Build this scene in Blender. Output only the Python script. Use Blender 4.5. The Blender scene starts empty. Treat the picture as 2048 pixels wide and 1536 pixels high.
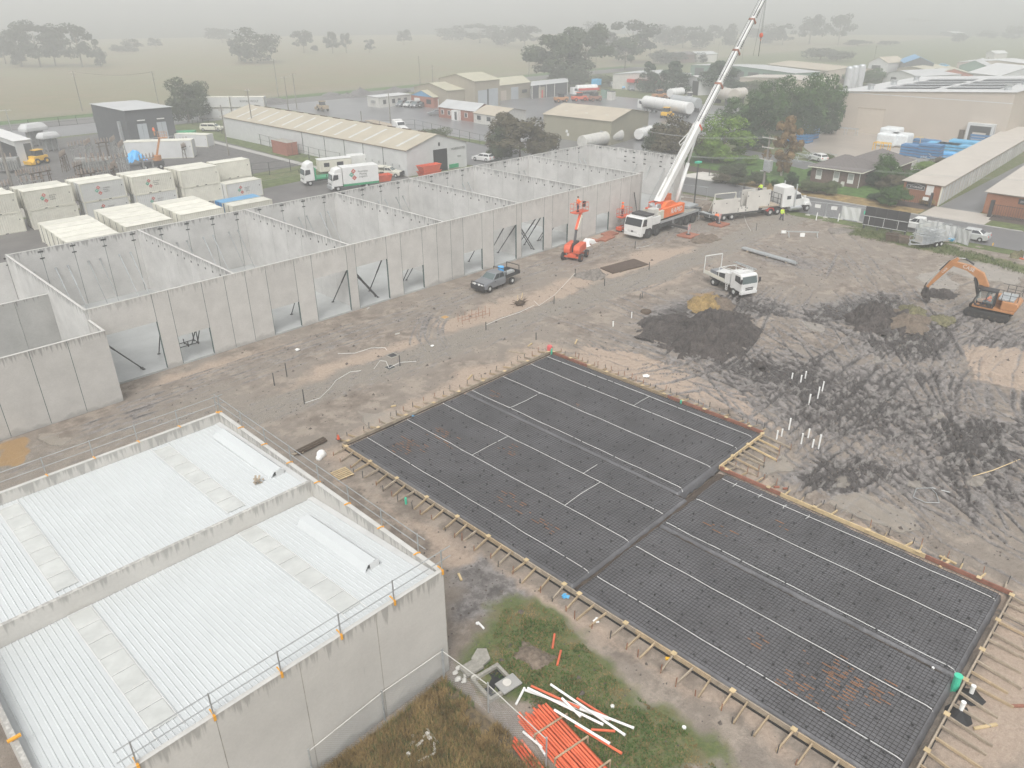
import bpy, math, random
import numpy as np
from mathutils import Vector, Matrix
random.seed(7); np.random.seed(7)
S = bpy.context.scene
C = S.collection
R = math.radians
PI = math.pi

# ---------------------------------------------------------------- camera
HC = 27.0
FPX = 1496.77
pitch, roll, yaw = R(26.7587), R(-.27192), R(44.5197)
_f = Vector((math.cos(yaw)*math.cos(pitch), math.sin(yaw)*math.cos(pitch), -math.sin(pitch)))
_r = Vector((math.sin(yaw), -math.cos(yaw), 0))
_u = _r.cross(_f)
_r2 = _r*math.cos(roll) + _u*math.sin(roll)
_u2 = -_r*math.sin(roll) + _u*math.cos(roll)
cam = bpy.data.cameras.new('camera')
cam.sensor_width = 36
cam.lens = FPX/2048*36
cam.clip_start = .5
cam.clip_end = 9000
camo = bpy.data.objects.new('camera', cam)
C.objects.link(camo)
camo.matrix_world = Matrix(((_r2.x, _u2.x, -_f.x, 0), (_r2.y, _u2.y, -_f.y, 0), (_r2.z, _u2.z, -_f.z, HC), (0, 0, 0, 1)))
S.camera = camo

# ---------------------------------------------------------------- sky, sun, exposure
SUN_DIR = Vector((-.55, -.42, .95)).normalized()
SUN_EL, SUN_AZ = math.asin(SUN_DIR.z), math.atan2(SUN_DIR.x, SUN_DIR.y)
w = bpy.data.worlds.new('World')
S.world = w
w.use_nodes = True
nt = w.node_tree
nt.nodes.clear()
out = nt.nodes.new('ShaderNodeOutputWorld')
bg = nt.nodes.new('ShaderNodeBackground')
sky = nt.nodes.new('ShaderNodeTexSky')
sky.sky_type = 'NISHITA'
sky.sun_disc = False
sky.sun_elevation = SUN_EL
sky.sun_rotation = SUN_AZ
sky.dust_density = 6
sky.air_density = 1.5
sky.ozone_density = 1
hs = nt.nodes.new('ShaderNodeHueSaturation')
hs.inputs['Saturation'].default_value = .06
nt.links.new(sky.outputs[0], hs.inputs['Color'])
nt.links.new(hs.outputs[0], bg.inputs[0])
bg.inputs[1].default_value = .15
nt.links.new(bg.outputs[0], out.inputs[0])
sun = bpy.data.lights.new('sun', 'SUN')
sun.energy = .9
sun.angle = R(25)
sun.color = (1, .97, .92)
suno = bpy.data.objects.new('sun', sun)
C.objects.link(suno)
suno.rotation_euler = SUN_DIR.to_track_quat('Z', 'Y').to_euler()
S.view_settings.view_transform = 'Standard'
S.view_settings.look = 'None'
S.view_settings.gamma = 1
S.view_settings.exposure = .38
S.cycles.volume_bounces = 1

# ---------------------------------------------------------------- photo pixel -> world
_M = np.array([[_r2.x, _r2.y, _r2.z], [-_u2.x, -_u2.y, -_u2.z], [_f.x, _f.y, _f.z]])
def ray(x, y):
    return _M.T @ np.array([(x-1024)/FPX, (y-768)/FPX, 1.])
def G(x, y, z=0.):
    d = ray(x, y)
    t = (z-HC)/d[2]
    return Vector((t*d[0], t*d[1], z))
def onY(px, py, Y):
    d = ray(px, py); t = Y/d[1]
    return Vector((t*d[0], Y, HC+t*d[2]))
def HB(b, t):
    p = G(*b); d = ray(*t)
    k = (p.x*d[0]+p.y*d[1])/(d[0]**2+d[1]**2)
    return HC+k*d[2]

# ---------------------------------------------------------------- materials
MT = {}
def mat(n, col, rough=.75, metal=0., var=.12, sc=1.2, bump=0., bs=12., drip=None, rib=None, spec=.5, fine=0., emit=None, obj=False):
    m = bpy.data.materials.new(n); m.use_nodes = True
    t = m.node_tree; N = t.nodes; L = t.links
    b = N['Principled BSDF']
    b.inputs['Roughness'].default_value = rough
    b.inputs['Metallic'].default_value = metal
    b.inputs['Specular IOR Level'].default_value = spec
    if obj:
        g = N.new('ShaderNodeTexCoord'); pos = g.outputs['Object']
    else:
        g = N.new('ShaderNodeNewGeometry'); pos = g.outputs['Position']
    n1 = N.new('ShaderNodeTexNoise'); n1.inputs['Scale'].default_value = sc
    n1.inputs['Detail'].default_value = 5; n1.inputs['Roughness'].default_value = .62
    L.new(pos, n1.inputs['Vector'])
    mr = N.new('ShaderNodeMapRange')
    mr.inputs[1].default_value = .3; mr.inputs[2].default_value = .7
    mr.inputs[3].default_value = 1-var; mr.inputs[4].default_value = 1+var
    L.new(n1.outputs[0], mr.inputs[0])
    fac = mr.outputs[0]
    def mul(a, bb):
        q = N.new('ShaderNodeMath'); q.operation = 'MULTIPLY'
        L.new(a, q.inputs[0])
        if hasattr(bb, 'default_value'): L.new(bb, q.inputs[1])
        else: q.inputs[1].default_value = bb
        return q.outputs[0]
    if fine:
        n3 = N.new('ShaderNodeTexNoise'); n3.inputs['Scale'].default_value = 9
        n3.inputs['Detail'].default_value = 3
        L.new(pos, n3.inputs['Vector'])
        r3 = N.new('ShaderNodeMapRange'); r3.inputs[1].default_value = .3; r3.inputs[2].default_value = .7
        r3.inputs[3].default_value = 1-fine; r3.inputs[4].default_value = 1+fine
        L.new(n3.outputs[0], r3.inputs[0]); fac = mul(fac, r3.outputs[0])
    if drip:
        # rain-washed dirt hanging from a top edge: stretched noise, fading about a metre below it
        zt, amt = drip
        sx = N.new('ShaderNodeSeparateXYZ'); L.new(pos, sx.inputs[0])
        mp = N.new('ShaderNodeMapping'); mp.inputs['Scale'].default_value = (5.5, 5.5, .35)
        L.new(pos, mp.inputs[0])
        n2 = N.new('ShaderNodeTexNoise'); n2.inputs['Scale'].default_value = 1; n2.inputs['Detail'].default_value = 3
        L.new(mp.outputs[0], n2.inputs['Vector'])
        zr = N.new('ShaderNodeMapRange'); zr.inputs[1].default_value = zt-1.1; zr.inputs[2].default_value = zt
        zr.inputs[3].default_value = -.22; zr.inputs[4].default_value = .17
        L.new(sx.outputs[2], zr.inputs[0])
        ad = N.new('ShaderNodeMath'); ad.operation = 'ADD'; L.new(n2.outputs[0], ad.inputs[0]); L.new(zr.outputs[0], ad.inputs[1])
        dr = N.new('ShaderNodeMapRange'); dr.inputs[1].default_value = .54; dr.inputs[2].default_value = .66
        dr.inputs[3].default_value = 1; dr.inputs[4].default_value = 1-amt
        L.new(ad.outputs[0], dr.inputs[0]); fac = mul(fac, dr.outputs[0])
    if drip and n != 'conc_in':   # dirt splashed up from the ground
        zb = N.new('ShaderNodeMapRange'); zb.inputs[1].default_value = 0; zb.inputs[2].default_value = .9; zb.inputs[3].default_value = .2; zb.inputs[4].default_value = -.25
        L.new(sx.outputs[2], zb.inputs[0])
        a2 = N.new('ShaderNodeMath'); a2.operation = 'ADD'; L.new(n1.outputs[0], a2.inputs[0]); L.new(zb.outputs[0], a2.inputs[1])
        s2 = N.new('ShaderNodeMapRange'); s2.inputs[1].default_value = .5; s2.inputs[2].default_value = .66; s2.inputs[3].default_value = 1; s2.inputs[4].default_value = .72
        L.new(a2.outputs[0], s2.inputs[0]); fac = mul(fac, s2.outputs[0])
    if rib:
        ax, per, dep = rib
        sp = N.new('ShaderNodeSeparateXYZ'); L.new(pos, sp.inputs[0])
        q = mul(sp.outputs[ax], 2*PI/per)
        sn = N.new('ShaderNodeMath'); sn.operation = 'SINE'; L.new(q, sn.inputs[0])
        rr = N.new('ShaderNodeMapRange'); rr.inputs[1].default_value = -1; rr.inputs[2].default_value = 1
        rr.inputs[3].default_value = 0; rr.inputs[4].default_value = 1
        L.new(sn.outputs[0], rr.inputs[0])
        bp = N.new('ShaderNodeBump'); bp.inputs['Distance'].default_value = dep; bp.inputs['Strength'].default_value = 1
        L.new(rr.outputs[0], bp.inputs['Height']); L.new(bp.outputs[0], b.inputs['Normal'])
    if n.startswith(('conc', 'timber', 'cream', 'cont_', 'brick', 'mat_', 'pipe_o')):   # pieces differ a little in tone
        oi = N.new('ShaderNodeObjectInfo'); r4 = N.new('ShaderNodeMapRange'); k_ = .055 if n.startswith('conc') else .12
        r4.inputs[3].default_value = 1-k_; r4.inputs[4].default_value = 1+k_
        L.new(oi.outputs['Random'], r4.inputs[0]); fac = mul(fac, r4.outputs[0])
    mx = N.new('ShaderNodeVectorMath'); mx.operation = 'SCALE'
    mx.inputs[0].default_value = col[:3]
    L.new(fac, mx.inputs['Scale'])
    L.new(mx.outputs[0], b.inputs['Base Color'])
    if bump:
        nb = N.new('ShaderNodeTexNoise'); nb.inputs['Scale'].default_value = bs; nb.inputs['Detail'].default_value = 4
        L.new(pos, nb.inputs['Vector'])
        bp = N.new('ShaderNodeBump'); bp.inputs['Distance'].default_value = bump
        L.new(nb.outputs[0], bp.inputs['Height']); L.new(bp.outputs[0], b.inputs['Normal'])
    if emit:
        b.inputs['Emission Color'].default_value = (*emit[:3], 1); b.inputs['Emission Strength'].default_value = emit[3]
    MT[n] = m
    return m
mat('conc', (.49, .475, .45), .85, var=.09, sc=.7, fine=.04, drip=(6.68, .22), bump=.004)
mat('conc_in', (.49, .482, .465), .85, var=.13, sc=.5, fine=.05, drip=(6.5, .42), bump=.004)
mat('conc_low', (.48, .465, .44), .85, var=.09, sc=.7, fine=.04, drip=(5.85, .38), bump=.004)
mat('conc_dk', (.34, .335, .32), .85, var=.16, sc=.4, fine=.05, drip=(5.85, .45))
mat('conc_floor', (.34, .35, .345), .32, var=.16, sc=.25, fine=.04)
mat('conc_pale', (.52, .5, .46), .8, var=.1, sc=.6)
mat('conc_old', (.30, .285, .25), .9, var=.2, sc=2, fine=.12)
mat('edge', (.50, .49, .465), .8, var=.1)
mat('joint', (.07, .105, .1), .9)
mat('dark', (.035, .035, .037), .6)
mat('black', (.018, .018, .019), .5)
mat('chair_grey', (.05, .05, .052), .6)
mat('rubber', (.03, .029, .028), .85, var=.2, sc=6)
mat('steel', (.36, .37, .37), .45, .4, var=.1)
mat('steel_dk', (.06, .062, .062), .55, .2)
mat('galv', (.50, .52, .53), .45, .55, var=.15, sc=5)
mat('white', (.66, .66, .645), .4, var=.07, fine=.04)
mat('white_dirty', (.52, .51, .475), .5, var=.13, sc=1.5)
mat('cream', (.58, .565, .48), .5, var=.08, sc=.8, fine=.04)
mat('cream_b', (.63, .615, .54), .5, var=.12, sc=.8, fine=.05)
mat('offwhite', (.53, .535, .53), .5, var=.06, sc=.8)
mat('cont_side', (.60, .585, .51), .55, var=.08, sc=.8, rib=(0, .28, .03))
mat('cont_grey', (.52, .525, .51), .55, var=.06, sc=.8, rib=(0, .28, .02))
mat('rust', (.25, .11, .06), .8, var=.3, sc=3)
mat('orange', (.72, .17, .045), .4, var=.08)
mat('orange_red', (.62, .11, .05), .42, var=.1, sc=2)
mat('case_orange', (.44, .205, .085), .42, var=.1, sc=2)
mat('pipe_orange', (.70, .15, .07), .35, var=.14, sc=1.5)
mat('pipe_o2', (.55, .10, .045), .4, var=.2, sc=1.5)
mat('red', (.5, .05, .04), .4)
mat('yellow', (.72, .42, .03), .45)
mat('hivis', (.62, .85, .05), .6)
mat('hivis_o', (.95, .17, .03), .6)
mat('navy', (.03, .04, .07), .8)
mat('skin', (.55, .33, .24), .6)
mat('hair', (.05, .035, .025), .8)
mat('glass', (.09, .12, .12), .08, var=.05, spec=.8)
mat('glass_dk', (.03, .035, .04), .1, spec=.7)
mat('lamp', (.8, .8, .78), .2)
mat('green', (.03, .28, .13), .5)
mat('green_lt', (.06, .52, .33), .5)
mat('blue', (.045, .17, .36), .55, var=.12)
mat('blue_lt', (.10, .38, .62), .6, var=.15)
mat('blue_roof', (.11, .30, .50), .5, var=.1)
mat('grey_car', (.20, .21, .225), .3, .2)
mat('silver', (.55, .56, .55), .3, .3)
mat('timber', (.37, .285, .185), .8, var=.22, sc=3)
mat('timber_w', (.33, .275, .21), .85, var=.25, sc=3)
mat('timber_red', (.27, .12, .08), .8, var=.25, sc=3)
mat('timber_new', (.52, .40, .23), .8, var=.15, sc=3)
mat('timber_dk', (.09, .065, .045), .9, var=.3, sc=4)
mat('mat_timber', (.30, .12, .075), .85, var=.2, sc=3)
mat('bark', (.17, .14, .11), .9, var=.25, sc=4)
mat('bark_pale', (.42, .38, .33), .9, var=.2, sc=4)
mat('pole', (.20, .185, .165), .85, var=.15, sc=2)
mat('brick', (.30, .115, .075), .85, var=.18, sc=3, fine=.15)
mat('brick_dk', (.14, .095, .08), .85, var=.18, sc=3, fine=.15)
mat('rust_wall', (.27, .115, .06), .8, var=.18, sc=.5, rib=(1, .25, .02))
mat('tile', (.135, .12, .115), .75, var=.15, sc=3)
mat('roof_tan', (.42, .37, .29), .6, var=.09, sc=.3)
mat('roof_tan2', (.40, .36, .28), .6, var=.09, sc=.3)
mat('roof_beige', (.47, .43, .38), .6, var=.07, sc=.3)
mat('roof_grey', (.45, .46, .46), .55, var=.1, sc=.3)
mat('roof_olive', (.42, .40, .30), .6, var=.09, sc=.3)
mat('wall_tan', (.45, .395, .335), .7, var=.035, sc=.3)
mat('wall_olive', (.27, .255, .19), .7, var=.06, sc=.4, rib=(0, .4, .02))
mat('wall_khaki', (.30, .27, .21), .7, var=.06, sc=.4)
mat('wall_charcoal', (.075, .08, .085), .7, var=.1, sc=.6)
mat('door_grey', (.36, .39, .41), .55, var=.05)
mat('strip', (.50, .51, .49), .5)
mat('solar', (.10, .115, .14), .2)
mat('tarp_blue', (.10, .42, .80), .5, var=.12, sc=1.5, bump=.08, bs=1.5)
mat('tarp_white', (.8, .8, .78), .6, var=.08, sc=2)
mat('wrap', (.66, .69, .70), .35, var=.12, sc=2)
mat('cloth', (.60, .61, .60), .7, var=.08, sc=1.2)
mat('membrane', (.115, .114, .12), .5, var=.22, sc=.35, fine=.12, bump=.02, bs=5)
mat('rebar', (.03, .025, .022), .8, var=.5, sc=.25)
mat('rust_bar', (.33, .15, .06), .85, var=.3, sc=2)
mat('screed', (.62, .62, .60), .5)
mat('pvc', (.8, .8, .78), .4)
mat('asphalt', (.135, .133, .135), .38, var=.2, sc=.12, fine=.1)
mat('asphalt_wet', (.155, .155, .16), .28, var=.22, sc=.1, fine=.12)
mat('asphalt_dk', (.12, .112, .108), .5, var=.25, sc=.2, fine=.1)
mat('apron', (.33, .29, .25), .3, var=.18, sc=.12, fine=.05)
mat('drive', (.42, .385, .34), .6, var=.12, sc=.2, fine=.05)
mat('kerb', (.36, .35, .33), .8)
mat('mulch', (.075, .055, .045), .9, var=.3, sc=2, fine=.3)
mat('clay', (.42, .25, .10), .9, var=.2, sc=1.5, fine=.15)
mat('gravel_dk', (.11, .105, .10), .9, var=.25, sc=1, fine=.2)
mat('substation', (.30, .30, .29), .6, .3, var=.25, sc=2)
mat('ceramic', (.28, .22, .18), .5, var=.3, sc=2)
def foliage(n, c, v=.45, s=.9):
    m = mat(n, c, .75, var=v, sc=s, fine=.25, spec=.2)
    return m
foliage('leaf_gum', (.062, .078, .042)); foliage('leaf_gum_red', (.088, .078, .046))
foliage('leaf_dark', (.026, .052, .022)); foliage('leaf_mid', (.042, .092, .019))
foliage('leaf_bright', (.12, .20, .03)); foliage('leaf_brown', (.19, .13, .065))
foliage('leaf_far', (.060, .068, .050)); foliage('leaf_shrub', (.085, .105, .045))
foliage('leaf_lawn', (.07, .13, .03)); foliage('leaf_straw', (.24, .17, .075)); foliage('leaf_weed', (.10, .125, .045))

# ---------------------------------------------------------------- mesh builder
class B:
    def __init__(s): s.v = []; s.f = []
    def add(s, vs, fs):
        n = len(s.v); s.v += [tuple(v) for v in vs]; s.f += [tuple(i+n for i in f) for f in fs]; return s
    def box(s, x0, x1, y0, y1, z0, z1):
        return s.add([(x0, y0, z0), (x1, y0, z0), (x1, y1, z0), (x0, y1, z0), (x0, y0, z1), (x1, y0, z1), (x1, y1, z1), (x0, y1, z1)],
                     [(0, 3, 2, 1), (4, 5, 6, 7), (0, 1, 5, 4), (1, 2, 6, 5), (2, 3, 7, 6), (3, 0, 4, 7)])
    def hexa(s, vs): return s.add(vs, [(0, 3, 2, 1), (4, 5, 6, 7), (0, 1, 5, 4), (1, 2, 6, 5), (2, 3, 7, 6), (3, 0, 4, 7)])
    def frus(s, a, b, z0, z1):   # a,b = (x0,x1,y0,y1)
        return s.hexa([(a[0], a[2], z0), (a[1], a[2], z0), (a[1], a[3], z0), (a[0], a[3], z0), (b[0], b[2], z1), (b[1], b[2], z1), (b[1], b[3], z1), (b[0], b[3], z1)])
    def beam(s, p, q, w=.1, h=None):
        p, q = Vector(p), Vector(q); h = h or w; d = (q-p).normalized()
        u = Vector((0, 0, 1)) if abs(d.z) < .95 else Vector((1, 0, 0))
        a = d.cross(u).normalized()*(w/2); b = a.cross(d).normalized()*(h/2)
        vs = [p-a-b, p+a-b, p+a+b, p-a+b, q-a-b, q+a-b, q+a+b, q-a+b]
        return s.add(vs, [(0, 1, 2, 3), (7, 6, 5, 4), (0, 4, 5, 1), (1, 5, 6, 2), (2, 6, 7, 3), (3, 7, 4, 0)])
    def tube(s, p, q, r=.05, n=6, r2=None, cap=True):
        p, q = Vector(p), Vector(q); d = (q-p).normalized(); r2 = r if r2 is None else r2
        u = Vector((0, 0, 1)) if abs(d.z) < .9 else Vector((1, 0, 0))
        a = d.cross(u).normalized(); b = d.cross(a)
        vs = [p+(a*math.cos(2*PI*i/n)+b*math.sin(2*PI*i/n))*r for i in range(n)]+[q+(a*math.cos(2*PI*i/n)+b*math.sin(2*PI*i/n))*r2 for i in range(n)]
        fs = [(i, (i+1) % n, n+(i+1) % n, n+i) for i in range(n)]
        if cap: fs += [tuple(range(n-1, -1, -1)), tuple(range(n, 2*n))]
        return s.add(vs, fs)
    def path(s, pts, r=.03, n=5):
        for a, b in zip(pts, pts[1:]): s.tube(a, b, r, n)
        return s
    def prism(s, prof, y0, y1, ax='y'):   # prof = (x,z) polygon run along y (or (y,z) along x)
        n = len(prof)
        if ax == 'y': vs = [(x, y0, z) for x, z in prof]+[(x, y1, z) for x, z in prof]
        elif ax == 'x': vs = [(y0, x, z) for x, z in prof]+[(y1, x, z) for x, z in prof]
        else: vs = [(x, z, y0) for x, z in prof]+[(x, z, y1) for x, z in prof]
        return s.add(vs, [tuple(range(n)), tuple(range(2*n-1, n-1, -1))]+[(i, n+i, n+(i+1) % n, (i+1) % n) for i in range(n)])
    def quad(s, *p): return s.add(p, [tuple(range(len(p)))])
    def cyl(s, x, y, z, r, h, n=12, r2=None): return s.tube((x, y, z), (x, y, z+h), r, n, r2)
    def ball(s, c, r, k=(1, 1, 1), n=8, m=6):
        vs = [(c[0], c[1], c[2]+r*k[2])]
        for j in range(1, m):
            t = PI*j/m
            for i in range(n):
                a = 2*PI*i/n; vs.append((c[0]+r*k[0]*math.sin(t)*math.cos(a), c[1]+r*k[1]*math.sin(t)*math.sin(a), c[2]+r*k[2]*math.cos(t)))
        vs.append((c[0], c[1], c[2]-r*k[2])); fs = [(0, 1+i, 1+(i+1) % n) for i in range(n)]
        for j in range(m-2):
            o = 1+j*n
            fs += [(o+i, o+n+i, o+n+(i+1) % n, o+(i+1) % n) for i in range(n)]
        o = 1+(m-2)*n
        fs += [(len(vs)-1, o+(i+1) % n, o+i) for i in range(n)]
        return s.add(vs, fs)
    def ob(s, name, m, parent=None, smooth=False, bevel=0, label=None, **tg):
        me = bpy.data.meshes.new(name); me.from_pydata(s.v, [], s.f); me.update()
        o = bpy.data.objects.new(name, me); C.objects.link(o)
        me.materials.append(MT[m] if isinstance(m, str) else m)
        if smooth: me.shade_smooth()
        if parent is not None: o.parent = parent
        if bevel:
            q = o.modifiers.new('bevel', 'BEVEL'); q.width = bevel; q.segments = 2; q.limit_method = 'ANGLE'
        if label: o['label'] = label
        for k, v in tg.items(): o[k] = v
        return o
def tag(o, label, cat, group=None):
    o['label'] = label; o['category'] = cat
    if group: o['group'] = group
    return o
def thing(name, label, cat, loc=(0, 0, 0), rz=0, group=None):
    o = bpy.data.objects.new(name, None); C.objects.link(o)
    o.empty_display_size = .5
    o.location = loc; o.rotation_euler = (0, 0, rz)
    return tag(o, label, cat, group)
def dup(root, loc, rz=0, label=None, group=None, sc=None):
    r = root.copy(); C.objects.link(r); r.location = loc; r.rotation_euler = (0, 0, rz)
    if sc: r.scale = (sc, sc, sc) if not isinstance(sc, tuple) else sc
    if label: r['label'] = label
    if group: r['group'] = group
    for ch in list(root.children):
        c = ch.copy(); C.objects.link(c); c.parent = r
        for g in ch.children:
            d = g.copy(); C.objects.link(d); d.parent = c
    return r
def struct(b, name, m):
    return b.ob(name, m, None, kind='structure')
_fc = {}
def text(s, size, m, parent, loc, rot, name='lettering', ext=.006, shear=0, sx=1):
    cu = bpy.data.curves.new('txt', 'FONT'); cu.body = s; cu.size = size; cu.extrude = ext; cu.align_x = 'CENTER'; cu.align_y = 'CENTER'; cu.shear = shear
    cu.resolution_u = 2
    t = bpy.data.objects.new('txt', cu); C.objects.link(t)
    dg = bpy.context.evaluated_depsgraph_get()
    me = bpy.data.meshes.new_from_object(t.evaluated_get(dg))
    bpy.data.objects.remove(t)
    o = bpy.data.objects.new(name, me); C.objects.link(o); me.materials.clear(); me.materials.append(MT[m])
    o.parent = parent; o.location = loc; o.rotation_euler = rot; o.scale = (sx, 1, 1)
    return o
def sheet(name, m, pts, z=.004, h=0):
    b = B(); P = [p if len(p) == 3 else (p[0], p[1], z) for p in pts]
    b.quad(*P)
    return struct(b, name, m)
def PX(pts, z=.004): return [tuple(G(x, y, 0))[:2]+(z,) for x, y in pts]
# ---------------------------------------------------------------- ground
def _h(ix, iy, s):
    n = (ix*374761393+iy*668265263+s*1442695041) & 0xffffffff
    n = ((n ^ (n >> 13))*1274126177) & 0xffffffff
    return ((n ^ (n >> 16)) & 0xffff)/65535.
def vn(x, y, s=0):
    ix = np.floor(x).astype(np.int64); iy = np.floor(y).astype(np.int64); fx = x-ix; fy = y-iy
    fx = fx*fx*(3-2*fx); fy = fy*fy*(3-2*fy)
    return (_h(ix, iy, s)*(1-fx)+_h(ix+1, iy, s)*fx)*(1-fy)+(_h(ix, iy+1, s)*(1-fx)+_h(ix+1, iy+1, s)*fx)*fy
def fbm(x, y, s=0, o=4):
    a = 0; w_ = .5
    for i in range(o): a = a+w_*vn(x, y, s+i*17); x = x*2.03; y = y*2.03; w_ *= .5
    return a/(1-.5**o)
def sdist(X, Y, poly):   # signed distance, positive inside
    d = np.full(X.shape, 1e9); ins = np.zeros(X.shape, bool)
    n = len(poly)
    for i in range(n):
        x0, y0 = poly[i]; x1, y1 = poly[(i+1) % n]; dx, dy = x1-x0, y1-y0
        t = np.clip(((X-x0)*dx+(Y-y0)*dy)/(dx*dx+dy*dy+1e-9), 0, 1)
        d = np.minimum(d, np.hypot(X-x0-t*dx, Y-y0-t*dy))
        c = (y0 > Y) != (y1 > Y)
        ins ^= c & (X < (x1-x0)*(Y-y0)/(y1-y0+1e-12)+x0)
    return np.where(ins, d, -d)
def axis(segs):
    a = []
    for x0, x1, st in segs: a += list(np.arange(x0, x1, st))
    return np.array(a+[segs[-1][1]])
def geo(x0, x1, st, k):
    a = [x0]
    while a[-1] < x1: a.append(a[-1]+st); st *= k
    return a
xs = np.array(sorted([-v for v in geo(1.5, 1500, 2, 1.35)])+list(axis([(0, 48, .17), (48, 112, .21), (112, 122, 1.)]))+geo(124, 4500, 3, 1.25))
ys = np.array(sorted([-v for v in geo(1.5, 600, 2, 1.4)])+list(axis([(0, 42, .17), (42, 62, .22), (62, 100, 2.)]))+geo(103, 4500, 3, 1.25))
X, Y = np.meshgrid(xs, ys, indexing='ij')
W2 = lambda pts: [tuple(G(x, y))[:2] for x, y in pts]
wx = X+(fbm(X*.35, Y*.35, 3)-.5)*2.6+(fbm(X*1.6, Y*1.6, 4)-.5)*.8
wy = Y+(fbm(X*.35, Y*.35, 5)-.5)*2.6+(fbm(X*1.6, Y*1.6, 6)-.5)*.8
def mask(px, soft=.6, warp=True, world=False):
    P = px if world else W2(px)
    d = sdist(wx if warp else X, wy if warp else Y, P)
    return np.clip(d/soft*.5+.5, 0, 1)
A = {k: np.zeros(X.shape) for k in ('dark', 'sand', 'gravel', 'grass', 'wet', 'ochre', 'straw', 'field')}
def put(k, m, v=1): A[k] = np.maximum(A[k], m*v)
site = [(-20, -30), (106.3, -30), (106.3, 62), (104, 82), (-20, 84)]
insite = np.clip(sdist(X, Y, site)+.5, 0, 1)
A['field'] = np.clip((Y-243)/6, 0, 1)
A['grass'] = np.clip(1-insite, 0, 1)*(1-A['field'])
# dark churned mud
put('dark', mask([(1150, 600), (1280, 575), (1400, 590), (1560, 640), (1760, 600), (1900, 560), (2010, 640), (2200, 660), (2250, 1180), (2048, 1130), (1850, 1040), (1700, 960), (1540, 860), (1400, 800), (1300, 745), (1220, 690)], 3.5), .40)
put('dark', mask([(1250, 640), (1340, 600), (1450, 620), (1560, 690), (1690, 700), (1640, 780), (1500, 770), (1330, 700)], 2.), .95)
put('dark', mask([(1620, 600), (1780, 590), (1930, 640), (1900, 740), (1700, 700), (1580, 660)], 2.), .8)
put('dark', mask([(1560, 760), (1660, 750), (1660, 810), (1570, 800)], .8), .95)
put('dark', mask([(1580, 905), (1700, 870), (1760, 950), (1690, 985), (1580, 960)], 1.), .8)
put('dark', mask([(1850, 860), (2150, 760), (2200, 960), (1900, 960)], 2.), .85)
put('dark', mask([(1350, 570), (1560, 590), (1600, 640), (1380, 640)], 1.5), .6)
put('dark', mask([(1500, 480), (1830, 520), (1760, 560), (1520, 540)], 2.5), .28)
put('dark', mask([(885, 1150), (960, 1130), (1060, 1200), (1010, 1230), (905, 1290)], 1.), .75)
put('dark', mask([(1240, 1310), (1300, 1330), (1560, 1470), (1620, 1530), (1560, 1536), (1400, 1430)], .5), .5)
put('dark', mask([(150, 835), (300, 800), (330, 840), (180, 880)], .8), .5)
# sand / pale dirt
put('sand', mask([(560, 790), (650, 735), (830, 675), (890, 668), (880, 700), (760, 745), (600, 815)], 1.4), 1)
put('sand', mask([(860, 640), (1000, 600), (1170, 545), (1270, 500), (1400, 490), (1500, 470), (1560, 470), (1320, 580), (1050, 640), (900, 690)], 1.6), .8)
put('sand', mask([(250, 780), (430, 720), (700, 650), (1050, 545), (1090, 540), (1040, 565), (700, 690), (440, 760)], .9), .7)
put('sand', mask([(640, 905), (740, 830), (1080, 680), (1150, 700), (1110, 715), (690, 920), (660, 960), (880, 1080), (760, 1030)], .9), .75)
put('sand', mask([(700, 960), (900, 1075), (1110, 1190), (1300, 1310), (1700, 1560), (1560, 1536), (1250, 1310), (1000, 1200), (880, 1130)], .8), .75)
put('sand', mask([(1120, 720), (1180, 680), (1330, 720), (1500, 800), (1580, 880), (1520, 850), (1300, 775)], 1.2), .9)
put('sand', mask([(1470, 930), (1640, 1010), (1850, 1090), (2048, 1180), (2048, 1230), (1800, 1110), (1500, 980)], 1.), .8)
put('sand', mask([(1925, 700), (2060, 695), (2100, 790), (1935, 752)], .4), 1)
put('sand', mask([(1540, 700), (1590, 745), (1660, 780), (1600, 770)], .7), .5)
put('sand', mask([(1980, 1180), (2100, 1180), (2100, 1560), (1850, 1560)], .8), .75)
put('sand', mask([(1130, 450), (1240, 440), (1260, 480), (1130, 520)], 1.), .6)
for q in ([(560, 780), (700, 735), (700, 760), (580, 805)], [(870, 640), (960, 610), (960, 640), (890, 665)]): put('sand', mask(q, .8), .9)
# gravel haul roads
r1 = [(19, 45.8), (30, 45.9), (44, 45.4), (60, 43.6), (76, 43.0), (92, 43.6), (104, 43.8), (106.5, 38), (106.5, 49), (98, 48.4), (85, 47.4), (76, 47.0), (60, 47.4), (45, 48.4), (30, 49.0), (21, 49.6), (17, 53), (15, 50)]
r2 = [(17, 52), (30, 53.6), (44, 53.6), (60, 53.0), (76, 52.6), (92, 50.2), (99, 48), (100, 52), (92, 56.5), (76, 56.8), (60, 57.2), (44, 57.3), (28, 57.6), (17, 57)]
r3 = [(36.5, 48), (40.5, 47.5), (45, 54), (41, 54.5)]
r0 = [(-6, 41.5), (14, 41), (20, 43.5), (24, 49), (24, 57), (14, 55.5), (-6, 56.5)]
put('gravel', mask(r1, .9, True, True), 1)
for q in (r2, r3): put('gravel', mask(q, 1.2, True, True), .42); put('dark', mask(q, 1.5, True, True), .2)
put('gravel', mask(r0, 2, True, True), .5)
put('gravel', mask([(88, 24), (104, 22), (104, 42), (88, 44)], 4, True, True), .25)
for k in ('sand', 'dark'): A[k] = A[k]*(1-.85*mask(r1, 1., True, True))*(1-.8*mask(r2, 1., True, True))
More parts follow.
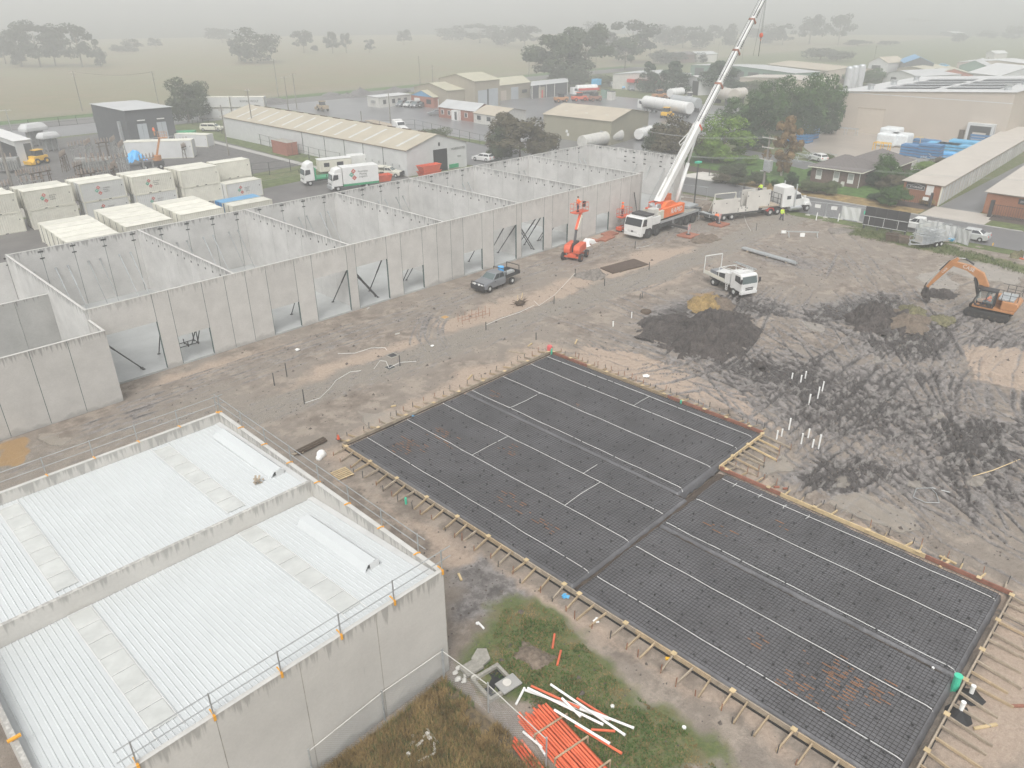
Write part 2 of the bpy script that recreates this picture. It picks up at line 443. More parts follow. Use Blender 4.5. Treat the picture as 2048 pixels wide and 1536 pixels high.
# grass, straw, clay, puddles
put('grass', mask([(930, 1330), (985, 1270), (1000, 1215), (1075, 1200), (1130, 1235), (1250, 1370), (1370, 1450), (1470, 1560), (1200, 1560), (1090, 1430), (1000, 1360)], .9), .95)
put('straw', mask([(560, 1580), (760, 1460), (888, 1350), (960, 1420), (1160, 1580)], .4, False), 1)
put('grass', mask([(1680, 455), (1740, 458), (1860, 480), (2060, 535), (2060, 550), (1900, 512), (1780, 485), (1700, 470)], .7), .9)
put('straw', mask([(1300, 385), (1420, 385), (1420, 430), (1310, 430)], 1.2), .35)
put('ochre', mask([(-20, 885), (45, 878), (60, 905), (30, 930), (-20, 935)], .35), 1)
put('ochre', mask([(1380, 585), (1430, 585), (1440, 612), (1375, 612)], .6), .6)
put('ochre', mask([(1920, 528), (1960, 528), (1990, 545), (1900, 548)], .8), .4)
put('ochre', mask([(1960, 690), (2060, 660), (2060, 700)], .8), .3)
pud = [[(70, 868), (120, 862), (152, 880), (110, 898), (80, 890)], [(715, 825), (790, 815), (800, 850), (720, 856)], [(1690, 985), (1720, 990), (1830, 1035), (1842, 1062), (1780, 1060), (1680, 1010)],
       [(1480, 930), (1570, 900), (1580, 935), (1520, 960)], [(1880, 520), (1960, 522), (2048, 545), (2048, 572), (1960, 560), (1890, 538)], [(1840, 545), (1900, 535), (1930, 575), (1880, 605), (1840, 580)],
       [(1850, 820), (1880, 826), (1876, 842), (1852, 838)], [(1745, 713), (1768, 715), (1766, 733), (1748, 733)], [(1800, 955), (1850, 965), (1860, 985), (1800, 975)], [(1290, 728), (1320, 730), (1315, 740), (1295, 738)],
       [(1930, 960), (2000, 965), (1990, 985), (1940, 980)], [(1600, 640), (1650, 655), (1640, 672), (1600, 660)], [(880, 625), (905, 628), (895, 645), (876, 640)], [(975, 600), (1010, 600), (1000, 612)],
       [(755, 690), (775, 680), (768, 700)], [(1660, 950), (1700, 960), (1690, 975), (1660, 968)]]
PUD = np.zeros(X.shape)
for q in pud:
    c = np.mean(np.array(W2(q)), 0); PUD = np.maximum(PUD, mask(q, .35))
A['wet'] = np.maximum(PUD, .25*A['dark'])
Z = (fbm(X*.5, Y*.5, 11)-.5)*.10+(fbm(X*2.2, Y*2.2, 12)-.5)*.05
Z += A['dark']*((fbm(X*.35, Y*.35, 13)-.45)*.3+(fbm(X*3, Y*3, 14, 3)-.5)*.07)
# tyre and track marks: pairs of grooves pressed along a path
TR = np.zeros(X.shape); RI = np.zeros(X.shape)
def rut(pts, w=.28, gap=1.7, depth=.09, dark=.5, world=False, seed=0):
    P = pts if world else W2(pts)
    P = np.array(P); T = []
    for i in range(len(P)-1):
        for t in np.linspace(0, 1, 9)[:-1]:
            p0, p1, p2, p3 = P[max(i-1, 0)], P[i], P[i+1], P[min(i+2, len(P)-1)]
            T.append(.5*((2*p1)+(-p0+p2)*t+(2*p0-5*p1+4*p2-p3)*t*t+(-p0+3*p1-3*p2+p3)*t**3))
    T.append(P[-1]); T = np.array(T)
    lo = T.min(0)-2; hi = T.max(0)+2
    i0, i1 = np.searchsorted(xs, (lo[0], hi[0])); j0, j1 = np.searchsorted(ys, (lo[1], hi[1]))
    if i1-i0 < 2 or j1-j0 < 2: return
    x = X[i0:i1, j0:j1]; y = Y[i0:i1, j0:j1]
    bd = np.full(x.shape, 1e9); sg = np.zeros(x.shape)
    for a, b in zip(T, T[1:]):
        d = b-a; L = np.hypot(*d)+1e-9
        t = np.clip(((x-a[0])*d[0]+(y-a[1])*d[1])/L**2, 0, 1)
        ex = x-a[0]-t*d[0]; ey = y-a[1]-t*d[1]; q = np.hypot(ex, ey); s_ = (d[0]*ey-d[1]*ex)/L
        m = q < bd; bd = np.where(m, q, bd); sg = np.where(m, s_, sg)
    o = (fbm(x*.5, y*.5, 40+seed, 2)-.5)*.3
    e = np.abs(np.abs(sg+o)-gap/2) if gap else np.abs(sg+o)
    e = np.where(bd < 1.6, e, 9)
    br = np.clip(fbm(x*.18, y*.18, 60+seed, 3)*3.4-1., 0, 1)*np.clip(.6+1.2*vn(x*2.2, y*2.2, seed), 0, 1)
    g = np.clip(1-e/w, 0, 1)*br; rg = np.clip(1-np.abs(e-w*1.25)/(w*.6), 0, 1)*br
    TR[i0:i1, j0:j1] = np.maximum(TR[i0:i1, j0:j1], g*dark)
    RI[i0:i1, j0:j1] = np.maximum(RI[i0:i1, j0:j1], rg*dark)
    Z[i0:i1, j0:j1] += -depth*g+depth*.55*rg
rn = random.Random(3)
fam = [([(1450, 640), (1620, 720), (1800, 800), (2060, 930)], 13), ([(1180, 600), (1420, 690), (1650, 760), (1900, 1000)], 8), ([(2040, 560), (1850, 640), (1700, 760), (1560, 880)], 9),
       ([(2060, 740), (1880, 700), (1700, 620), (1560, 600)], 10), ([(1700, 560), (1800, 700), (1900, 860), (2060, 1010)], 10), ([(1600, 480), (1750, 560), (1900, 600), (2060, 650)], 6),
       ([(1140, 700), (1300, 740), (1480, 800), (1700, 930), (1900, 1080)], 9), ([(1480, 720), (1560, 820), (1750, 960), (2060, 1130)], 9), ([(1560, 560), (1500, 640), (1420, 700), (1250, 720)], 6),
       ([(2060, 860), (1900, 850), (1760, 900), (1600, 980)], 8), ([(2060, 620), (1960, 680), (1900, 800), (1960, 1000)], 6)]
k = 0
for base, n in fam:
    for _ in range(int(n*2.1)):
        k += 1
        o = (rn.gauss(0, 75), rn.gauss(0, 38))
        pts = [(x+o[0]+rn.gauss(0, 9), y+o[1]+rn.gauss(0, 6)) for x, y in base]
        a, b = sorted(rn.sample(range(len(pts)+1), 2))
        if b-a < 2: a, b = 0, len(pts)
        rut(pts[a:b], rn.uniform(.12, .26), rn.choice((0, 0, 1.8, 2.3)), rn.uniform(.08, .2), rn.uniform(.6, 1), seed=k)
for i in range(16):
    y0 = rn.uniform(44.6, 47.8)
    rut([(18, y0+2.4), (40, y0+rn.uniform(-.3, .3)), (70, y0-.9+rn.uniform(-.4, .4)), (105, y0-1+rn.uniform(-1, 1))], .13, 1.7, .022, .8, True, 100+i)
    y0 = rn.uniform(53.6, 57)
    rut([(16, y0+.3), (40, y0+rn.uniform(-.3, .3)), (70, y0+rn.uniform(-.4, .4)), (98, y0-4+rn.uniform(-1, 1))], .14, 1.7, .03, .95, True, 130+i)
for i in range(7):
    rut([(20, 42+i*.5), (15, 48+i), (4, 51+i*.6), (-8, 52+i)], .15, 1.6, .03, .8, True, 160+i)
    o = i*.35
    rut([(36.8+o, 47), (38.5+o, 50), (42+o, 53), (47+o, 55)], .16, 1.6, .05, .9, True, 180+i)
for i in range(9):
    rut([(1330+i*60, 470+i*6), (1420+i*50, 500+i*5), (1600+i*30, 520+i*14), (1800, 560+i*16)], .18, 1.7, .04, .5, seed=200+i)
for i in range(8):   # raked windrows
    rut([(1560+i*14, 560-i*2), (1520+i*15, 585), (1490+i*17, 612)], .25, 0, .06, .7, seed=230+i)
for i in range(6): rut([(2060, 640+i*12), (1960+i*5, 665+i*9), (1900, 700+i*20)], .2, 2., .05, .6, seed=250+i)
Z *= insite
keep = np.ones(X.shape)
for q in ([(15.2, 60.1), (101.5, 60.1), (101.5, 81.6), (-5, 81.6), (-5, 57), (15.2, 57)], [(.3, 19.2), (15.7, 19.2), (15.7, 39.5), (.3, 39.5)], [(23, 2.3), (38.7, 2.3), (38.7, 19.2), (44.8, 19.2), (44.8, 39.2), (23, 39.2)]):
    keep *= np.clip(-sdist(X, Y, q)/.6, 0, 1)
Z = Z*keep-.012*(1-keep)
for q in ([(23.3, 2.6), (38.4, 2.6), (38.4, 19.2), (44.45, 19.2), (44.45, 38.9), (23.3, 38.9)],): Z = np.where(sdist(X, Y, q) > 0, -.42, Z)
Z = np.where(PUD > .4, np.minimum(Z, -.02)*.3-.02, Z)
Z = np.minimum(Z, .26)
A['dark'] *= 1-mask([(1925, 700), (2060, 695), (2100, 790), (1935, 752)], .5); pat = fbm(X*.16+.1*Y, Y*.12, 71, 3); A['dark'] = np.clip(A['dark']*(.22+.85*np.clip((pat-.42)*3.2, 0, 1))+TR*(A['dark']*.55+.50)-.25*RI, 0, 1)
A['sand'] = np.clip(A['sand']-.6*TR+.12*RI, 0, 1)
def zat(x, y):
    i = min(max(np.searchsorted(xs, x), 1), len(xs)-1); j = min(max(np.searchsorted(ys, y), 1), len(ys)-1)
    return float(max(Z[i, j], Z[i-1, j], Z[i, j-1], Z[i-1, j-1]))
nx, ny = X.shape
me = bpy.data.meshes.new('ground')
co = np.stack([X, Y, Z], -1).reshape(-1, 3).astype(np.float32)
ii, jj = np.meshgrid(np.arange(nx-1), np.arange(ny-1), indexing='ij')
a = (ii*ny+jj).ravel()
quads = np.stack([a, a+ny, a+ny+1, a+1], -1).astype(np.int32)
me.vertices.add(len(co)); me.vertices.foreach_set('co', co.ravel())
me.loops.add(quads.size); me.loops.foreach_set('vertex_index', quads.ravel())
me.polygons.add(len(quads)); me.polygons.foreach_set('loop_start', np.arange(0, quads.size, 4, dtype=np.int32))
me.update(calc_edges=True); me.shade_smooth()
for k, v in A.items():
    at = me.attributes.new(k, 'FLOAT', 'POINT'); at.data.foreach_set('value', v.astype(np.float32).ravel())
gm = bpy.data.materials.new('ground'); gm.use_nodes = True
t = gm.node_tree; N = t.nodes; L = t.links; bs = N['Principled BSDF']
geo_ = N.new('ShaderNodeNewGeometry')
def nz(sc, det=5, ro=.6, map_=None):
    n = N.new('ShaderNodeTexNoise'); n.inputs['Scale'].default_value = sc; n.inputs['Detail'].default_value = det; n.inputs['Roughness'].default_value = ro
    if map_:
        mp = N.new('ShaderNodeMapping'); mp.inputs['Scale'].default_value = map_; L.new(geo_.outputs['Position'], mp.inputs[0]); L.new(mp.outputs[0], n.inputs['Vector'])
    else: L.new(geo_.outputs['Position'], n.inputs['Vector'])
    return n.outputs[0]
def mth(op, a, b=None, c=None):
    q = N.new('ShaderNodeMath'); q.operation = op
    for i, v in enumerate((a, b, c)):
        if v is None: continue
        if isinstance(v, (int, float)): q.inputs[i].default_value = v
        else: L.new(v, q.inputs[i])
    return q.outputs[0]
def attr(k):
    q = N.new('ShaderNodeAttribute'); q.attribute_name = k; return q.outputs['Fac']
def mixc(f, a, b):
    q = N.new('ShaderNodeMix'); q.data_type = 'RGBA'; q.clamp_factor = True
    L.new(f, q.inputs[0])
    for i, v in ((6, a), (7, b)):
        if isinstance(v, tuple): q.inputs[i].default_value = (*v, 1)
        else: L.new(v, q.inputs[i])
    return q.outputs[2]
def rng(v, a, b, c=0, d=1):
    q = N.new('ShaderNodeMapRange'); q.inputs[1].default_value = a; q.inputs[2].default_value = b; q.inputs[3].default_value = c; q.inputs[4].default_value = d
    L.new(v, q.inputs[0]); return q.outputs[0]
nL, nM, nS, nF = nz(.12), nz(.9), nz(4.5), nz(22, 3)
def edge(k, amp=.7, w=.18):
    a_ = mth('ADD', attr(k), mth('MULTIPLY', mth('SUBTRACT', mth('ADD', mth('MULTIPLY', nM, .55), mth('MULTIPLY', nS, .45)), .5), amp))
    return rng(a_, .5-w, .5+w)
base = mixc(rng(nM, .38, .62), (0.160, 0.130, 0.105), (0.270, 0.225, 0.184))
base = mixc(rng(nL, .4, .6), base, (0.235, 0.202, 0.170))
base = mixc(rng(nz(.45, 6, .7), .52, .6), base, (0.30, 0.252, 0.207))
grav = mixc(rng(nF, .35, .65), (0.165, 0.145, 0.122), (0.30, 0.268, 0.228))
col = mixc(edge('sand'), base, mixc(rng(nS, .3, .7), (0.315, 0.243, 0.188), (0.41, 0.325, 0.258)))
col = mixc(edge('gravel', .5, .25), col, grav)
strk = nz(1, 5, .65, (.5, 1.6, 1))
dk = mixc(rng(nS, .35, .65), (0.040, 0.034, 0.032), (0.085, 0.076, 0.071))
dk = mixc(rng(strk, .54, .6), dk, (0.192, 0.179, 0.166))
md = mixc(rng(nz(1.6, 6, .75), .42, .58), (0.13, 0.117, 0.110), (0.255, 0.235, 0.222))
dmid = rng(mth('ADD', attr('dark'), mth('MULTIPLY', mth('SUBTRACT', nM, .5), .4)), .12, .34)
col = mixc(dmid, col, md)
col = mixc(edge('dark', .75, .1), col, dk)
col = mixc(edge('ochre'), col, (.30, .19, .085))
gr = mixc(rng(nS, .35, .65), (.07, .10, .028), (.12, .14, .045))
gr = mixc(rng(nM, .48, .62, 0, .6), gr, (.17, .135, .075))
col = mixc(edge('grass', .8), col, gr)
col = mixc(edge('straw', .6), col, mixc(rng(nS, .4, .6), (.085, .065, .04), (.17, .125, .065)))
fl = mixc(rng(nL, .4, .6), (.17, .155, .075), (.21, .165, .09))
fl = mixc(rng(nz(.02), .45, .6), fl, (.18, .175, .085))
fl = mixc(rng(nS, .4, .6, 0, .3), fl, (.16, .15, .09))
col = mixc(attr('field'), col, fl)
wet = rng(mth('ADD', attr('wet'), mth('MULTIPLY', mth('SUBTRACT', nM, .5), .25)), .55, .75)
col = mixc(mth('MULTIPLY', wet, .6), col, (.27, .24, .2))
fine = rng(nF, .3, .7, .86, 1.14)
vm = N.new('ShaderNodeVectorMath'); vm.operation = 'SCALE'; L.new(col, vm.inputs[0]); L.new(fine, vm.inputs['Scale'])
L.new(vm.outputs[0], bs.inputs['Base Color'])
damp = rng(mth('ADD', mth('MULTIPLY', attr('dark'), .55), mth('MULTIPLY', nM, .6)), .3, .75, .75, .27)
rg_ = N.new('ShaderNodeMix'); L.new(wet, rg_.inputs[0]); L.new(damp, rg_.inputs[2]); rg_.inputs[3].default_value = .08
L.new(rg_.outputs[0], bs.inputs['Roughness'])
bp = N.new('ShaderNodeBump'); bp.inputs['Distance'].default_value = .09
L.new(mth('MULTIPLY', mth('ADD', mth('MULTIPLY', nS, .8), mth('MULTIPLY', nF, .35)), mth('SUBTRACT', 1, wet)), bp.inputs['Height'])
L.new(bp.outputs[0], bs.inputs['Normal'])
me.materials.append(gm)
go = bpy.data.objects.new('ground', me); C.objects.link(go); go['kind'] = 'structure'
MT['ground'] = gm

rs = np.random.RandomState(11); b = B(); cnt = 0
while cnt < 9000:
    i = rs.randint(0, nx-1); x = xs[i]+rs.uniform(0, .2); y = rs.uniform(3, 60)
    if not 16 < x < 105: continue
    j = min(np.searchsorted(ys, y), ny-1); w_ = A['dark'][i, j]*.8+.10
    if keep[i, j] < .9 or rs.rand() > w_: continue
    s = rs.uniform(.03, .09)*(1+1.2*(rs.rand() > .93)); z = Z[i, j]; q = rs.uniform(.6, 1.3, 5); a_ = rs.uniform(0, 6.28)
    P = [(x+s*q[k_]*math.cos(a_+k_*1.57), y+s*q[k_]*math.sin(a_+k_*1.57), z-.02) for k_ in range(4)]+[(x+s*.2, y, z+s*.8*q[4])]
    b.add(P, [(0, 1, 4), (1, 2, 4), (2, 3, 4), (3, 0, 4)]); cnt += 1
mat('clod', (.105, .088, .076), .85, var=.5, sc=.8)
b.ob('ground_clods', 'clod', None, kind='stuff')

# ---------------------------------------------------------------- roads, yards, verges (sheets a few mm to cm above the ground)
sheet('grass_verge', 'leaf_weed', [(104.6, -60), (107.2, -60), (107.2, 60), (104.6, 60)], .02)
sheet('road', 'asphalt', [(106.9, -80), (117.0, -80), (117.0, 224), (106.9, 224)], .05)
sheet('road', 'asphalt', [(100.5, 84), (106.9, 84), (106.9, 224), (97.9, 224), (99, 104)], .026)
b = B(); b.box(117, 117.25, -80, 14, -.1, .14).box(117, 117.25, 20, 64, -.1, .14).box(117, 117.25, 70, 120, -.1, .14)
struct(b, 'kerb', 'kerb')
sheet('grass_verge', 'leaf_straw', [(117.25, 33.5), (122.5, 33.5), (122.5, 64), (117.25, 64)], .035)
sheet('grass_verge', 'leaf_weed', [(117.25, -20), (121, -20), (121, 24.5), (117.25, 24.5)], .035)
sheet('driveway', 'drive', [(117.25, 24.8), (124.3, 24.8), (124.3, 33.2), (117.25, 33.2)], .045)
sheet('driveway', 'asphalt', [(124.3, 27.2), (175, 27.2), (200, 32.8), (124.3, 32.7)], .04)
sheet('driveway', 'conc_pale', [(117.25, 64.5), (123.5, 66), (123.5, 72.5), (117.25, 74)], .045)
sheet('lawn', 'leaf_lawn', [(122.5, 38.8), (152, 38.8), (147, 64), (122.5, 64)], .038)
sheet('lawn', 'leaf_lawn', [(125, 64), (142, 60), (144, 84), (128, 86)], .037)
sheet('driveway', 'asphalt', [(138, 60), (145, 60), (150, 78), (146, 80)], .05)
sheet('garden_bed', 'mulch', [(121, 33.3), (124.7, 33.3), (124.7, 39.5), (121, 39.5)], .05)
sheet('garden_bed', 'mulch', [(121, 3), (125.1, 3), (125.1, 25.5), (121, 25.2)], .05)
sheet('garden_bed', 'mulch', [(122.5, 72), (128, 68), (140, 84), (138, 100), (121, 100)], .03)
sheet('concrete_apron', 'apron', [(146, 60), (152, 43), (190, 41), (190, 80), (172, 79)], .05)
sheet('depot_yard', 'asphalt_wet', [(120, 90), (165, 86), (215, 110), (215, 200), (150, 226), (121, 226)], .035)
sheet('road', 'asphalt_dk', [(-60, 224.5), (330, 224.5), (330, 238), (-60, 238)], .045)
sheet('road_shoulder', 'asphalt_wet', [(-60, 205), (121, 205), (121, 224.5), (-60, 224.5)], .03)
sheet('grass_verge', 'leaf_lawn', [(-60, 238), (330, 238), (330, 246), (-60, 246)], .05)
sheet('grass_verge', 'leaf_weed', [(117.25, 90), (121, 90), (121, 226), (117.25, 226)], .034)
sheet('container_yard', 'asphalt_dk', [(-30, 82), (98, 82), (84, 108), (78, 124), (-30, 126)], .024)
sheet('substation_yard', 'gravel_dk', [(30, 128), (80, 132), (82, 205), (30, 200)], .028)
sheet('substation_yard', 'conc_old', [(-30, 126), (62, 126), (52, 160), (-30, 160)], .024)
sheet('grass_verge', 'leaf_weed', [(78, 124), (84, 124), (84, 200), (81, 200)], .033)
sheet('footpath', 'kerb', [(76.5, 124), (78, 124), (79.5, 200), (78, 200)], .036)
sheet('grass_verge', 'leaf_weed', [(60, 118), (78, 120), (77, 124), (58, 124)], .031)
# ---------------------------------------------------------------- precast building under construction
YF, YB, T = 60.2, 81.4, .18
pb = thing('concrete_building', 'long roofless grey precast concrete building with open doorways under construction', 'building', (0, 0, 0))
b = B(); b.box(15.45, 101.2, YF+.02, YB-.2, -.05, .15); b.ob('floor_slab', 'conc_floor', pb)
b = B(); b.box(-5, 15.2, 57.3, YB-.2, -.05, .14); b.ob('floor_slab', 'conc_floor', pb)
def panelY(x0, x1, y, zt, m, z0=0.0, nm='wall_panel', t=T):
    b = B(); b.box(x0+.022, x1-.022, y, y+t, z0, zt-.03)
    o = b.ob(nm, m, pb)
    B().box(x0+.004, x1-.004, y-.006, y+t+.006, zt-.03, zt).ob('top_edge', 'edge', o)
    return o
FT = 6.66
fj = [15.4, 20.17, 21.5, 24.3, 26.3, 28.2, 30.15, 32.98, 34.78, 38.6, 39.6, 43.35, 45.15, 47.95, 49.94, 51.9, 53.7, 56.55, 58.35, 62.1, 62.95, 66.9, 68.4, 71.4, 74.2, 77.1, 79.8, 82.1, 84.3, 86.6]
doors = {(15.4, 20.17): 4.3, (21.5, 24.3): 2.55, (30.15, 32.98): 2.55, (34.78, 38.6): 4.3, (39.6, 43.35): 4.35, (45.15, 47.95): 2.65, (53.7, 56.55): 2.58, (58.35, 62.1): 4.25, (62.95, 66.9): 4.3, (68.4, 71.4): 2.62, (77.1, 79.8): 2.65}
b = B()
for x0, x1 in zip(fj, fj[1:]):
    panelY(x0, x1, YF, FT, 'conc', doors.get((x0, x1), 0))
    b.box(x1-.024, x1+.024, YF+.004, YF+T-.004, .1, FT-.06)
b.ob('joint_seal', 'joint', pb)
b = B(); b.box(15.4, 86.6, YF+.03, YF+.14, -.3, .02); b.box(-5, 15.4, 57.13, 57.24, -.3, .02); b.ob('footing', 'conc_old', pb)
x = 15.3; bj = []
while x < 101.4: bj.append(x); x += 2.87
bj.append(101.4)
b = B()
for x0, x1 in zip(bj, bj[1:]):
    panelY(x0, x1, YB-.18, 6.5, 'conc_in')
    b.box(x1-.024, x1+.024, YB-.176, YB-.004, .1, 6.44)
b.ob('joint_seal', 'joint', pb)
for x0, x1 in ((-5, 7.7), (7.7, 10.3), (10.3, 12.75), (12.75, 15.4)): panelY(x0, x1, 57.1, 5.85, 'conc_low')
B().box(7.676, 7.724, 57.11, 57.27, .1, 5.8).box(10.276, 10.324, 57.11, 57.27, .1, 5.8).box(12.726, 12.774, 57.11, 57.27, .1, 5.8).ob('joint_seal', 'joint', pb)
panelY(-5, 15.2, YB-.18, 5.82, 'conc_in')
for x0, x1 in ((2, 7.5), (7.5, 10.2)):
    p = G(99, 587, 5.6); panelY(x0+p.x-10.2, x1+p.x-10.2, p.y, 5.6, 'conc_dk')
def wallX(x, y0, y1, zt, m='conc_in', n=7, z0=0., nm='party_wall'):
    for i in range(n):
        a, c = y0+(y1-y0)*i/n, y0+(y1-y0)*(i+1)/n
        b = B(); b.box(x-T/2, x+T/2, a+.012, c-.012, z0, zt-.03); o = b.ob(nm, m, pb)
        B().box(x-T/2-.006, x+T/2+.006, a+.004, c-.004, zt-.03, zt).ob('top_edge', 'edge', o)
for i, x in enumerate((15.32, 27.38, 39.3, 51.28, 63.0, 74.95, 86.62)):
    wallX(x, YF+T+.01, YB-.19, 6.58)
    b = B()
    for k in range(1, 7):
        y = YF+T+(YB-.19-YF-T)*k/7; b.box(x-.084, x+.084, y-.014, y+.014, .1, 6.5)
    b.ob('joint_seal', 'joint', pb)
wallX(15.3, 57.3, YF-.02, 5.85, 'conc_low', 1)
wallX(101.4, 78.6, YB, 6.5, 'conc_in', 1, nm='end_wall'); wallX(101.4, 75.6, 78.6, 6.5, 'conc_in', 1, nm='end_wall')
for y0, y1, zb in ((72.0, 75.6, 5.0), (66.0, 70.2, 5.0)):
    wallX(101.4, y0, y1, 6.6, 'conc_in', 1, z0=zb+.02, nm='end_wall'); wallX(101.4, y0, y1, zb, 'conc_in', 1, nm='end_wall')
wallX(101.4, 70.2, 72.0, 6.6, 'conc_in', 1, nm='end_wall'); wallX(101.4, 63.9, 66.0, 6.6, 'conc_in', 1, nm='end_wall')
panelY(96.2, 98.5, 61.0, 6.5, 'conc', nm='end_panel')
panelY(86.75, 88.1, YF+.8, 6.6, 'conc', nm='end_panel')
# cast-in bracket plates near the tops
PL = []
for x in bj[:-1]: PL += [(x, YB-.19, 6.2, .5, .02, .16), (x, YB-.19, 5.56, .42, .02, .12)]
for y in (79, 76, 73.8, 72.1, 70, 67, 65): PL += [(101.3, y, zz, .02, .44, .17) for zz in ((6.2,) if y >= 76 else (6.2, 5.4, 4.7))]
for x in (27.38, 39.3, 51.28, 63.0, 74.95, 86.62): PL += [(x-T/2-.01, 79-k*1.45, 5.84, .02, .18, .18) for k in range(12)]
um = B().box(-.5, .5, -.5, .5, -.5, .5).ob('bracket_plate', 'steel_dk', pb); rest = B()
for i, (x, y, z, a_, b_, c_) in enumerate(PL):
    if i < 99:
        o = um if i == 0 else um.copy()
        if i: C.objects.link(o)
        o.location = (x, y, z); o.scale = (a_, b_, c_)
    else: rest.box(x-a_/2, x+a_/2, y-b_/2, y+b_/2, z-c_/2, z+c_/2)
rest.ob('bracket_plate', 'steel_dk', pb, kind='stuff')
# braces holding the walls up
bayn = ['first', 'second', 'third', 'fourth', 'fifth', 'sixth', 'seventh']
bays = [(15.3, 27.38), (27.38, 39.3), (39.3, 51.28), (51.28, 63), (63, 74.95), (74.95, 86.6), (86.6, 101.4)]
def brace(p, q, lab, grp, m='steel', r=.04):
    v = Vector(q)-Vector(p)
    o = thing('wall_brace', lab, 'brace', p, 0, grp)
    B().tube((0, 0, 0), v, r, 6).ob('tube', m, o)
    B().tube(v*.03, v*.42, r*1.45, 6).ob('sleeve', m, o)
    B().box(v.x-.12, v.x+.12, v.y-.1, v.y+.1, v.z-.03, v.z+.03).ob('base_plate', m, o)
    B().box(-.1, .1, -.02, .06, -.1, .1).ob('top_plate', m, o)
for i, (a, c) in enumerate(bays):
    g = 'braces leaning on the back wall of the %s bay from the left' % bayn[i]
    n = 4 if i < 6 else 4
    for k in range(n):
        x = a+(c-a)*(k+.42)/n
        for s in (-.55, .55):
            brace((x+s, YB-.24, 4.35), (x+s, YB-3.1, .17), 'thin grey steel brace leaning on the back wall, %s bay, %s pair from the left' % (bayn[i], bayn[k]), g, 'galv' if (k+i) % 2 else 'steel')
for i, xx in enumerate((20.6, 24.0, 24.1, 29.7, 33.6, 38.8, 42.9, 48.3, 47.4, 46.2, 57.2, 55.6, 54.3, 62.5, 66.7, 65.8, 71.0, 70.1, 69.2, 79.6, 60.4)):
    brace((xx, YF+T+.05, 4.4), (xx+(-.25 if i % 2 else .2), YF+3.3, .17), 'dark steel brace behind the front wall, seen through its doorways', 'dark braces behind the front wall', 'steel_dk', .05)
for i, (x, s) in enumerate(((15.42, 1), (39.4, 1), (63.1, 1))):
    for k, y in enumerate((61.2, 61.6)):
        brace((x+.1, y, 4.2), (x+3.2, y+.1, .17), 'dark steel brace leaning sideways on a party wall just inside the front, %s' % ('first bay', 'third bay', 'fifth bay')[i], 'sideways dark braces in the %s' % ('first bay', 'third bay', 'fifth bay')[i], 'steel_dk', .055)
brace((85.2, YF-.03, 4.2), (84.0, 58.2, .1), 'dark steel brace outside the front wall behind the orange scissor lift', None, 'steel_dk', .05)
for k in range(3): brace((101.2, 66.2+k*2.6, 4.4), (97.9, 66.3+k*2.6, .17), 'grey steel brace on the inside of the far end wall beside the crane boom', 'braces on the far end wall', 'steel', .04)
for k in range(2): brace((97.0+k, 61.2, 4.9), (97.0+k*1.1, 64.4, .17), 'grey steel brace behind the single concrete panel near the crane', 'braces behind the single panel', 'steel', .04)
# steel rack seen in the second doorway
t = thing('steel_rack', 'dark steel stillage frame standing on the slab in the second doorway', 'rack', (23.3, 63.6, .15))
b = B()
for x in (-.9, 0, .9):
    for y in (-.45, .45): b.beam((x, y, 0), (x, y, 1.2 if x else .5), .07)
    b.beam((x, -.45, .15), (x, .45, .15), .06)
for y in (-.45, .45): b.beam((-.9, y, .15), (.9, y, .15), .06)
b.ob('frame', 'steel_dk', t)

# ---------------------------------------------------------------- finished units with white roofs
rb = thing('concrete_building', 'finished grey concrete building with two white ribbed roofs behind parapets', 'building', (0, 0, 0))
XL, XR, Y0, Y1, Y2, ZT = .35, 15.5, 19.35, 29.3, 39.35, 5.8
b = B(); nj = [XL, 2.2, 5.4, 8.6, 12.0, 15.5]
jb = B()
for x0, x1 in zip(nj, nj[1:]):
    B().box(x0+.018, x1-.018, Y0, Y0+.18, 0, ZT-.002).ob('wall_panel', 'conc_w', rb) if 'conc_w' in MT else B().box(x0+.01, x1-.01, Y0, Y0+.18, 0, ZT-.002).ob('wall_panel', mat('conc_w', (.475, .46, .43), .85, var=.08, sc=.5, fine=.03, drip=(5.8, .3), bump=.004), rb)
    jb.box(x1-.02, x1+.02, Y0+.004, Y0+.176, 0, ZT-.05)
jb.ob('joint_seal', 'conc_old', rb)
B().box(XL, XR, Y1, Y1+.18, 0, ZT-.1).ob('middle_wall', 'conc_w', rb)
B().box(XL, XR-.18, Y2-.18, Y2, 0, ZT-.002).ob('wall_panel', 'conc_w', rb)
B().box(XR-.18, XR, Y0+.19, Y1-.01, 0, ZT-.003).ob('wall_panel', 'conc_w', rb)
B().box(XR-.18, XR, Y1+.19, Y2, 0, ZT-.003).ob('wall_panel', 'conc_w', rb)
B().box(XL, XL+.16, Y0+.19, Y1-.01, 0, ZT-.06).ob('wall_panel', 'conc_w', rb)
b = B()
b.box(XL, XR, Y0-.004, Y0+.185, ZT, ZT+.02).box(XR-.2, XR+.01, Y0+.2, Y2+.01, ZT, ZT+.03).box(XL, XR-.2, Y2-.19, Y2+.01, ZT, ZT+.03)
b.ob('parapet_capping', 'edge', rb)
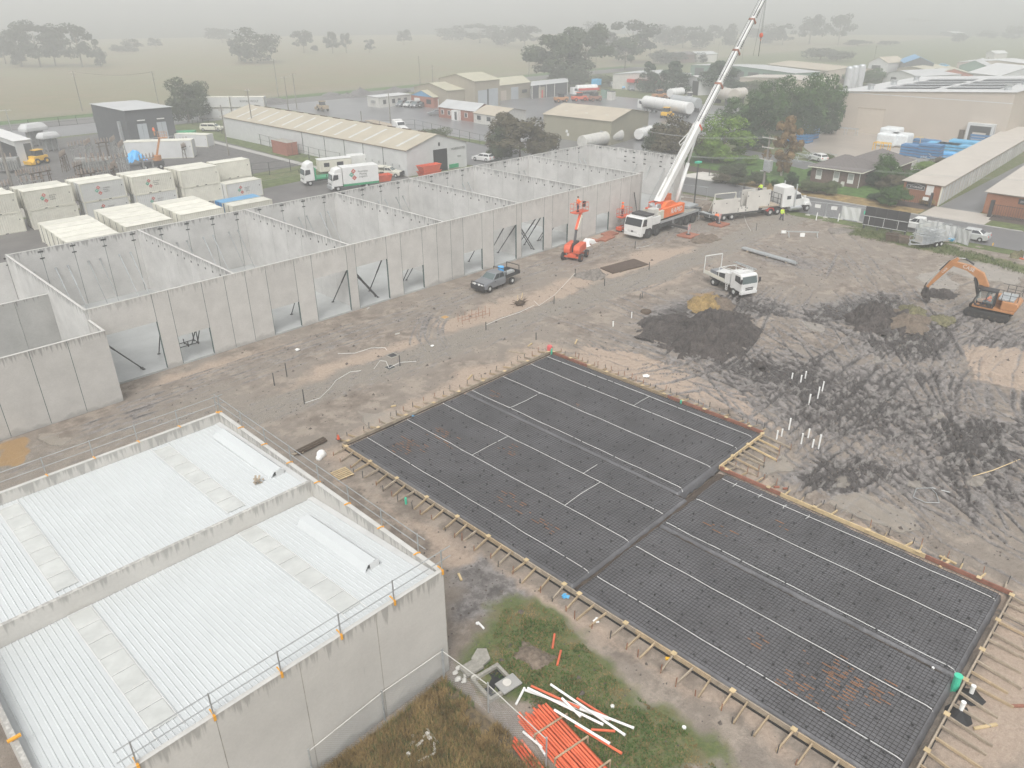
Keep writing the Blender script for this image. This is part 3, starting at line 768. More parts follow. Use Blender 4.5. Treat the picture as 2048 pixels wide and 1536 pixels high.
def ribroof(x0, x1, y0, z0, y1, z1, nm='roof'):
    # trapezoidal ribbed sheeting, ribs running along y
    b = B(); x = x0; prof = []
    while x < x1-.25:
        prof += [(x, 0), (x+.155, 0), (x+.18, .028), (x+.205, .028), (x+.23, 0)]; x += .23
    prof.append((x1, 0))
    vs = []
    for px, pz in prof: vs += [(px, y0, z0+pz), (px, y1, z1+pz)]
    b.add(vs, [(2*i, 2*i+2, 2*i+3, 2*i+1) for i in range(len(prof)-1)])
    return b.ob(nm, mat('roof_white', (.53, .55, .553), .4, var=.03, sc=.4, fine=.015) if 'roof_white' not in MT else 'roof_white', rb)
def rz(y, k):
    ya, za, yb, zb = ((Y0+.2, 5.62, Y1-.02, 4.75), (Y1+.2, 5.6, Y2-.2, 5.2))[k]
    return za+(zb-za)*(y-ya)/(yb-ya)
for k, (ya, yb) in enumerate(((Y0+.2, Y1-.02), (Y1+.2, Y2-.2))):
    ribroof(XL+.17, XR-.2, ya, rz(ya, k), yb, rz(yb, k))
    for xa in (11.2, 3.7):
        xa_, w_ = xa+(0 if k else 0), .85
        yy = ya+.9 if k == 0 else ya+.4; b = B(); f = B()
        while yy < yb-.5:
            y2 = min(yy+1.25, yb-.1); z1, z2 = rz(yy, k)+.045, rz(y2, k)+.045
            b.hexa([(xa_, yy+.04, z1-.02), (xa_+w_, yy+.04, z1-.02), (xa_+w_, y2-.04, z2-.02), (xa_, y2-.04, z2-.02), (xa_, yy+.04, z1), (xa_+w_, yy+.04, z1), (xa_+w_, y2-.04, z2), (xa_, y2-.04, z2)])
            f.beam((xa_-.03, y2, z2+.005), (xa_+w_+.03, y2, z2+.005), .035, .02)
            yy = y2
        for s in (-.03, w_+.03): f.beam((xa_+s, ya+.4, rz(ya+.4, k)+.05), (xa_+s, yb-.1, rz(yb-.1, k)+.05), .03, .02)
        o = b.ob('skylight', 'strip', rb); f.ob('trim', 'white', o)
b = B()
for k, (ya, yb) in enumerate(((Y0+.2, Y1), (Y1+.2, Y2-.2))): b.beam((XR-.36, ya, rz(ya, k)+.03), (XR-.36, yb, rz(yb, k)+.03), .3, .06)
b.ob('edge_flashing', 'offwhite', rb)
def rail_thing(nm, lab, a, c, n, side):
    a, c = Vector(a), Vector(c); d = (c-a)/n
    t = thing('edge_guardrail', lab, 'guardrail', a)
    for i in range(n+1):
        p = d*i
        q = B().beam(p+Vector(side)*.06+Vector((0, 0, -.1)), p+Vector(side)*.06+Vector((0, 0, 1.05)), .045).ob('post', 'steel', t)
        B().beam(p+Vector(side)*.1+Vector((0, 0, .06)), p-Vector(side)*.22+Vector((0, 0, .06)), .05, .04).box(p.x+side[0]*.1-.04, p.x+side[0]*.1+.04, p.y+side[1]*.1-.04, p.y+side[1]*.1+.04, -.2, .03).ob('clamp', 'yellow_o', q) if 'yellow_o' in MT else None
    for h in (.5, 1.0):
        B().tube(Vector(side)*.06+Vector((0, 0, h))-d.normalized()*.5, c-a+Vector(side)*.06+Vector((0, 0, h))+d.normalized()*.5, .024, 5).ob('rail', 'steel', t)
mat('yellow_o', (.75, .36, .04), .5)
rail_thing('g', 'grey tube guardrail with orange clamps along the near edge of the white roof', (2.85, Y0+.09, ZT+.03), (15.45, Y0+.09, ZT+.03), 5, (0, -1, 0))
rail_thing('g', 'grey tube guardrail with orange clamps along the right end of the white roofs', (XR-.09, 20.95, ZT+.03), (XR-.09, 39.2, ZT+.03), 7, (1, 0, 0))
rail_thing('g', 'grey tube guardrail along the far edge of the white roof facing the road', (1.6, Y2-.09, ZT+.03), (15.3, Y2-.09, ZT+.03), 6, (0, 1, 0))
t = thing('edge_guardrail', 'short row of orange guardrail clamps at the lower left roof corner', 'guardrail', (XL+.08, 21.2, ZT))
for k in range(2): B().box(-.2, .2, k*2-.05, k*2+.05, .0, .08).ob('clamp', 'yellow_o', t)
def vent(p, L, lab):
    t = thing('metal_flashing', lab, 'flashing', p)
    z = rz(p[1]-L, 0 if p[1] < 29 else 1)-p[2]
    o = B()
    pr = [(-.42, 0), (-.2, .30), (.22, .36), (.5, .05), (.46, .03), (.2, .32), (-.18, .26), (-.38, -.02)]
    o.prism(pr, -L, 0); m = o.ob('folded_sheet', 'roof_white', t); m.rotation_euler = (math.atan2(-z, L), 0, 0)
    b = B().box(-.1, .35, -L-.04, -L+.02, -.02, .3); b.ob('end_cap', 'offwhite', t).rotation_euler = (math.atan2(-z, L), 0, 0)
vent((14.55, 37.6, rz(37.6, 1)+.05), 6.4, 'long folded white flashing lying on the far white roof')
vent((13.75, 27.5, rz(27.5, 0)+.05), 5.5, 'long folded white flashing lying on the near white roof')
t = thing('rubbish_heap', 'small brown pile of offcuts on the far white roof', 'rubbish', (13.55, 31.4, rz(31.4, 1)+.03))
b = B()
for i in range(12): b.beam((random.uniform(-.2, .2), random.uniform(-.2, .2), .03+.01*i), (random.uniform(-.3, .3), random.uniform(-.3, .3), .05+.02*i), .1, .03)
b.ob('offcut', 'timber_w', t)

# ---------------------------------------------------------------- slab beds: membrane, reinforcing mesh, screed strips, bar chairs
def membrane_bed(lab, x0, x1, y0, y1, strips, ties, seed, chairs_at=1.0, rust=None):
    t = thing('slab_bed', lab, 'slab bed', (0, 0, 0))
    st = .13; nx_ = int((x1-x0)/st); ny_ = int((y1-y0)/st)
    xx = np.linspace(x0-.12, x1+.12, nx_); yy = np.linspace(y0-.12, y1+.12, ny_)
    GX, GY = np.meshgrid(xx, yy, indexing='ij')
    e = np.minimum(np.minimum(GX-x0, x1-GX), np.minimum(GY-y0, y1-GY))
    wob = (fbm(GX*1.3, GY*1.3, seed)-.5)*.35
    h = -.38+.65*np.clip((e+.12+wob*.5)/.2, 0, 1)**.5
    h += (fbm(GX*2.2, GY*2.2, seed+1)-.5)*.035
    h += (np.abs(fbm(GX*3.3, GY*3.3, seed+2, 2)-.5)*.16)*np.clip(1-e/.8, 0, 1)
    h = np.maximum(h, -.4)
    vs = np.stack([GX, GY, h], -1).reshape(-1, 3)
    b = B(); b.v = [tuple(v) for v in vs.tolist()]
    b.f = [(i*ny_+j, (i+1)*ny_+j, (i+1)*ny_+j+1, i*ny_+j+1) for i in range(nx_-1) for j in range(ny_-1)]
    b.ob('membrane', 'membrane', t, smooth=True)
    z = .315; b = B(); x = x0+.12
    while x < x1-.08: b.box(x-.009, x+.009, y0+.1, y1-.1, z, z+.012); x += .2
    y = y0+.12
    while y < y1-.08: b.box(x0+.1, x1-.1, y-.008, y+.008, z+.013, z+.024); y += .2
    b.ob('reinforcing_mesh', 'rebar', t)
    if rust:
        b = B()
        for (rx0, rx1, ry0, ry1) in rust:
            x = rx0
            while x < rx1:
                y = ry0+random.uniform(0, 1)
                while y < ry1:
                    l = random.uniform(.1, .6)
                    if random.random() < .55: b.box(x-.016, x+.016, y, y+l, z+.012, z+.0245)
                    y += l+random.uniform(.1, .5)
                x += .2
        b.ob('rusty_bar', 'rust_bar', t)
    for sx in strips:
        ya, yb = y0+.25, y1-.25
        if isinstance(sx, tuple): sx, ya, yb = sx
        b = B(); y = ya
        pts = [(sx, ya-.22, .1), (sx, ya-.1, z), (sx, ya+.15, z+.045)]
        while y < yb: y = min(y+1.5, yb); pts.append((sx+random.uniform(-.035, .035), y, z+.045))
        b.path(pts, .02, 4); b.ob('screed_strip', 'screed', t)
    for (xa, ya, xb, yb) in ties: B().path([(xa, ya, z+.05), ((xa+xb)/2, (ya+yb)/2+random.uniform(-.08, .08), z+.05), (xb, yb, z+.05)], .019, 4).ob('screed_strip', 'screed', t)
    rr = random.Random(seed); n = 0; rest = B(); first = None; L_ = []
    y = y0+.5
    while y < y1-.3:
        x = x0+.45
        while x < x1-.3: L_.append((x+rr.uniform(-.3, .3), y+rr.uniform(-.3, .3))); x += .98*chairs_at
        y += .95*chairs_at
    L_.sort(key=lambda q: q[0]**2+q[1]**2)
    for (x, y) in L_:
        if n < 100:
            if first is None:
                first = B().cyl(0, 0, 0, .06, .08, 6, .045).ob('bar_chair', 'chair_grey', t); first.location = (x, y, z+.02)
            else:
                o = first.copy(); C.objects.link(o); o.parent = t; o.location = (x, y, z+.02)
            n += 1
        else: rest.cyl(x, y, z+.02, .06, .08, 6, .045)
    if rest.v: rest.ob('bar_chair', 'chair_grey', t, kind='stuff')
    return t
membrane_bed('black membrane bed with white strips at the left, nearest the white roofs', 23.4, 34.08, 18.68, 38.75, [24.8, 28.32, 31.75], [(28.32, 31.6, 31.75, 31.6), (28.32, 23.5, 31.75, 23.5), (31.75, 24.9, 33.2, 24.9)], 301, rust=[(25, 27, 34, 36.5), (28, 29.2, 33, 36), (26, 27, 24, 27), (30.2, 31.2, 29.5, 31), (25.8, 26.6, 22, 23.5)])
membrane_bed('black membrane bed at the far right corner behind the formwork pocket', 34.2, 44.35, 19.35, 38.75, [34.75, 38.1, 41.4, 43.45], [(34.75, 34.4, 38.1, 34.4), (41.4, 28, 43.45, 28)], 302, rust=[(35, 36, 36, 37), (38.5, 39, 30, 31)])
membrane_bed('black membrane bed with a rusty patch, nearest the camera', 23.4, 30.68, 2.7, 18.45, [24.8, 28.2], [], 303, rust=[(24.9, 27.6, 4.6, 8.2), (27, 28.4, 3.8, 7), (26, 27, 9.5, 10.5)])
membrane_bed('black membrane bed along the right formwork, furthest to the lower right', 30.84, 38.2, 2.7, 18.45, [31.15, 34.4, 37.4], [(37.1, 17.3, 37.6, 17.3), (37.1, 15.6, 37.6, 15.6), (37.1, 14, 37.6, 14), (37.1, 12.6, 37.6, 12.6)], 304, rust=[(32.5, 33.2, 14.5, 16.2), (35.4, 36, 12.6, 13.4)])
# trench floors between beds
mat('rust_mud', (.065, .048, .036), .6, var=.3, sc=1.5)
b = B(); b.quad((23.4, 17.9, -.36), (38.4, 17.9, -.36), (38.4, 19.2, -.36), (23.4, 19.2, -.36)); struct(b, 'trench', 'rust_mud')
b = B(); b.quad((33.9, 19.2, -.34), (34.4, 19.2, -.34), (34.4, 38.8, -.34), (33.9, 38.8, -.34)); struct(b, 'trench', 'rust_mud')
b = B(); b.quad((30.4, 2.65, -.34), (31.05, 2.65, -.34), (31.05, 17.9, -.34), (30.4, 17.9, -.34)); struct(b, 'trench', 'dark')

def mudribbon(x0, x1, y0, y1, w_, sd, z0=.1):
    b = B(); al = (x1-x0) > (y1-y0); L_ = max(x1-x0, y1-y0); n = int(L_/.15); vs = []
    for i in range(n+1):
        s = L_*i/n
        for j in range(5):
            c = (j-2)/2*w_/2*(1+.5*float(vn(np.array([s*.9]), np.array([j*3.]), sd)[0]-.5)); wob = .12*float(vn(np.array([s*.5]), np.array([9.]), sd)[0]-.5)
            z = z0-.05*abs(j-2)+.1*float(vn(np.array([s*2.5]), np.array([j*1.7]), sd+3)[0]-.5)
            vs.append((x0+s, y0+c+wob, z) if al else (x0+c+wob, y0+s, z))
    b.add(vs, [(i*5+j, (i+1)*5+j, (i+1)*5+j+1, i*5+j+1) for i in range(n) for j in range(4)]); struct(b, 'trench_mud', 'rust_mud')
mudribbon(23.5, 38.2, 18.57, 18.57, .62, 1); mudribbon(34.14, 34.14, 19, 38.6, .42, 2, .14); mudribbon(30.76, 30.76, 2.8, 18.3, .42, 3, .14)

# formwork edges with struts and pegs
PEG = []
def formwork(lab, a, c, out, step, L=1.1, pegs=1, m='timber', zt=.36, bm='timber_w', dbl=True):
    a, c, out = Vector((*a, 0)), Vector((*c, 0)), Vector((*out, 0)); D = c-a; Ln = D.length; d = D/Ln
    t = thing('timber_formwork', lab, 'formwork', a)
    n = max(1, round(Ln/4.2))
    for i in range(n):
        p, q = D*(i/n)+d*.01, D*((i+1)/n)-d*.01; zz = Vector((0, 0, zt-.12+random.uniform(-.01, .01)))
        B().beam(p+zz, q+zz, .07, .26).ob('board', random.choice((bm, bm, m)), t)
    if dbl:
        B().beam(out*.06+Vector((0, 0, .03)), D+out*.06+Vector((0, 0, .03)), .03, .14).ob('lower_board', 'black', t)
    k = int(Ln/step)
    for i in range(k):
        p = D*((i+.5)/k)+d*random.uniform(-.12, .12); q = p+out*(L*random.uniform(.85, 1.15))+d*random.uniform(-.16, .16)
        if i < 100:
            B().beam(p+out*.03+Vector((0, 0, zt-.1)), q+Vector((0, 0, .06)), .065, .13).ob('strut', random.choice((m, 'timber_w', 'timber')), t)
        for g in range(pegs):
            w_ = q+d*random.uniform(-.15, .15)-out*random.uniform(0, .35)*g
            h = random.uniform(.3, .55)
            o = B().beam(w_+Vector((0, 0, -.1)), w_+Vector((random.uniform(-.04, .04), random.uniform(-.04, .04), h)), .035).ob('peg', 'rust' if random.random() < .5 else 'steel_dk', t)
        if i % 3 == 0: B().box(p.x-.12, p.x+.12, p.y-.12, p.y+.12, zt, zt+.03).ob('cleat', 'timber_new', t)
    return t
formwork('timber formwork with struts along the long left edge of the upper slab', (23.15, 39.05), (23.15, 18.6), (-1, 0), .92)
formwork('timber formwork with struts along the long left edge of the lower slab', (23.15, 18.6), (23.15, 2.3), (-1, 0), .95)
formwork('timber formwork along the slab edge facing the gravel road', (23.15, 39.12), (44.6, 39.12), (0, 1), .85, 1.0, m='timber_w')
formwork('red brown timber formwork along the far right edge of the upper slab', (44.62, 39.05), (44.62, 19.2), (1, 0), .62, .9, 1, bm='timber_red', dbl=False)
formwork('timber formwork with long yellow struts in the slab corner pocket', (44.6, 19.12), (38.6, 19.12), (0, -1), .62, 1.9, 1, m='timber_new', dbl=False)
formwork('brown timber formwork along the right edge of the lower slab', (38.55, 19.05), (38.55, 2.3), (1, 0), .95, 1.0, 1, bm='timber_red', m='timber_new', dbl=False)
formwork('timber formwork with long struts along the near right end of the slab', (38.7, 2.3), (23.1, 2.3), (0, -1), .82, 1.7, 0, m='timber_w')
# ---------------------------------------------------------------- small things on the site
def wheel(root, x, y, r=.4, w=.25, rim='silver', dual=False, rr=.55):
    s = 1 if y > 0 else -1
    b = B().tube((x, y-s*w/2, r), (x, y+s*w/2, r), r, 16)
    if dual: b.tube((x, y-s*(w*1.75), r), (x, y-s*w*.75, r), r, 16)
    o = b.ob('wheel', 'rubber', root, bevel=.03)
    B().tube((x, y+s*(w/2-.06), r), (x, y+s*(w/2+.015), r), r*rr, 12, r*rr*.8).ob('rim', rim, o)
    return o
def pxthing(nm, lab, cat, px, py, z=None, rz=0, group=None):
    p = G(px, py); p.z = zat(p.x, p.y) if z is None else z
    return thing(nm, lab, cat, p, rz, group)
# star pickets with tape
for i, (px, py, h, lab) in enumerate([(549, 771, 1.1, 'black steel picket beside white tape, left of a second picket on the gravel edge'), (574, 754, 1.2, 'black steel picket at the left tip of the sandy strip'), (609, 808, 1.25, 'black steel picket at the near corner of the sandy strip'),
        (800, 733, 1.0, 'black steel picket beside the open square pit'), (1108, 608, .85, 'short black picket at the end of the slack white tape'), (1150, 553, .9, 'black picket near the brown soil heap'), (1209, 572, .8, 'short black picket between the two gravel roads'),
        (1298, 540, .9, 'black picket right of the brown gravel bed'), (1270, 497, .9, 'black picket just in front of the white crane cab'), (1512, 462, 1.0, 'thin dark picket beside the low-loader trailer'), (972, 660, .8, 'black picket at the end of the starter bar row'),
        (1280, 598, .6, 'left one of two short pickets beside the haul road'), (1284, 596, .6, 'right one of two short pickets beside the haul road'), (1072, 679, .7, 'dark peg behind the red drum at the slab corner')]):
    t = pxthing('steel_picket', lab, 'picket', px, py)
    B().beam((0, 0, -.1), (.02, .02, h), .06).ob('post', 'steel_dk', t)
def tape(lab, pts, m='tarp_white', w=.028):
    o = B(); P = []
    for x, y, z in pts:
        g = G(x, y); P.append((g.x, g.y, zat(g.x, g.y)+z))
    o.path(P, w*.6, 4)
    tag(o.ob('barrier_tape', m), lab, 'tape')
tape('long white barrier tape lying along the sandy strip from the near corner picket', [(610, 808, .1), (640, 797, .03), (662, 775, .03), (672, 762, .03), (700, 745, .03), (722, 742, .03)])
tape('white tape between the open square pits and the picket', [(748, 738, .03), (760, 722, .03), (772, 723, .03), (778, 738, .1), (800, 732, .3), (832, 723, .03)])
tape('white tape scraps lying in a line on the upper sandy strip', [(676, 708, .03), (710, 707, .03), (742, 697, .03), (770, 696, .03), (774, 701, .03)])
tape('slack white tape from the soil heap picket down to the stump', [(1150, 553, .4), (1110, 590, .04), (1078, 612, .04), (1068, 603, .04)])
tape('white tape running left from the stump towards the pits', [(1068, 612, .04), (1040, 625, .04), (1000, 638, .04), (973, 655, .3)])
tape('white tape near the crane outrigger mat', [(1272, 496, .05), (1290, 494, .04), (1300, 490, .04)])
tape('kinked white tape on the ground right of the far outrigger mat', [(1487, 440, .6), (1492, 450, .3), (1500, 460, .05), (1502, 463, .05)])
tape('looped grey hose lying on the churned mud at the right', [(1900, 985, .04), (1865, 975, .05), (1832, 980, .05), (1826, 995, .05), (1850, 1008, .05), (1878, 1008, .05), (1872, 990, .05), (1862, 975, .05)], 'steel', .05)
tape('thin timber straight edge lying at the right side of the mud', [(1945, 953, .05), (1985, 943, .05), (2040, 918, .05)], 'timber_new', .06)
# pipes standing out of the ground
def pipes(lab, grp, L, m='pvc', r=.055):
    for i, (px, py, h) in enumerate(L):
        t = pxthing('upstand_pipe', lab[i] if isinstance(lab, list) else lab, 'pipe', px, py, None, 0, grp)
        B().cyl(0, 0, -.1, r, h+.1, 10).ob('pipe', m, t); B().cyl(0, 0, h, r*1.15, .04, 10).ob('cap', m, t)
pipes('white pipe standing out of the dark wet hollow in the mud', 'white pipes in the dark hollow', [(1601, 765, .5), (1610, 757, .5), (1618, 806, .85), (1635, 797, .85), (1644, 783, .75), (1583, 760, .4)])
pipes('white pipe standing beside the slab corner pocket', 'white pipes beside the corner pocket', [(1553, 878, .6), (1577, 862, .8), (1602, 888, .7), (1616, 875, .6), (1624, 898, .5), (1637, 896, .95), (1639, 886, .6), (1563, 871, .5)])
pipes('green banded white pipe standing at the slab formwork', 'green banded pipes', [(1103, 713, .7), (1229, 763, .45), (1361, 812, .45), (812, 1008, .4)], 'green_lt', .07)
pipes('green capped pipe in the trench crossing of the slab', 'green capped pipes', [(1334, 1048, .5), (1310, 1072, .3), (1298, 1075, .3), (1395, 1090, .35), (1402, 1082, .35), (1374, 1098, .3), (1342, 1090, .25)], 'green_lt', .05)
pipes(['red pipe standing in the slab trench beside two white ones', 'tall white pipe standing in the slab trench near the right end', 'short white pipe standing in the slab trench near the right end'], None, [(1838, 1338, .6)], 'orange_red', .06)
pipes(['tall white pipe standing in the slab trench near the right end', 'short white pipe standing in the slab trench near the right end'], None, [(1863, 1345, .7), (1858, 1351, .4)])
pipes(['thick green striped pipe sleeve at the near right slab edge'], None, [(1908, 1378, .8)], 'green_lt', .16)
pipes('small black pipe stub standing on the membrane', 'black stubs on the membrane', [(1132, 822, .45), (1118, 829, .4), (1100, 837, .4), (1027, 837, .5), (1081, 856, .4), (1009, 886, .35), (1052, 877, .45), (1030, 870, .4), (971, 908, .4), (987, 901, .4)], 'dark', .06)
pipes('white pipe stub by the left formwork at the trench mouth', 'pipe stubs at the trench mouth', [(935, 803, .55), (939, 803, .5)])
pipes('orange pipe stub by the left formwork at the trench mouth', 'orange stubs at the trench mouth', [(945, 806, .45), (949, 806, .5)], 'orange_red')
pipes(['white pipe standing in a black sheet beside the near right formwork', 'white pipe with black wrap below the green striped sleeve'], None, [(1940, 1392, .6), (1920, 1425, .6)], 'pvc', .09)
pipes('white pipe standing near the brown soil lid', 'white pipes near the stump lid', [(1263, 634, .5), (1226, 653, .5)])
for px, py in ((1940, 1395), (1918, 1430)):
    t = pxthing('plastic_sheet', 'crumpled black plastic sheet around the %s pipe beside the near right formwork' % ('upper' if py < 1400 else 'lower'), 'plastic sheet', px, py)
    b = B(); P = [(math.cos(a)*random.uniform(.4, .65), math.sin(a)*random.uniform(.4, .65), random.uniform(.0, .12)) for a in np.arange(0, 6.2, .5)]
    for i in range(len(P)): b.quad((0, 0, .22), P[i], P[(i+1) % len(P)])
    b.ob('sheet', 'black', t)
# open pits with frames
for px, py, lab in ((785, 711, 'open square pit with a pale frame beside the white tape'), (780, 735, 'open square pit nearest the haul road'), (890, 634, 'shallow water-filled square pit in front of the starter bars')):
    t = pxthing('square_pit', lab, 'pit', px, py)
    B().box(-.42, .42, -.42, -.34, -.05, .03).box(-.42, .42, .34, .42, -.05, .03).box(-.42, -.34, -.34, .34, -.05, .03).box(.34, .42, -.34, .34, -.05, .03).ob('frame', 'conc_old', t)
    B().box(-.34, .34, -.34, .34, .0, .012).ob('water', 'clay' if px == 890 else 'dark', t)
# reinforcing starter cage
t = pxthing('starter_bars', 'row of upright rusty starter bars tied by horizontal rails near the tyre turn-off', 'starter bars', 948, 638, None, R(-8))
b = B()
for k in range(5):
    for y in (-.35, .35): b.tube((-1.6+k*.8, y, -.05), (-1.6+k*.8, y, .85), .025, 4)
for y in (-.35, .35): b.tube((-1.7, y, .3), (1.7, y, .3), .02, 4)
b.ob('bars', 'rust', t)
# mounds
def mound(name, lab, px, py, rx, ry, h, m, rot=0, seed=1, rough=.35, n=46, cat='soil heap', flat=.0):
    c = G(px, py); b = B(); vs = []
    u = np.linspace(-1.15, 1.15, n); U, V = np.meshgrid(u, u, indexing='ij')
    r = np.sqrt(U**2+V**2)*(1+.6*(fbm(U*1.8+seed*7, V*1.8, seed)-.5)*2)
    Zm = h*np.clip(1-r, 0, 1)**(.8)*(1-flat*.3)
    Zm = Zm*(1+rough*1.3*(fbm(U*4+9, V*4+seed, seed+2)-.5)*2)+np.clip(1.05-r, 0, .2)*(np.abs(fbm(U*9, V*9, seed+5, 3)-.5)*2-.4)*h*rough*3.0
    Zm = np.where(r > 1.04, -.25, Zm)
    ca, sa = math.cos(rot), math.sin(rot)
    X_ = U*rx*ca-V*ry*sa; Y_ = U*rx*sa+V*ry*ca
    b.v = np.stack([X_, Y_, Zm], -1).reshape(-1, 3).tolist()
    b.f = [(i*n+j, (i+1)*n+j, (i+1)*n+j+1, i*n+j+1) for i in range(n-1) for j in range(n-1) if max(Zm[i, j], Zm[i+1, j], Zm[i, j+1], Zm[i+1, j+1]) > -.2]
    o = b.ob(name, m, smooth=True); o.location = (c.x, c.y, .02)
    return tag(o, lab, cat)
mat('mud_heap', (.062, .052, .047), .75, var=.5, sc=1.2, fine=.35, bump=.3, bs=4)
mat('mud_brown', (.15, .118, .09), .9, var=.3, sc=1.5, fine=.25, bump=.12, bs=5)
mat('turf_heap', (.26, .18, .075), .95, var=.35, sc=2, fine=.3, bump=.15, bs=5)
mat('turf_green', (.14, .13, .07), .95, var=.35, sc=2, fine=.3, bump=.12, bs=5)
mat('pile_grey', (.19, .17, .15), .9, var=.25, sc=2, fine=.25, bump=.08, bs=7)
mound('soil_heap', 'broad low heap of dark wet mud in the middle of the churned ground', 1425, 662, 6.6, 4.0, 1.45, 'mud_heap', .5, 3, .6, 80)
mound('soil_heap', 'lower lobe of dark mud beside the broad mud heap, towards the slab', 1330, 652, 3.6, 2.6, .6, 'mud_heap', .1, 23, .5)
mound('soil_heap', 'tan turfy heap behind the broad dark mud heap', 1408, 612, 2.3, 1.9, 1.15, 'turf_heap', .2, 4, .4)
mound('soil_heap', 'brown end of the tan turfy heap, nearest the white tipper truck', 1438, 612, 2.0, 1.6, .9, 'mud_brown', .2, 5, .4)
mound('soil_heap', 'steep dark mud heap between the churned tracks, left of the turfy lump', 1745, 638, 3.4, 2.6, 1.6, 'mud_heap', .3, 6, .5)
mound('soil_heap', 'brown lump joined to the right of the steep dark mud heap', 1815, 645, 2.6, 2.2, .75, 'mud_brown', .3, 7, .4)
mound('soil_heap', 'low turf lump on top of the brown lump left of the excavator', 1822, 625, 1.6, 1.2, .75, 'turf_green', .3, 8, .4)
mound('soil_heap', 'small greenish turf lump at the foot of the excavator track', 1886, 640, 1.5, 1.0, .4, 'turf_green', 0, 9, .4)
mound('soil_heap', 'small grey brown soil pile beside the rectangular gravel bed', 1188, 553, 1.5, 1.2, .95, 'pile_grey', 0, 10, .3)
mound('soil_heap', 'low spread of soil left of the small grey brown pile', 1166, 549, 1.3, .8, .3, 'pile_grey', 0, 11, .3)
mound('soil_heap', 'low dirt spoil with twigs right of the near outrigger mat', 1412, 478, 2.4, 1.5, .45, 'mud_brown', 0, 12, .5)
mound('soil_heap', 'heaped brown soil behind the low-loader trailer', 1425, 425, 4.2, 2.4, .9, 'mud_brown', 0, 13, .5)
mound('soil_heap', 'small dark mound on the grey ground below the black hoarding', 1682, 462, 1.8, 1.5, .35, 'pile_grey', 0, 14, .4)
mound('soil_heap', 'brown soil ridge behind the white tipper truck', 1478, 545, 2.8, 1.5, .4, 'mud_brown', .4, 15, .5)
mound('soil_heap', 'dark scrub and soil lump at the far right under the cloth fence', 2040, 512, 1.6, 1.2, .6, 'turf_green', 0, 16, .5)
mound('soil_heap', 'churned dark soil lump under the excavator bucket', 1885, 588, 1.7, 1.2, .45, 'mud_heap', 0, 17, .5)
mound('soil_heap', 'dug clod of dirt in the grass near the drain pit', 1068, 1312, .65, .9, .3, 'mud_brown', 0, 18, .6, 30)
# rectangular brown gravel bed
t = pxthing('gravel_bed', 'dark brown rectangular bed of gravel with crisp edges between the roads', 'gravel bed', 1200, 536, .0)
P = [Vector(G(*q))-t.location for q in ((1200, 537), (1226, 548), (1297, 530), (1268, 519))]
mat('bed_brown', (.085, .058, .042), .9, var=.15, sc=2, fine=.3, bump=.05, bs=20)
B().hexa([(p.x, p.y, 0) for p in P]+[(p.x, p.y, .12) for p in P]).ob('bed', 'bed_brown', t)
# tree stump heap
t = pxthing('stump_heap', 'uprooted dark stump and roots heap in the sandy strip', 'stump', 1040, 610)
b = B(); rr = random.Random(5)
for i in range(60):
    a = rr.uniform(0, 6.28); r = rr.uniform(.1, 1.2); b.tube((rr.uniform(-.4, .4), rr.uniform(-.3, .3), rr.uniform(0, .3)), (r*math.cos(a)*1.2, r*math.sin(a)*.8, rr.uniform(.02, .6)), rr.uniform(.03, .07), 4, .015)
b.ball((0, 0, .15), .5, (1.1, .8, .6)); b.ob('roots', 'timber_dk', t)
B().beam((.1, 0, .1), (.9, .5, .9), .07).beam((-.2, .1, .1), (.5, .8, .7), .06).ob('batten', 'timber_new', t)
# logs, pallet, offcuts
t = pxthing('timber_bundle', 'dark bundle of old timber lying near the slab corner and the white roofs', 'timber', 622, 896, None, R(3))
b = B()
for i in range(5): b.beam((-1.1+rr.uniform(-.1, .1), -.2+i*.1, .1+.08*(i % 2)), (1.2, -.15+i*.1, .12+.08*(i % 2)), .14, .11)
b.ob('beams', 'timber_dk', t); B().beam((-1.5, -.1, .05), (-.7, .2, .1), .08).beam((-1.4, .2, .05), (-.8, -.3, .12), .07).ob('offcut', 'timber_w', t)
def pallet(lab, px, py, rz):
    t = pxthing('timber_pallet', lab, 'pallet', px, py, None, rz)
    for i in range(6): B().box(-.55, .55, -.55+i*.2, -.45+i*.2, .12, .15).ob('slat', 'timber_new', t)
    B().box(-.55, -.45, -.55, .55, 0, .12).box(-.05, .05, -.55, .55, 0, .12).box(.45, .55, -.55, .55, 0, .12).ob('bearers', 'timber', t)
pallet('pale timber pallet on the mud beside the left slab formwork', 685, 951, R(-5))
tag(B().ball((0, 0, .25), .34, (1, .8, 1)).ball((.25, .1, .1), .2).ball((-.25, -.1, .12), .22).ob('rubble_bag', 'tarp_white', smooth=True), 'crumpled white bag beside the slab formwork corner', 'bag').location = G(643, 915)
tag(B().prism([(-1.4, 0), (-.9, .12), (-.5, .55), (-.1, .72), (.25, .5), (.5, .58), (.9, .1), (1.3, 0)], -.45, .5).ball((-.9, -.4, .02), .5, (1.4, .8, .2), 7, 5).ob('plastic_sheet', 'tarp_white', bevel=.12), 'heap of white plastic sheeting against the front wall right of the boom lift', 'plastic sheet').location = G(1178, 488)
def barrel(lab, px, py, m):
    t = pxthing('plastic_drum', lab, 'drum', px, py); B().cyl(0, 0, 0, .24, .4, 14).ob('drum', m, t, bevel=.03)
    B().cyl(0, 0, .4, .2, .04, 14).ob('lid', m, t)
mat('red_faded', (.62, .12, .12), .5)
barrel('red faded tub at the top corner of the slab formwork', 1099, 701, 'red_faded')
t = pxthing('road_cone', 'small red cone on the formwork corner near the white roofs', 'cone', 678, 886, .3)
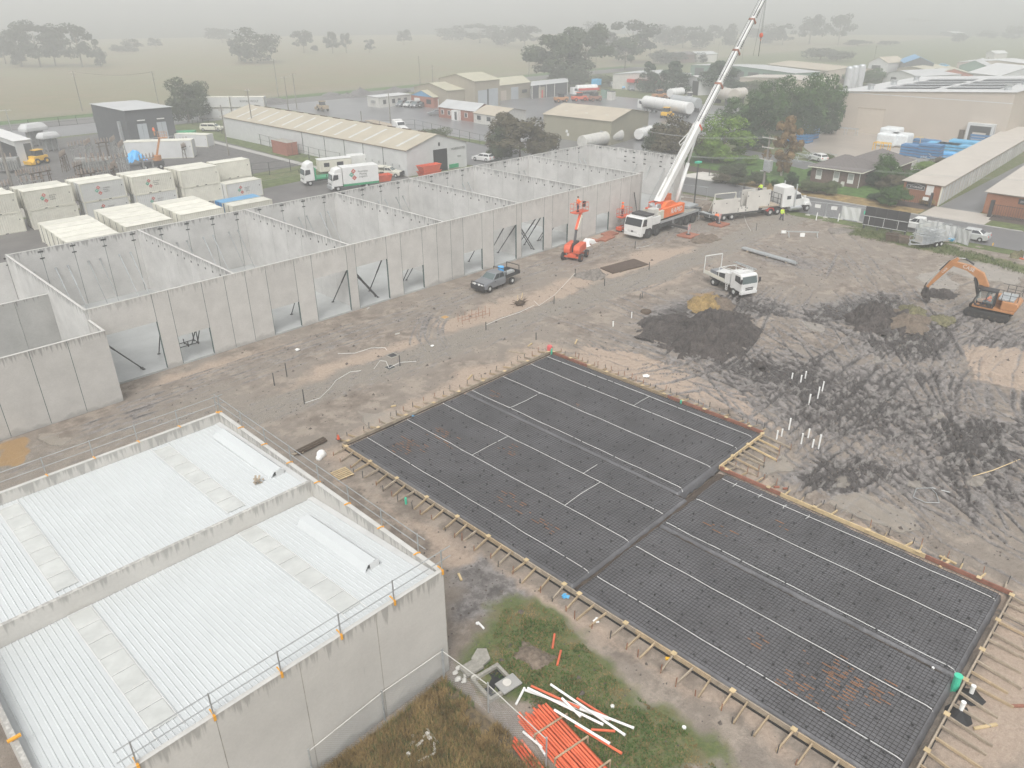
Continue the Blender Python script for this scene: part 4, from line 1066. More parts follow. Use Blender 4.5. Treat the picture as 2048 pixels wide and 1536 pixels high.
B().cyl(0, 0, 0, .13, .35, 12, .04).ob('cone', 'orange_red', t); B().box(-.15, .15, -.15, .15, 0, .03).ob('base', 'dark', t)
for i, (px, py, a, l, m, lab) in enumerate([(595, 700, 20, .5, 'tarp_white', 'small white litter scrap on the upper haul road'), (795, 668, 40, .5, 'conc_pale', 'pale broken concrete lump above the sandy strip'), (716, 594, 10, .4, 'tarp_white', 'white scrap in front of the large doorway pillar'),
        (737, 617, 60, .4, 'conc_pale', 'pale block beside the footing in front of the fourth pillar'), (962, 1253, -55, .5, 'pvc', 'short piece of white pipe lying on the grass'), (955, 1248, 60, .2, 'pvc', 'tiny white pipe elbow next to the short white pipe'), (920, 1155, -70, .55, 'timber_new', 'short timber offcut on dark mud beside the white roof building'),
        (1560, 1100, 20, .8, 'timber_new', 'timber offcut among the right formwork pegs'), (1888, 1130, 30, .9, 'timber_new', 'crossed timber offcuts outside the right formwork'), (1895, 1122, -50, .9, 'timber_new', 'second crossed timber offcut outside the right formwork'), (1970, 1455, 10, 1.1, 'timber_new', 'single long timber offcut beside the near right struts'),
        (2035, 1413, 0, .6, 'timber_red', 'reddish timber block at the right edge of the photo'), (1553, 975, 5, .35, 'mat_timber', 'two-tone red brick beside the corner pocket'), (1570, 980, 5, .3, 'mat_timber', 'red brick further right of the corner pocket'), (865, 694, 15, .4, 'tarp_white', 'white rag on the sandy strip near the turn-off'),
        (787, 813, 25, .4, 'timber_new', 'pale timber block between the haul road and the slab'), (940, 755, 70, .9, 'timber_new', 'timber stick leaning beside the formwork on the road side'), (1152, 685, 75, 1.0, 'timber_new', 'loose pale board lying behind the slab top corner'), (1060, 690, 60, .7, 'timber_new', 'splintered timber beside the haul road near the slab top corner'),
        (1035, 706, -20, 1.6, 'timber_w', 'long grey plank lying outside the slab top corner'), (1338, 795, 10, .5, 'blue_lt', 'pale blue bag lying on the far formwork struts'), (828, 834, 0, .35, 'blue_lt', 'small blue scrap against the road side formwork'), (1130, 1195, 10, .5, 'blue_lt', 'blue scrap in the gap under the left formwork'),
        (1195, 1243, 20, .45, 'tarp_white', 'white bucket scrap by the left formwork'), (1350, 870, 0, .3, 'tarp_white', 'white rag on the far formwork'), (1290, 755, 10, .7, 'tarp_white', 'white bag near the middle of the far red formwork'), (1107, 1285, 80, .9, 'pipe_orange', 'short orange pipe piece lying in the grass, upper one'),
        (1118, 1318, 75, .9, 'pipe_orange', 'short orange pipe piece lying in the grass, lower one'), (1225, 1413, 0, .15, 'pvc', 'white cap lying in the grass above the pipe stack'), (1368, 1456, 0, .15, 'pvc', 'white cap lying on the mud beside the grass strip'), (1335, 1318, 0, .2, 'yellow', 'tiny yellow scrap on the left formwork'),
        (1425, 472, 30, 1.1, 'timber_new', 'pale sticks on the dirt spoil beside the outrigger mat'), (1405, 735, 0, .4, 'ochre_', 'x')]):
    if lab == 'x': continue
    t = pxthing('loose_scrap', lab, 'scrap', px, py, None, R(a)-R(45))
    if m in ('pvc', 'pipe_orange') and l > .2: B().tube((-l/2, 0, .06), (l/2, 0, .06), .055, 8).ob('pipe', m, t)
    elif m in ('pvc',): B().cyl(0, 0, 0, .09, .06, 10).ob('cap', m, t)
    elif m in ('tarp_white', 'blue_lt'): (lambda q: setattr(q, 'v', [(x_+random.uniform(-.2, .2)*l, y_+random.uniform(-.2, .2)*l, max(0, z_+random.uniform(-.1, .15)*l)) for x_, y_, z_ in q.v]) or q)(B().ball((0, 0, .07), l*.38, (1, .7, .4), 7, 5)).ob('rag', m, t)
    else: B().box(-l/2, l/2, -.06, .06, .0, .09).box(-l/2+.02, l/2-.1, -.05, .05, .09, .1).ob('block', m, t, bevel=.01)
for k, (px, py) in enumerate(((1625, 660), (1495, 436), (1795, 497), (1840, 462), (1615, 640), (1700, 690))):
    pass
# round lid, drain pit, pipe stacks, fence in the near foreground
t = pxthing('round_mat', 'flat round brown lid on the pale mud', 'lid', 1292, 625); B().cyl(0, 0, 0, .55, .22, 16, .5).ob('lid', 'timber_dk', t, bevel=.03)
t = pxthing('drain_pit', 'open concrete drain pit with a grey slab and round cover beside it', 'drain pit', 988, 1368, None, R(-8))
q = B()
q.box(-.75, .75, -.75, -.6, -.05, .18).box(-.75, .75, .6, .75, -.05, .18).box(-.75, -.6, -.6, .6, -.05, .18).box(.6, .75, -.6, .6, -.05, .18)
q.ob('rim', 'conc_old', t, bevel=.01); B().box(-.6, .6, -.6, .6, -.03, .0).ob('opening', 'black', t)
B().box(-.9, -.0, .85, 1.5, .05, .18).ob('cover_slab', 'conc_old', t).location = (.1, .05, .05)
B().box(-.1, .9, -.9, -.2, .18, .24).ob('pad', 'conc_dk', t); B().cyl(.35, -.5, .245, .2, .05, 16).ob('round_cover', 'conc_pale', t)
t = pxthing('stone_slab', 'rough broken stone slab in the grass above the drain pit', 'stone slab', 962, 1318, None, .3)
B().prism([(-.5, -.3), (.1, -.45), (.55, 0), (.35, .4), (-.3, .35)], 0, .15, 'z').ob('slab', 'conc_old', t, bevel=.02)
t = pxthing('rubble', 'broken pale rubble at the foot of the white roof building corner', 'rubble', 935, 1345)
b = B()
for i in range(14): b.ball((rr.uniform(-.6, .6), rr.uniform(-.5, .5), .06), rr.uniform(.08, .2), (1, .8, .5), 6, 4)
b.ob('stones', 'conc_pale', t)
def pipestack(lab, a, c, rows, per, m, r=.055, straps=3, seed=0):
    p, q = G(*a), G(*c); d = (q-p); t = thing('pipe_stack', lab, 'pipe stack', (p.x, p.y, .0)); n = Vector((-d.y, d.x, 0)).normalized(); rr = random.Random(seed)
    for k in range(rows):
        for i in range(per-k):
            o = rr.uniform(-.4, .25); w_ = n*((i-(per-k)/2)*r*2.5+rr.uniform(-.012, .012)); z = Vector((0, 0, r+.02+k*r*1.7+rr.uniform(0, .03)))
            if k*per+i < 100: B().tube(w_+z+d.normalized()*o, w_+z+d+n*rr.uniform(-.04, .04)+d.normalized()*rr.uniform(-.1, .2), r*.92, 9).ob('pipe', random.choice((m, m, 'pipe_o2')) if m == 'pipe_orange' else m, t, smooth=False)
    W_ = per*r*1.3
    for s in range(straps):
        c_ = d*((s+.6)/(straps+.2)); zt = rows*r*1.8+.06
        B().beam(c_-n*W_+Vector((0, 0, zt)), c_+n*W_+Vector((0, 0, zt)), .07, .05).beam(c_-n*W_, c_-n*W_+Vector((0, 0, zt)), .06).beam(c_+n*W_, c_+n*W_+Vector((0, 0, zt)), .06).ob('timber_clamp', 'timber', t)
pipestack('large stack of orange pipes held by timber clamps in the grass', (1078, 1437), (1215, 1590), 4, 12, 'pipe_orange', seed=1)
pipestack('narrow stack of orange pipes behind the wire fence at the bottom edge', (1030, 1478), (1100, 1570), 1, 4, 'pipe_orange', straps=0, seed=2)
pipestack('pair of orange pipes lying against the left side of the large stack', (1048, 1440), (1085, 1490), 1, 2, 'pipe_orange', straps=0, seed=3)
def loose(lab, a, c, m='pvc', z=.08, r=.055, z2=None):
    p, q = G(*a, 0), G(*c, 0); z2 = z if z2 is None else z2
    t = thing('loose_pipe', lab, 'pipe', (p.x, p.y, 0)); v = q-p
    B().tube((0, 0, z), (v.x, v.y, z2), r, 8).ob('pipe', m, t); B().tube((v.x*.97, v.y*.97, z2+.0*v.z), (v.x, v.y, z2), r*1.12, 8).ob('socket', m, t)
loose('short white pipe standing apart at the left end of the loose pipes', (1032, 1412), (1049, 1379), z=.1)
loose('longest white pipe crossing over the others', (1101, 1385), (1249, 1487), z=.5)
loose('white pipe ending furthest right in the grass', (1130, 1412), (1267, 1466), z=.3)
loose('white pipe lying from the short stub toward the right', (1050, 1388), (1218, 1447), z=.25)
loose('white pipe alongside the orange one at the upper left of the stack', (1055, 1396), (1205, 1470), z=.62)
loose('thin white pipe on top of the orange stack', (1108, 1440), (1218, 1508), z=.62)
loose('white pipe crossing steeply over the orange stack', (1123, 1418), (1160, 1455), z=.66)
loose('orange pipe at the upper left running beside the white ones', (1062, 1388), (1158, 1432), 'pipe_orange', z=.5)
loose('orange pipe at the upper right of the loose pipes', (1153, 1403), (1222, 1446), 'pipe_orange', z=.2)
loose('short orange pipe right of the stack', (1182, 1463), (1230, 1466), 'pipe_orange', z=.12)
loose('orange pipe along the right side of the big stack', (1150, 1460), (1243, 1517), 'pipe_orange', z=.3)
loose('thin white pipe lying across the wire fence line, left one', (1058, 1463), (1092, 1515), z=.1)
loose('thin white pipe lying across the wire fence line, right one', (1046, 1468), (1085, 1500), z=.14)
# near wire fences
def wirefence(lab, pts, h=1.8, m='galv', mesh=True):
    P = [G(*q) for q in pts]; o = P[0]; t = thing('wire_fence', lab, 'fence', (o.x, o.y, 0))
    for p in P: B().tube((p.x-o.x, p.y-o.y, -.1), (p.x-o.x, p.y-o.y, h), .035, 6).ob('post', m, t)
    b = B()
    for p, q in zip(P, P[1:]):
        p, q = p-o, q-o; n = int((q-p).length/.12)
        for i in range(n):
            a = p+(q-p)*(i/n)
            for s in (1, -1):
                j = min(max(i+s*14, 0), n); c = p+(q-p)*(j/n); hh = h*.9*abs(j-i)/14
                if abs(j-i) > 3: b.beam((a.x, a.y, 0), (c.x, c.y, hh), .004)
    if mesh: b.ob('mesh', 'galv', t)
    for p, q in zip(P, P[1:]):
        B().tube((p.x-o.x, p.y-o.y, h*.93), (q.x-o.x, q.y-o.y, h*.93), .022, 5).ob('rail', 'white_dirty', t)
wirefence('wire mesh fence with a white top rail along the foot of the near wall', [(628, 1560), (770, 1441), (887, 1357)])
wirefence('wire mesh fence with a white top rail running past the orange pipes', [(889, 1357), (977, 1425), (1092, 1536)])
# grass tufts
def tufts(name, poly, n, m, h, seed):
    P = W2(poly); xs_ = [p[0] for p in P]; ys_ = [p[1] for p in P]; rr = np.random.RandomState(seed)
    x = rr.uniform(min(xs_), max(xs_), n*3); y = rr.uniform(min(ys_), max(ys_), n*3)
    d = sdist(x, y, P); k = (d > 0) & (fbm(x*.9, y*.9, seed) > .47-.25*np.clip(d-.5, 0, 1)); x, y = x[k][:n], y[k][:n]
    b = B(); a = rr.uniform(0, 6.28, (len(x), 4)); hh = h*rr.uniform(.5, 1.3, (len(x), 4)); ln = rr.uniform(.2, .9, (len(x), 4))
    for i in range(len(x)):
        for j in range(4):
            ca, sa = math.cos(a[i, j]), math.sin(a[i, j]); w_ = .018; q = h*ln[i, j]
            b.quad((x[i]-sa*w_, y[i]+ca*w_, 0), (x[i]+sa*w_, y[i]-ca*w_, 0), (x[i]+ca*q, y[i]+sa*q, hh[i, j]))
    o = b.ob(name, m, None, kind='stuff'); return o
lawnpoly = [(935, 1330), (985, 1275), (1005, 1220), (1070, 1205), (1125, 1240), (1240, 1370), (1360, 1450), (1480, 1590), (1180, 1590), (1080, 1430), (1000, 1360)]
strawpoly = [(560, 1600), (770, 1455), (890, 1358), (960, 1420), (1180, 1620)]
tufts('grass', lawnpoly, 5200, 'leaf_lawn', .09, 1); tufts('grass', lawnpoly, 3800, 'leaf_straw', .09, 2)
tufts('long_grass', strawpoly, 5200, 'leaf_straw', .30, 3); tufts('long_grass', strawpoly, 2600, 'leaf_weed', .25, 4); tufts('long_grass', strawpoly, 900, 'turf_heap', .3, 5)
tufts('grass', [(1680, 455), (1740, 458), (1860, 480), (2060, 535), (2060, 552), (1900, 514), (1780, 488), (1700, 472)], 1800, 'leaf_weed', .28, 6)
t = pxthing('junk_pile', 'pile of white and rusty junk in the long grass below the near wall', 'rubbish', 838, 1485)
b = B()
for i in range(9): b.box(*(lambda x, y: (x, x+rr.uniform(.1, .35), y, y+rr.uniform(.08, .25), .05, .05+rr.uniform(.05, .2)))(rr.uniform(-.8, .7), rr.uniform(-.5, .4)))
b.ob('block', 'conc_pale', t)
B().tube((-.6, -.7, .1), (.1, -.9, .12), .06, 7).tube((.1, -.9, .12), (.4, -.5, .1), .06, 7).tube((.5, -.6, .1), (.6, .2, .12), .05, 7).ob('pipe', 'pvc', t)
# steel lengths, saw horses, bins near the fence
t = pxthing('steel_bundle', 'bundle of galvanised steel channels on blocks behind the white tipper truck', 'steel', 1538, 515, None, math.atan2(*(lambda v: (v.y, v.x))(G(1580, 527)-G(1497, 503))))
b = B()
for i in range(6): b.box(-4+rr.uniform(0, .4), 4-rr.uniform(0, 1), -.4+i*.13, -.3+i*.13, .18, .34)
b.ob('channels', 'galv', t); B().box(-3, -2.8, -.5, .5, 0, .18).box(-.1, .1, -.5, .5, 0, .18).box(2.6, 2.8, -.5, .5, 0, .18).ob('blocks', 'timber_w', t)
t = pxthing('trestle', 'steel trestle with a white board on the dirt near the semi trailer', 'trestle', 1604, 474, None, -.9)
b = B(); b.beam((-2, 0, .7), (2, 0, .7), .12)
for x in (-1.8, 1.8):
    for s in (-.35, .35): b.beam((x, 0, .7), (x+.1, s, 0), .06)
b.ob('frame', 'galv', t); B().box(-.3, .3, -.06, -.03, .05, .55).ob('board', 'tarp_white', t)
t = pxthing('trestle', 'white and grey striped barrier board left of the steel trestle', 'barrier', 1567, 468, None, -.9)
B().box(-.35, .35, -.02, .02, .1, .5).ob('board', 'tarp_white', t); B().beam((-.3, 0, 0), (-.3, 0, .5), .05).beam((.3, 0, 0), (.3, 0, .5), .05).ob('leg', 'steel', t)
def skip(lab, px, py, rz, L=1.9, W=1.3, H=1.0, m='orange_red', group=None, z=None, name='skip_bin', fill=None):
    t = pxthing(name, lab, 'skip bin', px, py, z, rz, group)
    o = B().frus((-L/2*.75, L/2*.75, -W/2*.85, W/2*.85), (-L/2, L/2, -W/2, W/2), 0, H); o.f.remove(o.f[1])
    o.ob('bin', m, t)
    B().box(-L/2-.05, L/2+.05, -W/2-.05, -W/2, H-.06, H+.02).box(-L/2-.05, L/2+.05, W/2, W/2+.05, H-.06, H+.02).box(-L/2-.05, -L/2, -W/2, W/2, H-.06, H+.02).box(L/2, L/2+.05, -W/2, W/2, H-.06, H+.02).ob('rim', m, t)
    if fill: B().box(-L/2*.92, L/2*.92, -W/2*.9, W/2*.9, H-.3, H-.2).ob('load', fill, t)
    return t
skip('dark open steel bin, left one of the pair below the black hoarding', 1784, 482, -1.35, 1.7, 1.1, .9, 'timber_dk', 'dark bins', None, 'scrap_bin', 'steel_dk')
skip('dark open bin with rubbish, right one of the pair below the black hoarding', 1808, 486, -1.35, 1.4, 1.0, .85, 'mud_brown', 'dark bins', None, 'scrap_bin', 'rust')
# galvanised trailer loaded with frames
a, c = G(1822, 496), G(1890, 483)
t = thing('plant_trailer', 'galvanised tandem trailer piled with scaffold frames', 'trailer', ((a.x+c.x)/2, (a.y+c.y)/2, 0), R(200)-R(20)+math.atan2(-.25, -1)+R(20))
t.rotation_euler = (0, 0, math.atan2((a-c).y, (a-c).x))
b = B(); b.box(-2.4, 2.2, -1.15, 1.15, .55, .65).beam((2.2, -1, .6), (3.6, 0, .55), .12).beam((2.2, 1, .6), (3.6, 0, .55), .12).box(3.4, 3.7, -.1, .1, .4, .7)
b.ob('chassis', 'galv', t)
b = B()
for s in (-1.15, 1.15):
    b.beam((-2.4, s, 1.1), (2.2, s, 1.1), .06)
    for x in np.linspace(-2.4, 2.2, 7): b.beam((x, s, .6), (x, s, 1.1), .05)
b.ob('side_rail', 'galv', t)
for i in range(26):
    x = rr.uniform(-2.0, 1.9); h0 = rr.uniform(.7, 2.1); w_ = rr.uniform(.6, 1.0)
    q = B(); dx = rr.uniform(-.7, .7)
    q.tube((x, -w_, h0), (x+dx, w_, h0+rr.uniform(-.2, .3)), .03, 5).tube((x+.5, -w_, h0), (x+.5+dx, w_, h0+.1), .03, 5).tube((x, -w_, h0), (x+.5, -w_, h0), .03, 5).tube((x+dx, w_, h0+.1), (x+.5+dx, w_, h0+.1), .03, 5)
    q.ob('frame', 'galv', t)
b = B()
for s in (-.9, .9):
    for x in (-2.2, 1.8): b.beam((x, s, .6), (x, s, 2.6), .06)
    b.beam((-2.2, s, 2.6), (1.8, s, 2.6), .06)
b.ob('rack', 'galv', t)
B().box(2.05, 2.12, -.5, .5, .65, 1.5).ob('front_panel', 'white_dirty', t)
for x in (-.6, .25):
    for y in (-1.2, 1.2): wheel(t, x, y, .36, .22, 'white')
for s in (-1, 1): B().box(-1.1, .75, s*1.22-.12, s*1.22+.12, .74, .78).ob('mudguard', 'galv', t)
# temporary fence along the street with shade cloth
fp = [(106.0, 44.5), (106.4, 42.2), (106.8, 40.0), (106.9, 37.6)]
def panel(lab, p, q, cloth, grp='temporary fence panels', h=2.0, sign=None):
    t = thing('fence_panel', lab, 'fence', (p[0], p[1], .05), math.atan2(q[1]-p[1], q[0]-p[0]), grp); L_ = math.hypot(q[0]-p[0], q[1]-p[1])
    b = B(); b.tube((0, 0, 0), (0, 0, h), .025, 5).tube((L_, 0, 0), (L_, 0, h), .025, 5).tube((0, 0, h), (L_, 0, h), .025, 5).tube((0, 0, .1), (L_, 0, .1), .025, 5)
    b.ob('frame', 'galv', t)
    m = B()
    for i in range(1, int(L_/.2)): m.beam((i*.2, 0, .1), (i*.2, 0, h), .008)
    m.ob('mesh', 'galv', t)
    B().box(-.3, .3, -.12, .12, -.05, .1).ob('foot', 'orange_red' if cloth == 2 else 'conc_pale', t)
    if cloth:
        n = 9; q_ = B()
        for i in range(n):
            for j in range(5):
                f = lambda a, c: (L_*a/n, .03+.05*math.sin(a*1.7+c), .12+(h-.2)*c/5-.06*math.sin(PI*a/n)*(c == 5))
                q_.quad(f(i, j), f(i+1, j), f(i+1, j+1), f(i, j+1))
        q_.ob('shade_cloth', 'cloth', t, smooth=True)
    if sign: B().box(L_/2-.4, L_/2+.4, -.03, -.02, h*.6, h*.85).ob('sign_board', sign, t)
    return t
panel('open wire fence panel with a white sign beside the truck cab', (106.2, 44.6), (106.6, 42.3), 0, sign='white')
panel('open wire fence panel with a white sign left of the pale cloth', (106.6, 42.2), (107, 40.3), 0, sign='white')
panel('fence panel hung with crumpled pale shade cloth left of the green sign', (107, 40.2), (107.2, 37.7), 1)
t = panel('open wire fence panel with the green exit sign left of the black hoarding', (107.2, 37.6), (107, 36.1), 0, sign='green_lt')
panel('fence panel with pale cloth between the black hoarding and the loaded trailer', (106.6, 29.9), (106.2, 27.6), 1, sign='white')
panel('fence panel with pale cloth right behind the loaded trailer', (106.2, 27.5), (105.9, 25.2), 1)
panel('fence panel with pale bluish cloth between the trailer and the sedan', (105.9, 25.1), (104.8, 23.2), 1)
panel('fence panel with pale cloth right of the sedan, orange foot', (103.6, 16.9), (103.2, 14.7), 2)
panel('fence panel with pale cloth at the right edge of the photo', (103.2, 14.6), (102.8, 10.4), 1)
panel('open wire fence panel behind the concrete panels on the low-loader', (104.9, 55.0), (105.4, 52.5), 0)
panel('open wire fence panel left of the light pole', (103.5, 64), (104.2, 60), 0)
t = thing('hoarding', 'black slatted hoarding panel with a white rail and dark props', 'hoarding', (105.6, 36.3, 0), math.atan2(-5.6, .0))
t.rotation_euler = (0, 0, R(-88))
b = B()
for k in range(4): B().box(k*1.4+.01, k*1.4+1.39, -.03, .03, .45, 3.0).ob('board', 'dark', t)
for k in range(4): b.beam((k*1.75+.2, .0, 0), (k*1.75+.2, .0, .5), .2); b.beam((k*1.7+.25, .9, 0), (k*1.7+.25, .03, 2.4), .06)
b.ob('prop', 'steel_dk', t)
b = B(); b.tube((0, -.08, .55), (5.5, -.08, .55), .03, 5).tube((0, -.08, 1.75), (5.5, -.08, 1.75), .03, 5)
for x in (.7, 2.6, 4.4): b.tube((x, -.08, .55), (x, -.08, 1.75), .03, 5)
b.ob('white_rail', 'white', t).location = (0, .0, 0)
t.location = (104.6, 36.2, 0)
t = pxthing('plastic_tub', 'small blue tub in the grass below the pale fence cloth', 'tub', 1903, 482); B().frus((-.35, .35, -.25, .25), (-.45, .45, -.32, .32), 0, .3).ob('tub', 'blue_lt', t, bevel=.03); B().box(-.47, .47, -.34, .34, .3, .33).ob('rim', 'blue_lt', t)
for px, py, lab in ((1632, 441, 'white marker post at the truck end of the wire fence'), (1676, 443, 'white marker post left of the crumpled fence cloth'), (1727, 456, 'small yellow peg pair in front of the black hoarding'), (1985, 492, 'small pale peg right of the sedan')):
    t = pxthing('marker_post', lab, 'post', px, py, 0); B().beam((0, 0, 0), (.03, 0, 1.1 if py < 445 else .4), .1).ob('post', 'tarp_white' if py < 445 else 'yellow', t)
# people and vehicles
# ---------------------------------------------------------------- people
def person(lab, loc, rz, pose, top='hivis', trousers='navy', helmet=None, hair='hair', sleeves=True):
    """body: one skin-modified surface; joints given in local metres, facing +x"""
    t = thing('person', lab, 'person', loc, rz)
    P = dict(pelvis=(0, 0, .95), chest=(0, 0, 1.28), neck=(0, 0, 1.5), head=(.02, 0, 1.68),
             shL=(0, .2, 1.43), elL=(.03, .27, 1.15), waL=(.18, .25, .93), shR=(0, -.2, 1.43), elR=(.03, -.27, 1.15), waR=(.18, -.25, .93),
             hiL=(0, .1, .92), knL=(.05, .12, .5), anL=(0, .12, .08), hiR=(0, -.1, .92), knR=(.05, -.12, .5), anR=(0, -.12, .08))
    P.update(pose)
    V, E, Rr = [], [], []
    def v(p, r): V.append(tuple(p)); Rr.append(r); return len(V)-1
    def e(a, b): E.append((a, b)); return b
    pe = v(P['pelvis'], .15); ch = e(pe, v(P['chest'], .165)); nk = e(ch, v(P['neck'], .06))
    hd = e(nk, v(Vector(P['head'])-Vector((0, 0, .06)), .085)); e(hd, v(Vector(P['head'])+Vector((.01, 0, .07)), .095))
    bases = {}
    for s in 'LR':
        sh = e(ch, v(P['sh'+s], .065)); el = e(sh, v(P['el'+s], .048)); wa = e(el, v(P['wa'+s], .032))
        hi = e(pe, v(P['hi'+s], .10)); kn = e(hi, v(P['kn'+s], .07)); an = e(kn, v(P['an'+s], .045))
        an_ = Vector(P['an'+s]); fw = Vector((1, 0, 0)); e(an, v(an_+fw*.17+Vector((0, 0, -.04)), .04))
        d = (Vector(P['wa'+s])-Vector(P['el'+s])).normalized(); w0 = Vector(P['wa'+s]); sd = d.cross(Vector((1, 0, .1))).normalized()
        pm = e(wa, v(w0+d*.06, .035))
        for i, (o, l) in enumerate(((-.03, .075), (-.011, .09), (.011, .085), (.03, .07))):
            a = e(pm, v(w0+d*.095+sd*o, .011)); c = e(a, v(w0+d*(.095+l*.5)+sd*o*1.1+Vector((.008, 0, -.004)), .010)); e(c, v(w0+d*(.09+l)+sd*o*1.1+Vector((.024, 0, -.012)), .008))
        a = e(wa, v(w0+d*.04+sd*.045, .013)); e(a, v(w0+d*.08+sd*.07, .010))
    me = bpy.data.meshes.new('body'); me.from_pydata(V, E, []); o = bpy.data.objects.new('body', me); C.objects.link(o); o.parent = t
    m = o.modifiers.new('skin', 'SKIN'); me.skin_vertices.new() if not me.skin_vertices else None
    sv = me.skin_vertices[0].data
    for i, r in enumerate(Rr): sv[i].radius = (r, r*(1.15 if i == 1 else 1))
    sv[0].use_root = True
    o.modifiers.new('sub', 'SUBSURF').levels = 1; o.modifiers['sub'].render_levels = 1; me.materials.append(MT['skin'])
    # clothing follows the limbs
    def limb(pts, name, mm, n=8):
        b = B()
        for (p, r), (q, r2) in zip(pts, pts[1:]): b.tube(p, q, r, n, r2); b.ball(q, r2*1.0, n=n)
        b.ball(pts[0][0], pts[0][1], n=n)
        return b.ob(name, mm, t, smooth=True)
    pe_, ch_, nk_ = Vector(P['pelvis']), Vector(P['chest']), Vector(P['neck'])
    b = B(); b.tube(pe_-Vector((0, 0, .04)), ch_, .175, 12, .2); b.tube(ch_, nk_-Vector((0, 0, .02)), .2, 12, .085)
    b.tube(P['shL'], P['shR'], .085, 8); b.ob('jacket', top, t, smooth=True)
    for s in 'LR':
        limb([(P['sh'+s], .085), (P['el'+s], .065), (Vector(P['el'+s]).lerp(Vector(P['wa'+s]), .8), .048)], 'sleeve', top)
        limb([(P['hi'+s], .125), (P['kn'+s], .088), (Vector(P['kn'+s]).lerp(Vector(P['an'+s]), .9), .065)], 'trouser_leg', trousers)
        a = Vector(P['an'+s]); B().box(a.x-.1, a.x+.2, a.y-.055, a.y+.055, a.z-.08, a.z+.05).ob('boot', 'dark', t, bevel=.03)
    h = Vector(P['head'])
    B().ball(h+Vector((.1, .035, .02)), .014).ball(h+Vector((.1, -.035, .02)), .014).ob('eyes', 'dark', t)
    B().ball(h+Vector((.115, 0, -.005)), .02, (1, .7, 1.2)).ball(h+Vector((.0, .1, 0)), .025, (.5, .4, 1)).ball(h+Vector((0, -.1, 0)), .025, (.5, .4, 1)).ob('nose_and_ears', 'skin', t, smooth=True)
    if helmet: B().ball(h+Vector((0, 0, .09)), .145, (1.1, .95, .8), 12, 8).tube(h+Vector((.02, 0, .07)), h+Vector((.02, 0, .09)), .18, 12).ob('hard_hat', helmet, t, smooth=True)
    else: B().ball(h+Vector((-.015, 0, .06)), .115, (1, .92, .9), 10, 7).ob('hair', hair, t, smooth=True)
    b = B(); c_ = pe_.lerp(ch_, .75); b.tube(c_-Vector((0, 0, .03)), c_+Vector((0, 0, .03)), .207, 12); b.ob('reflective_band', 'silver', t)
    return t

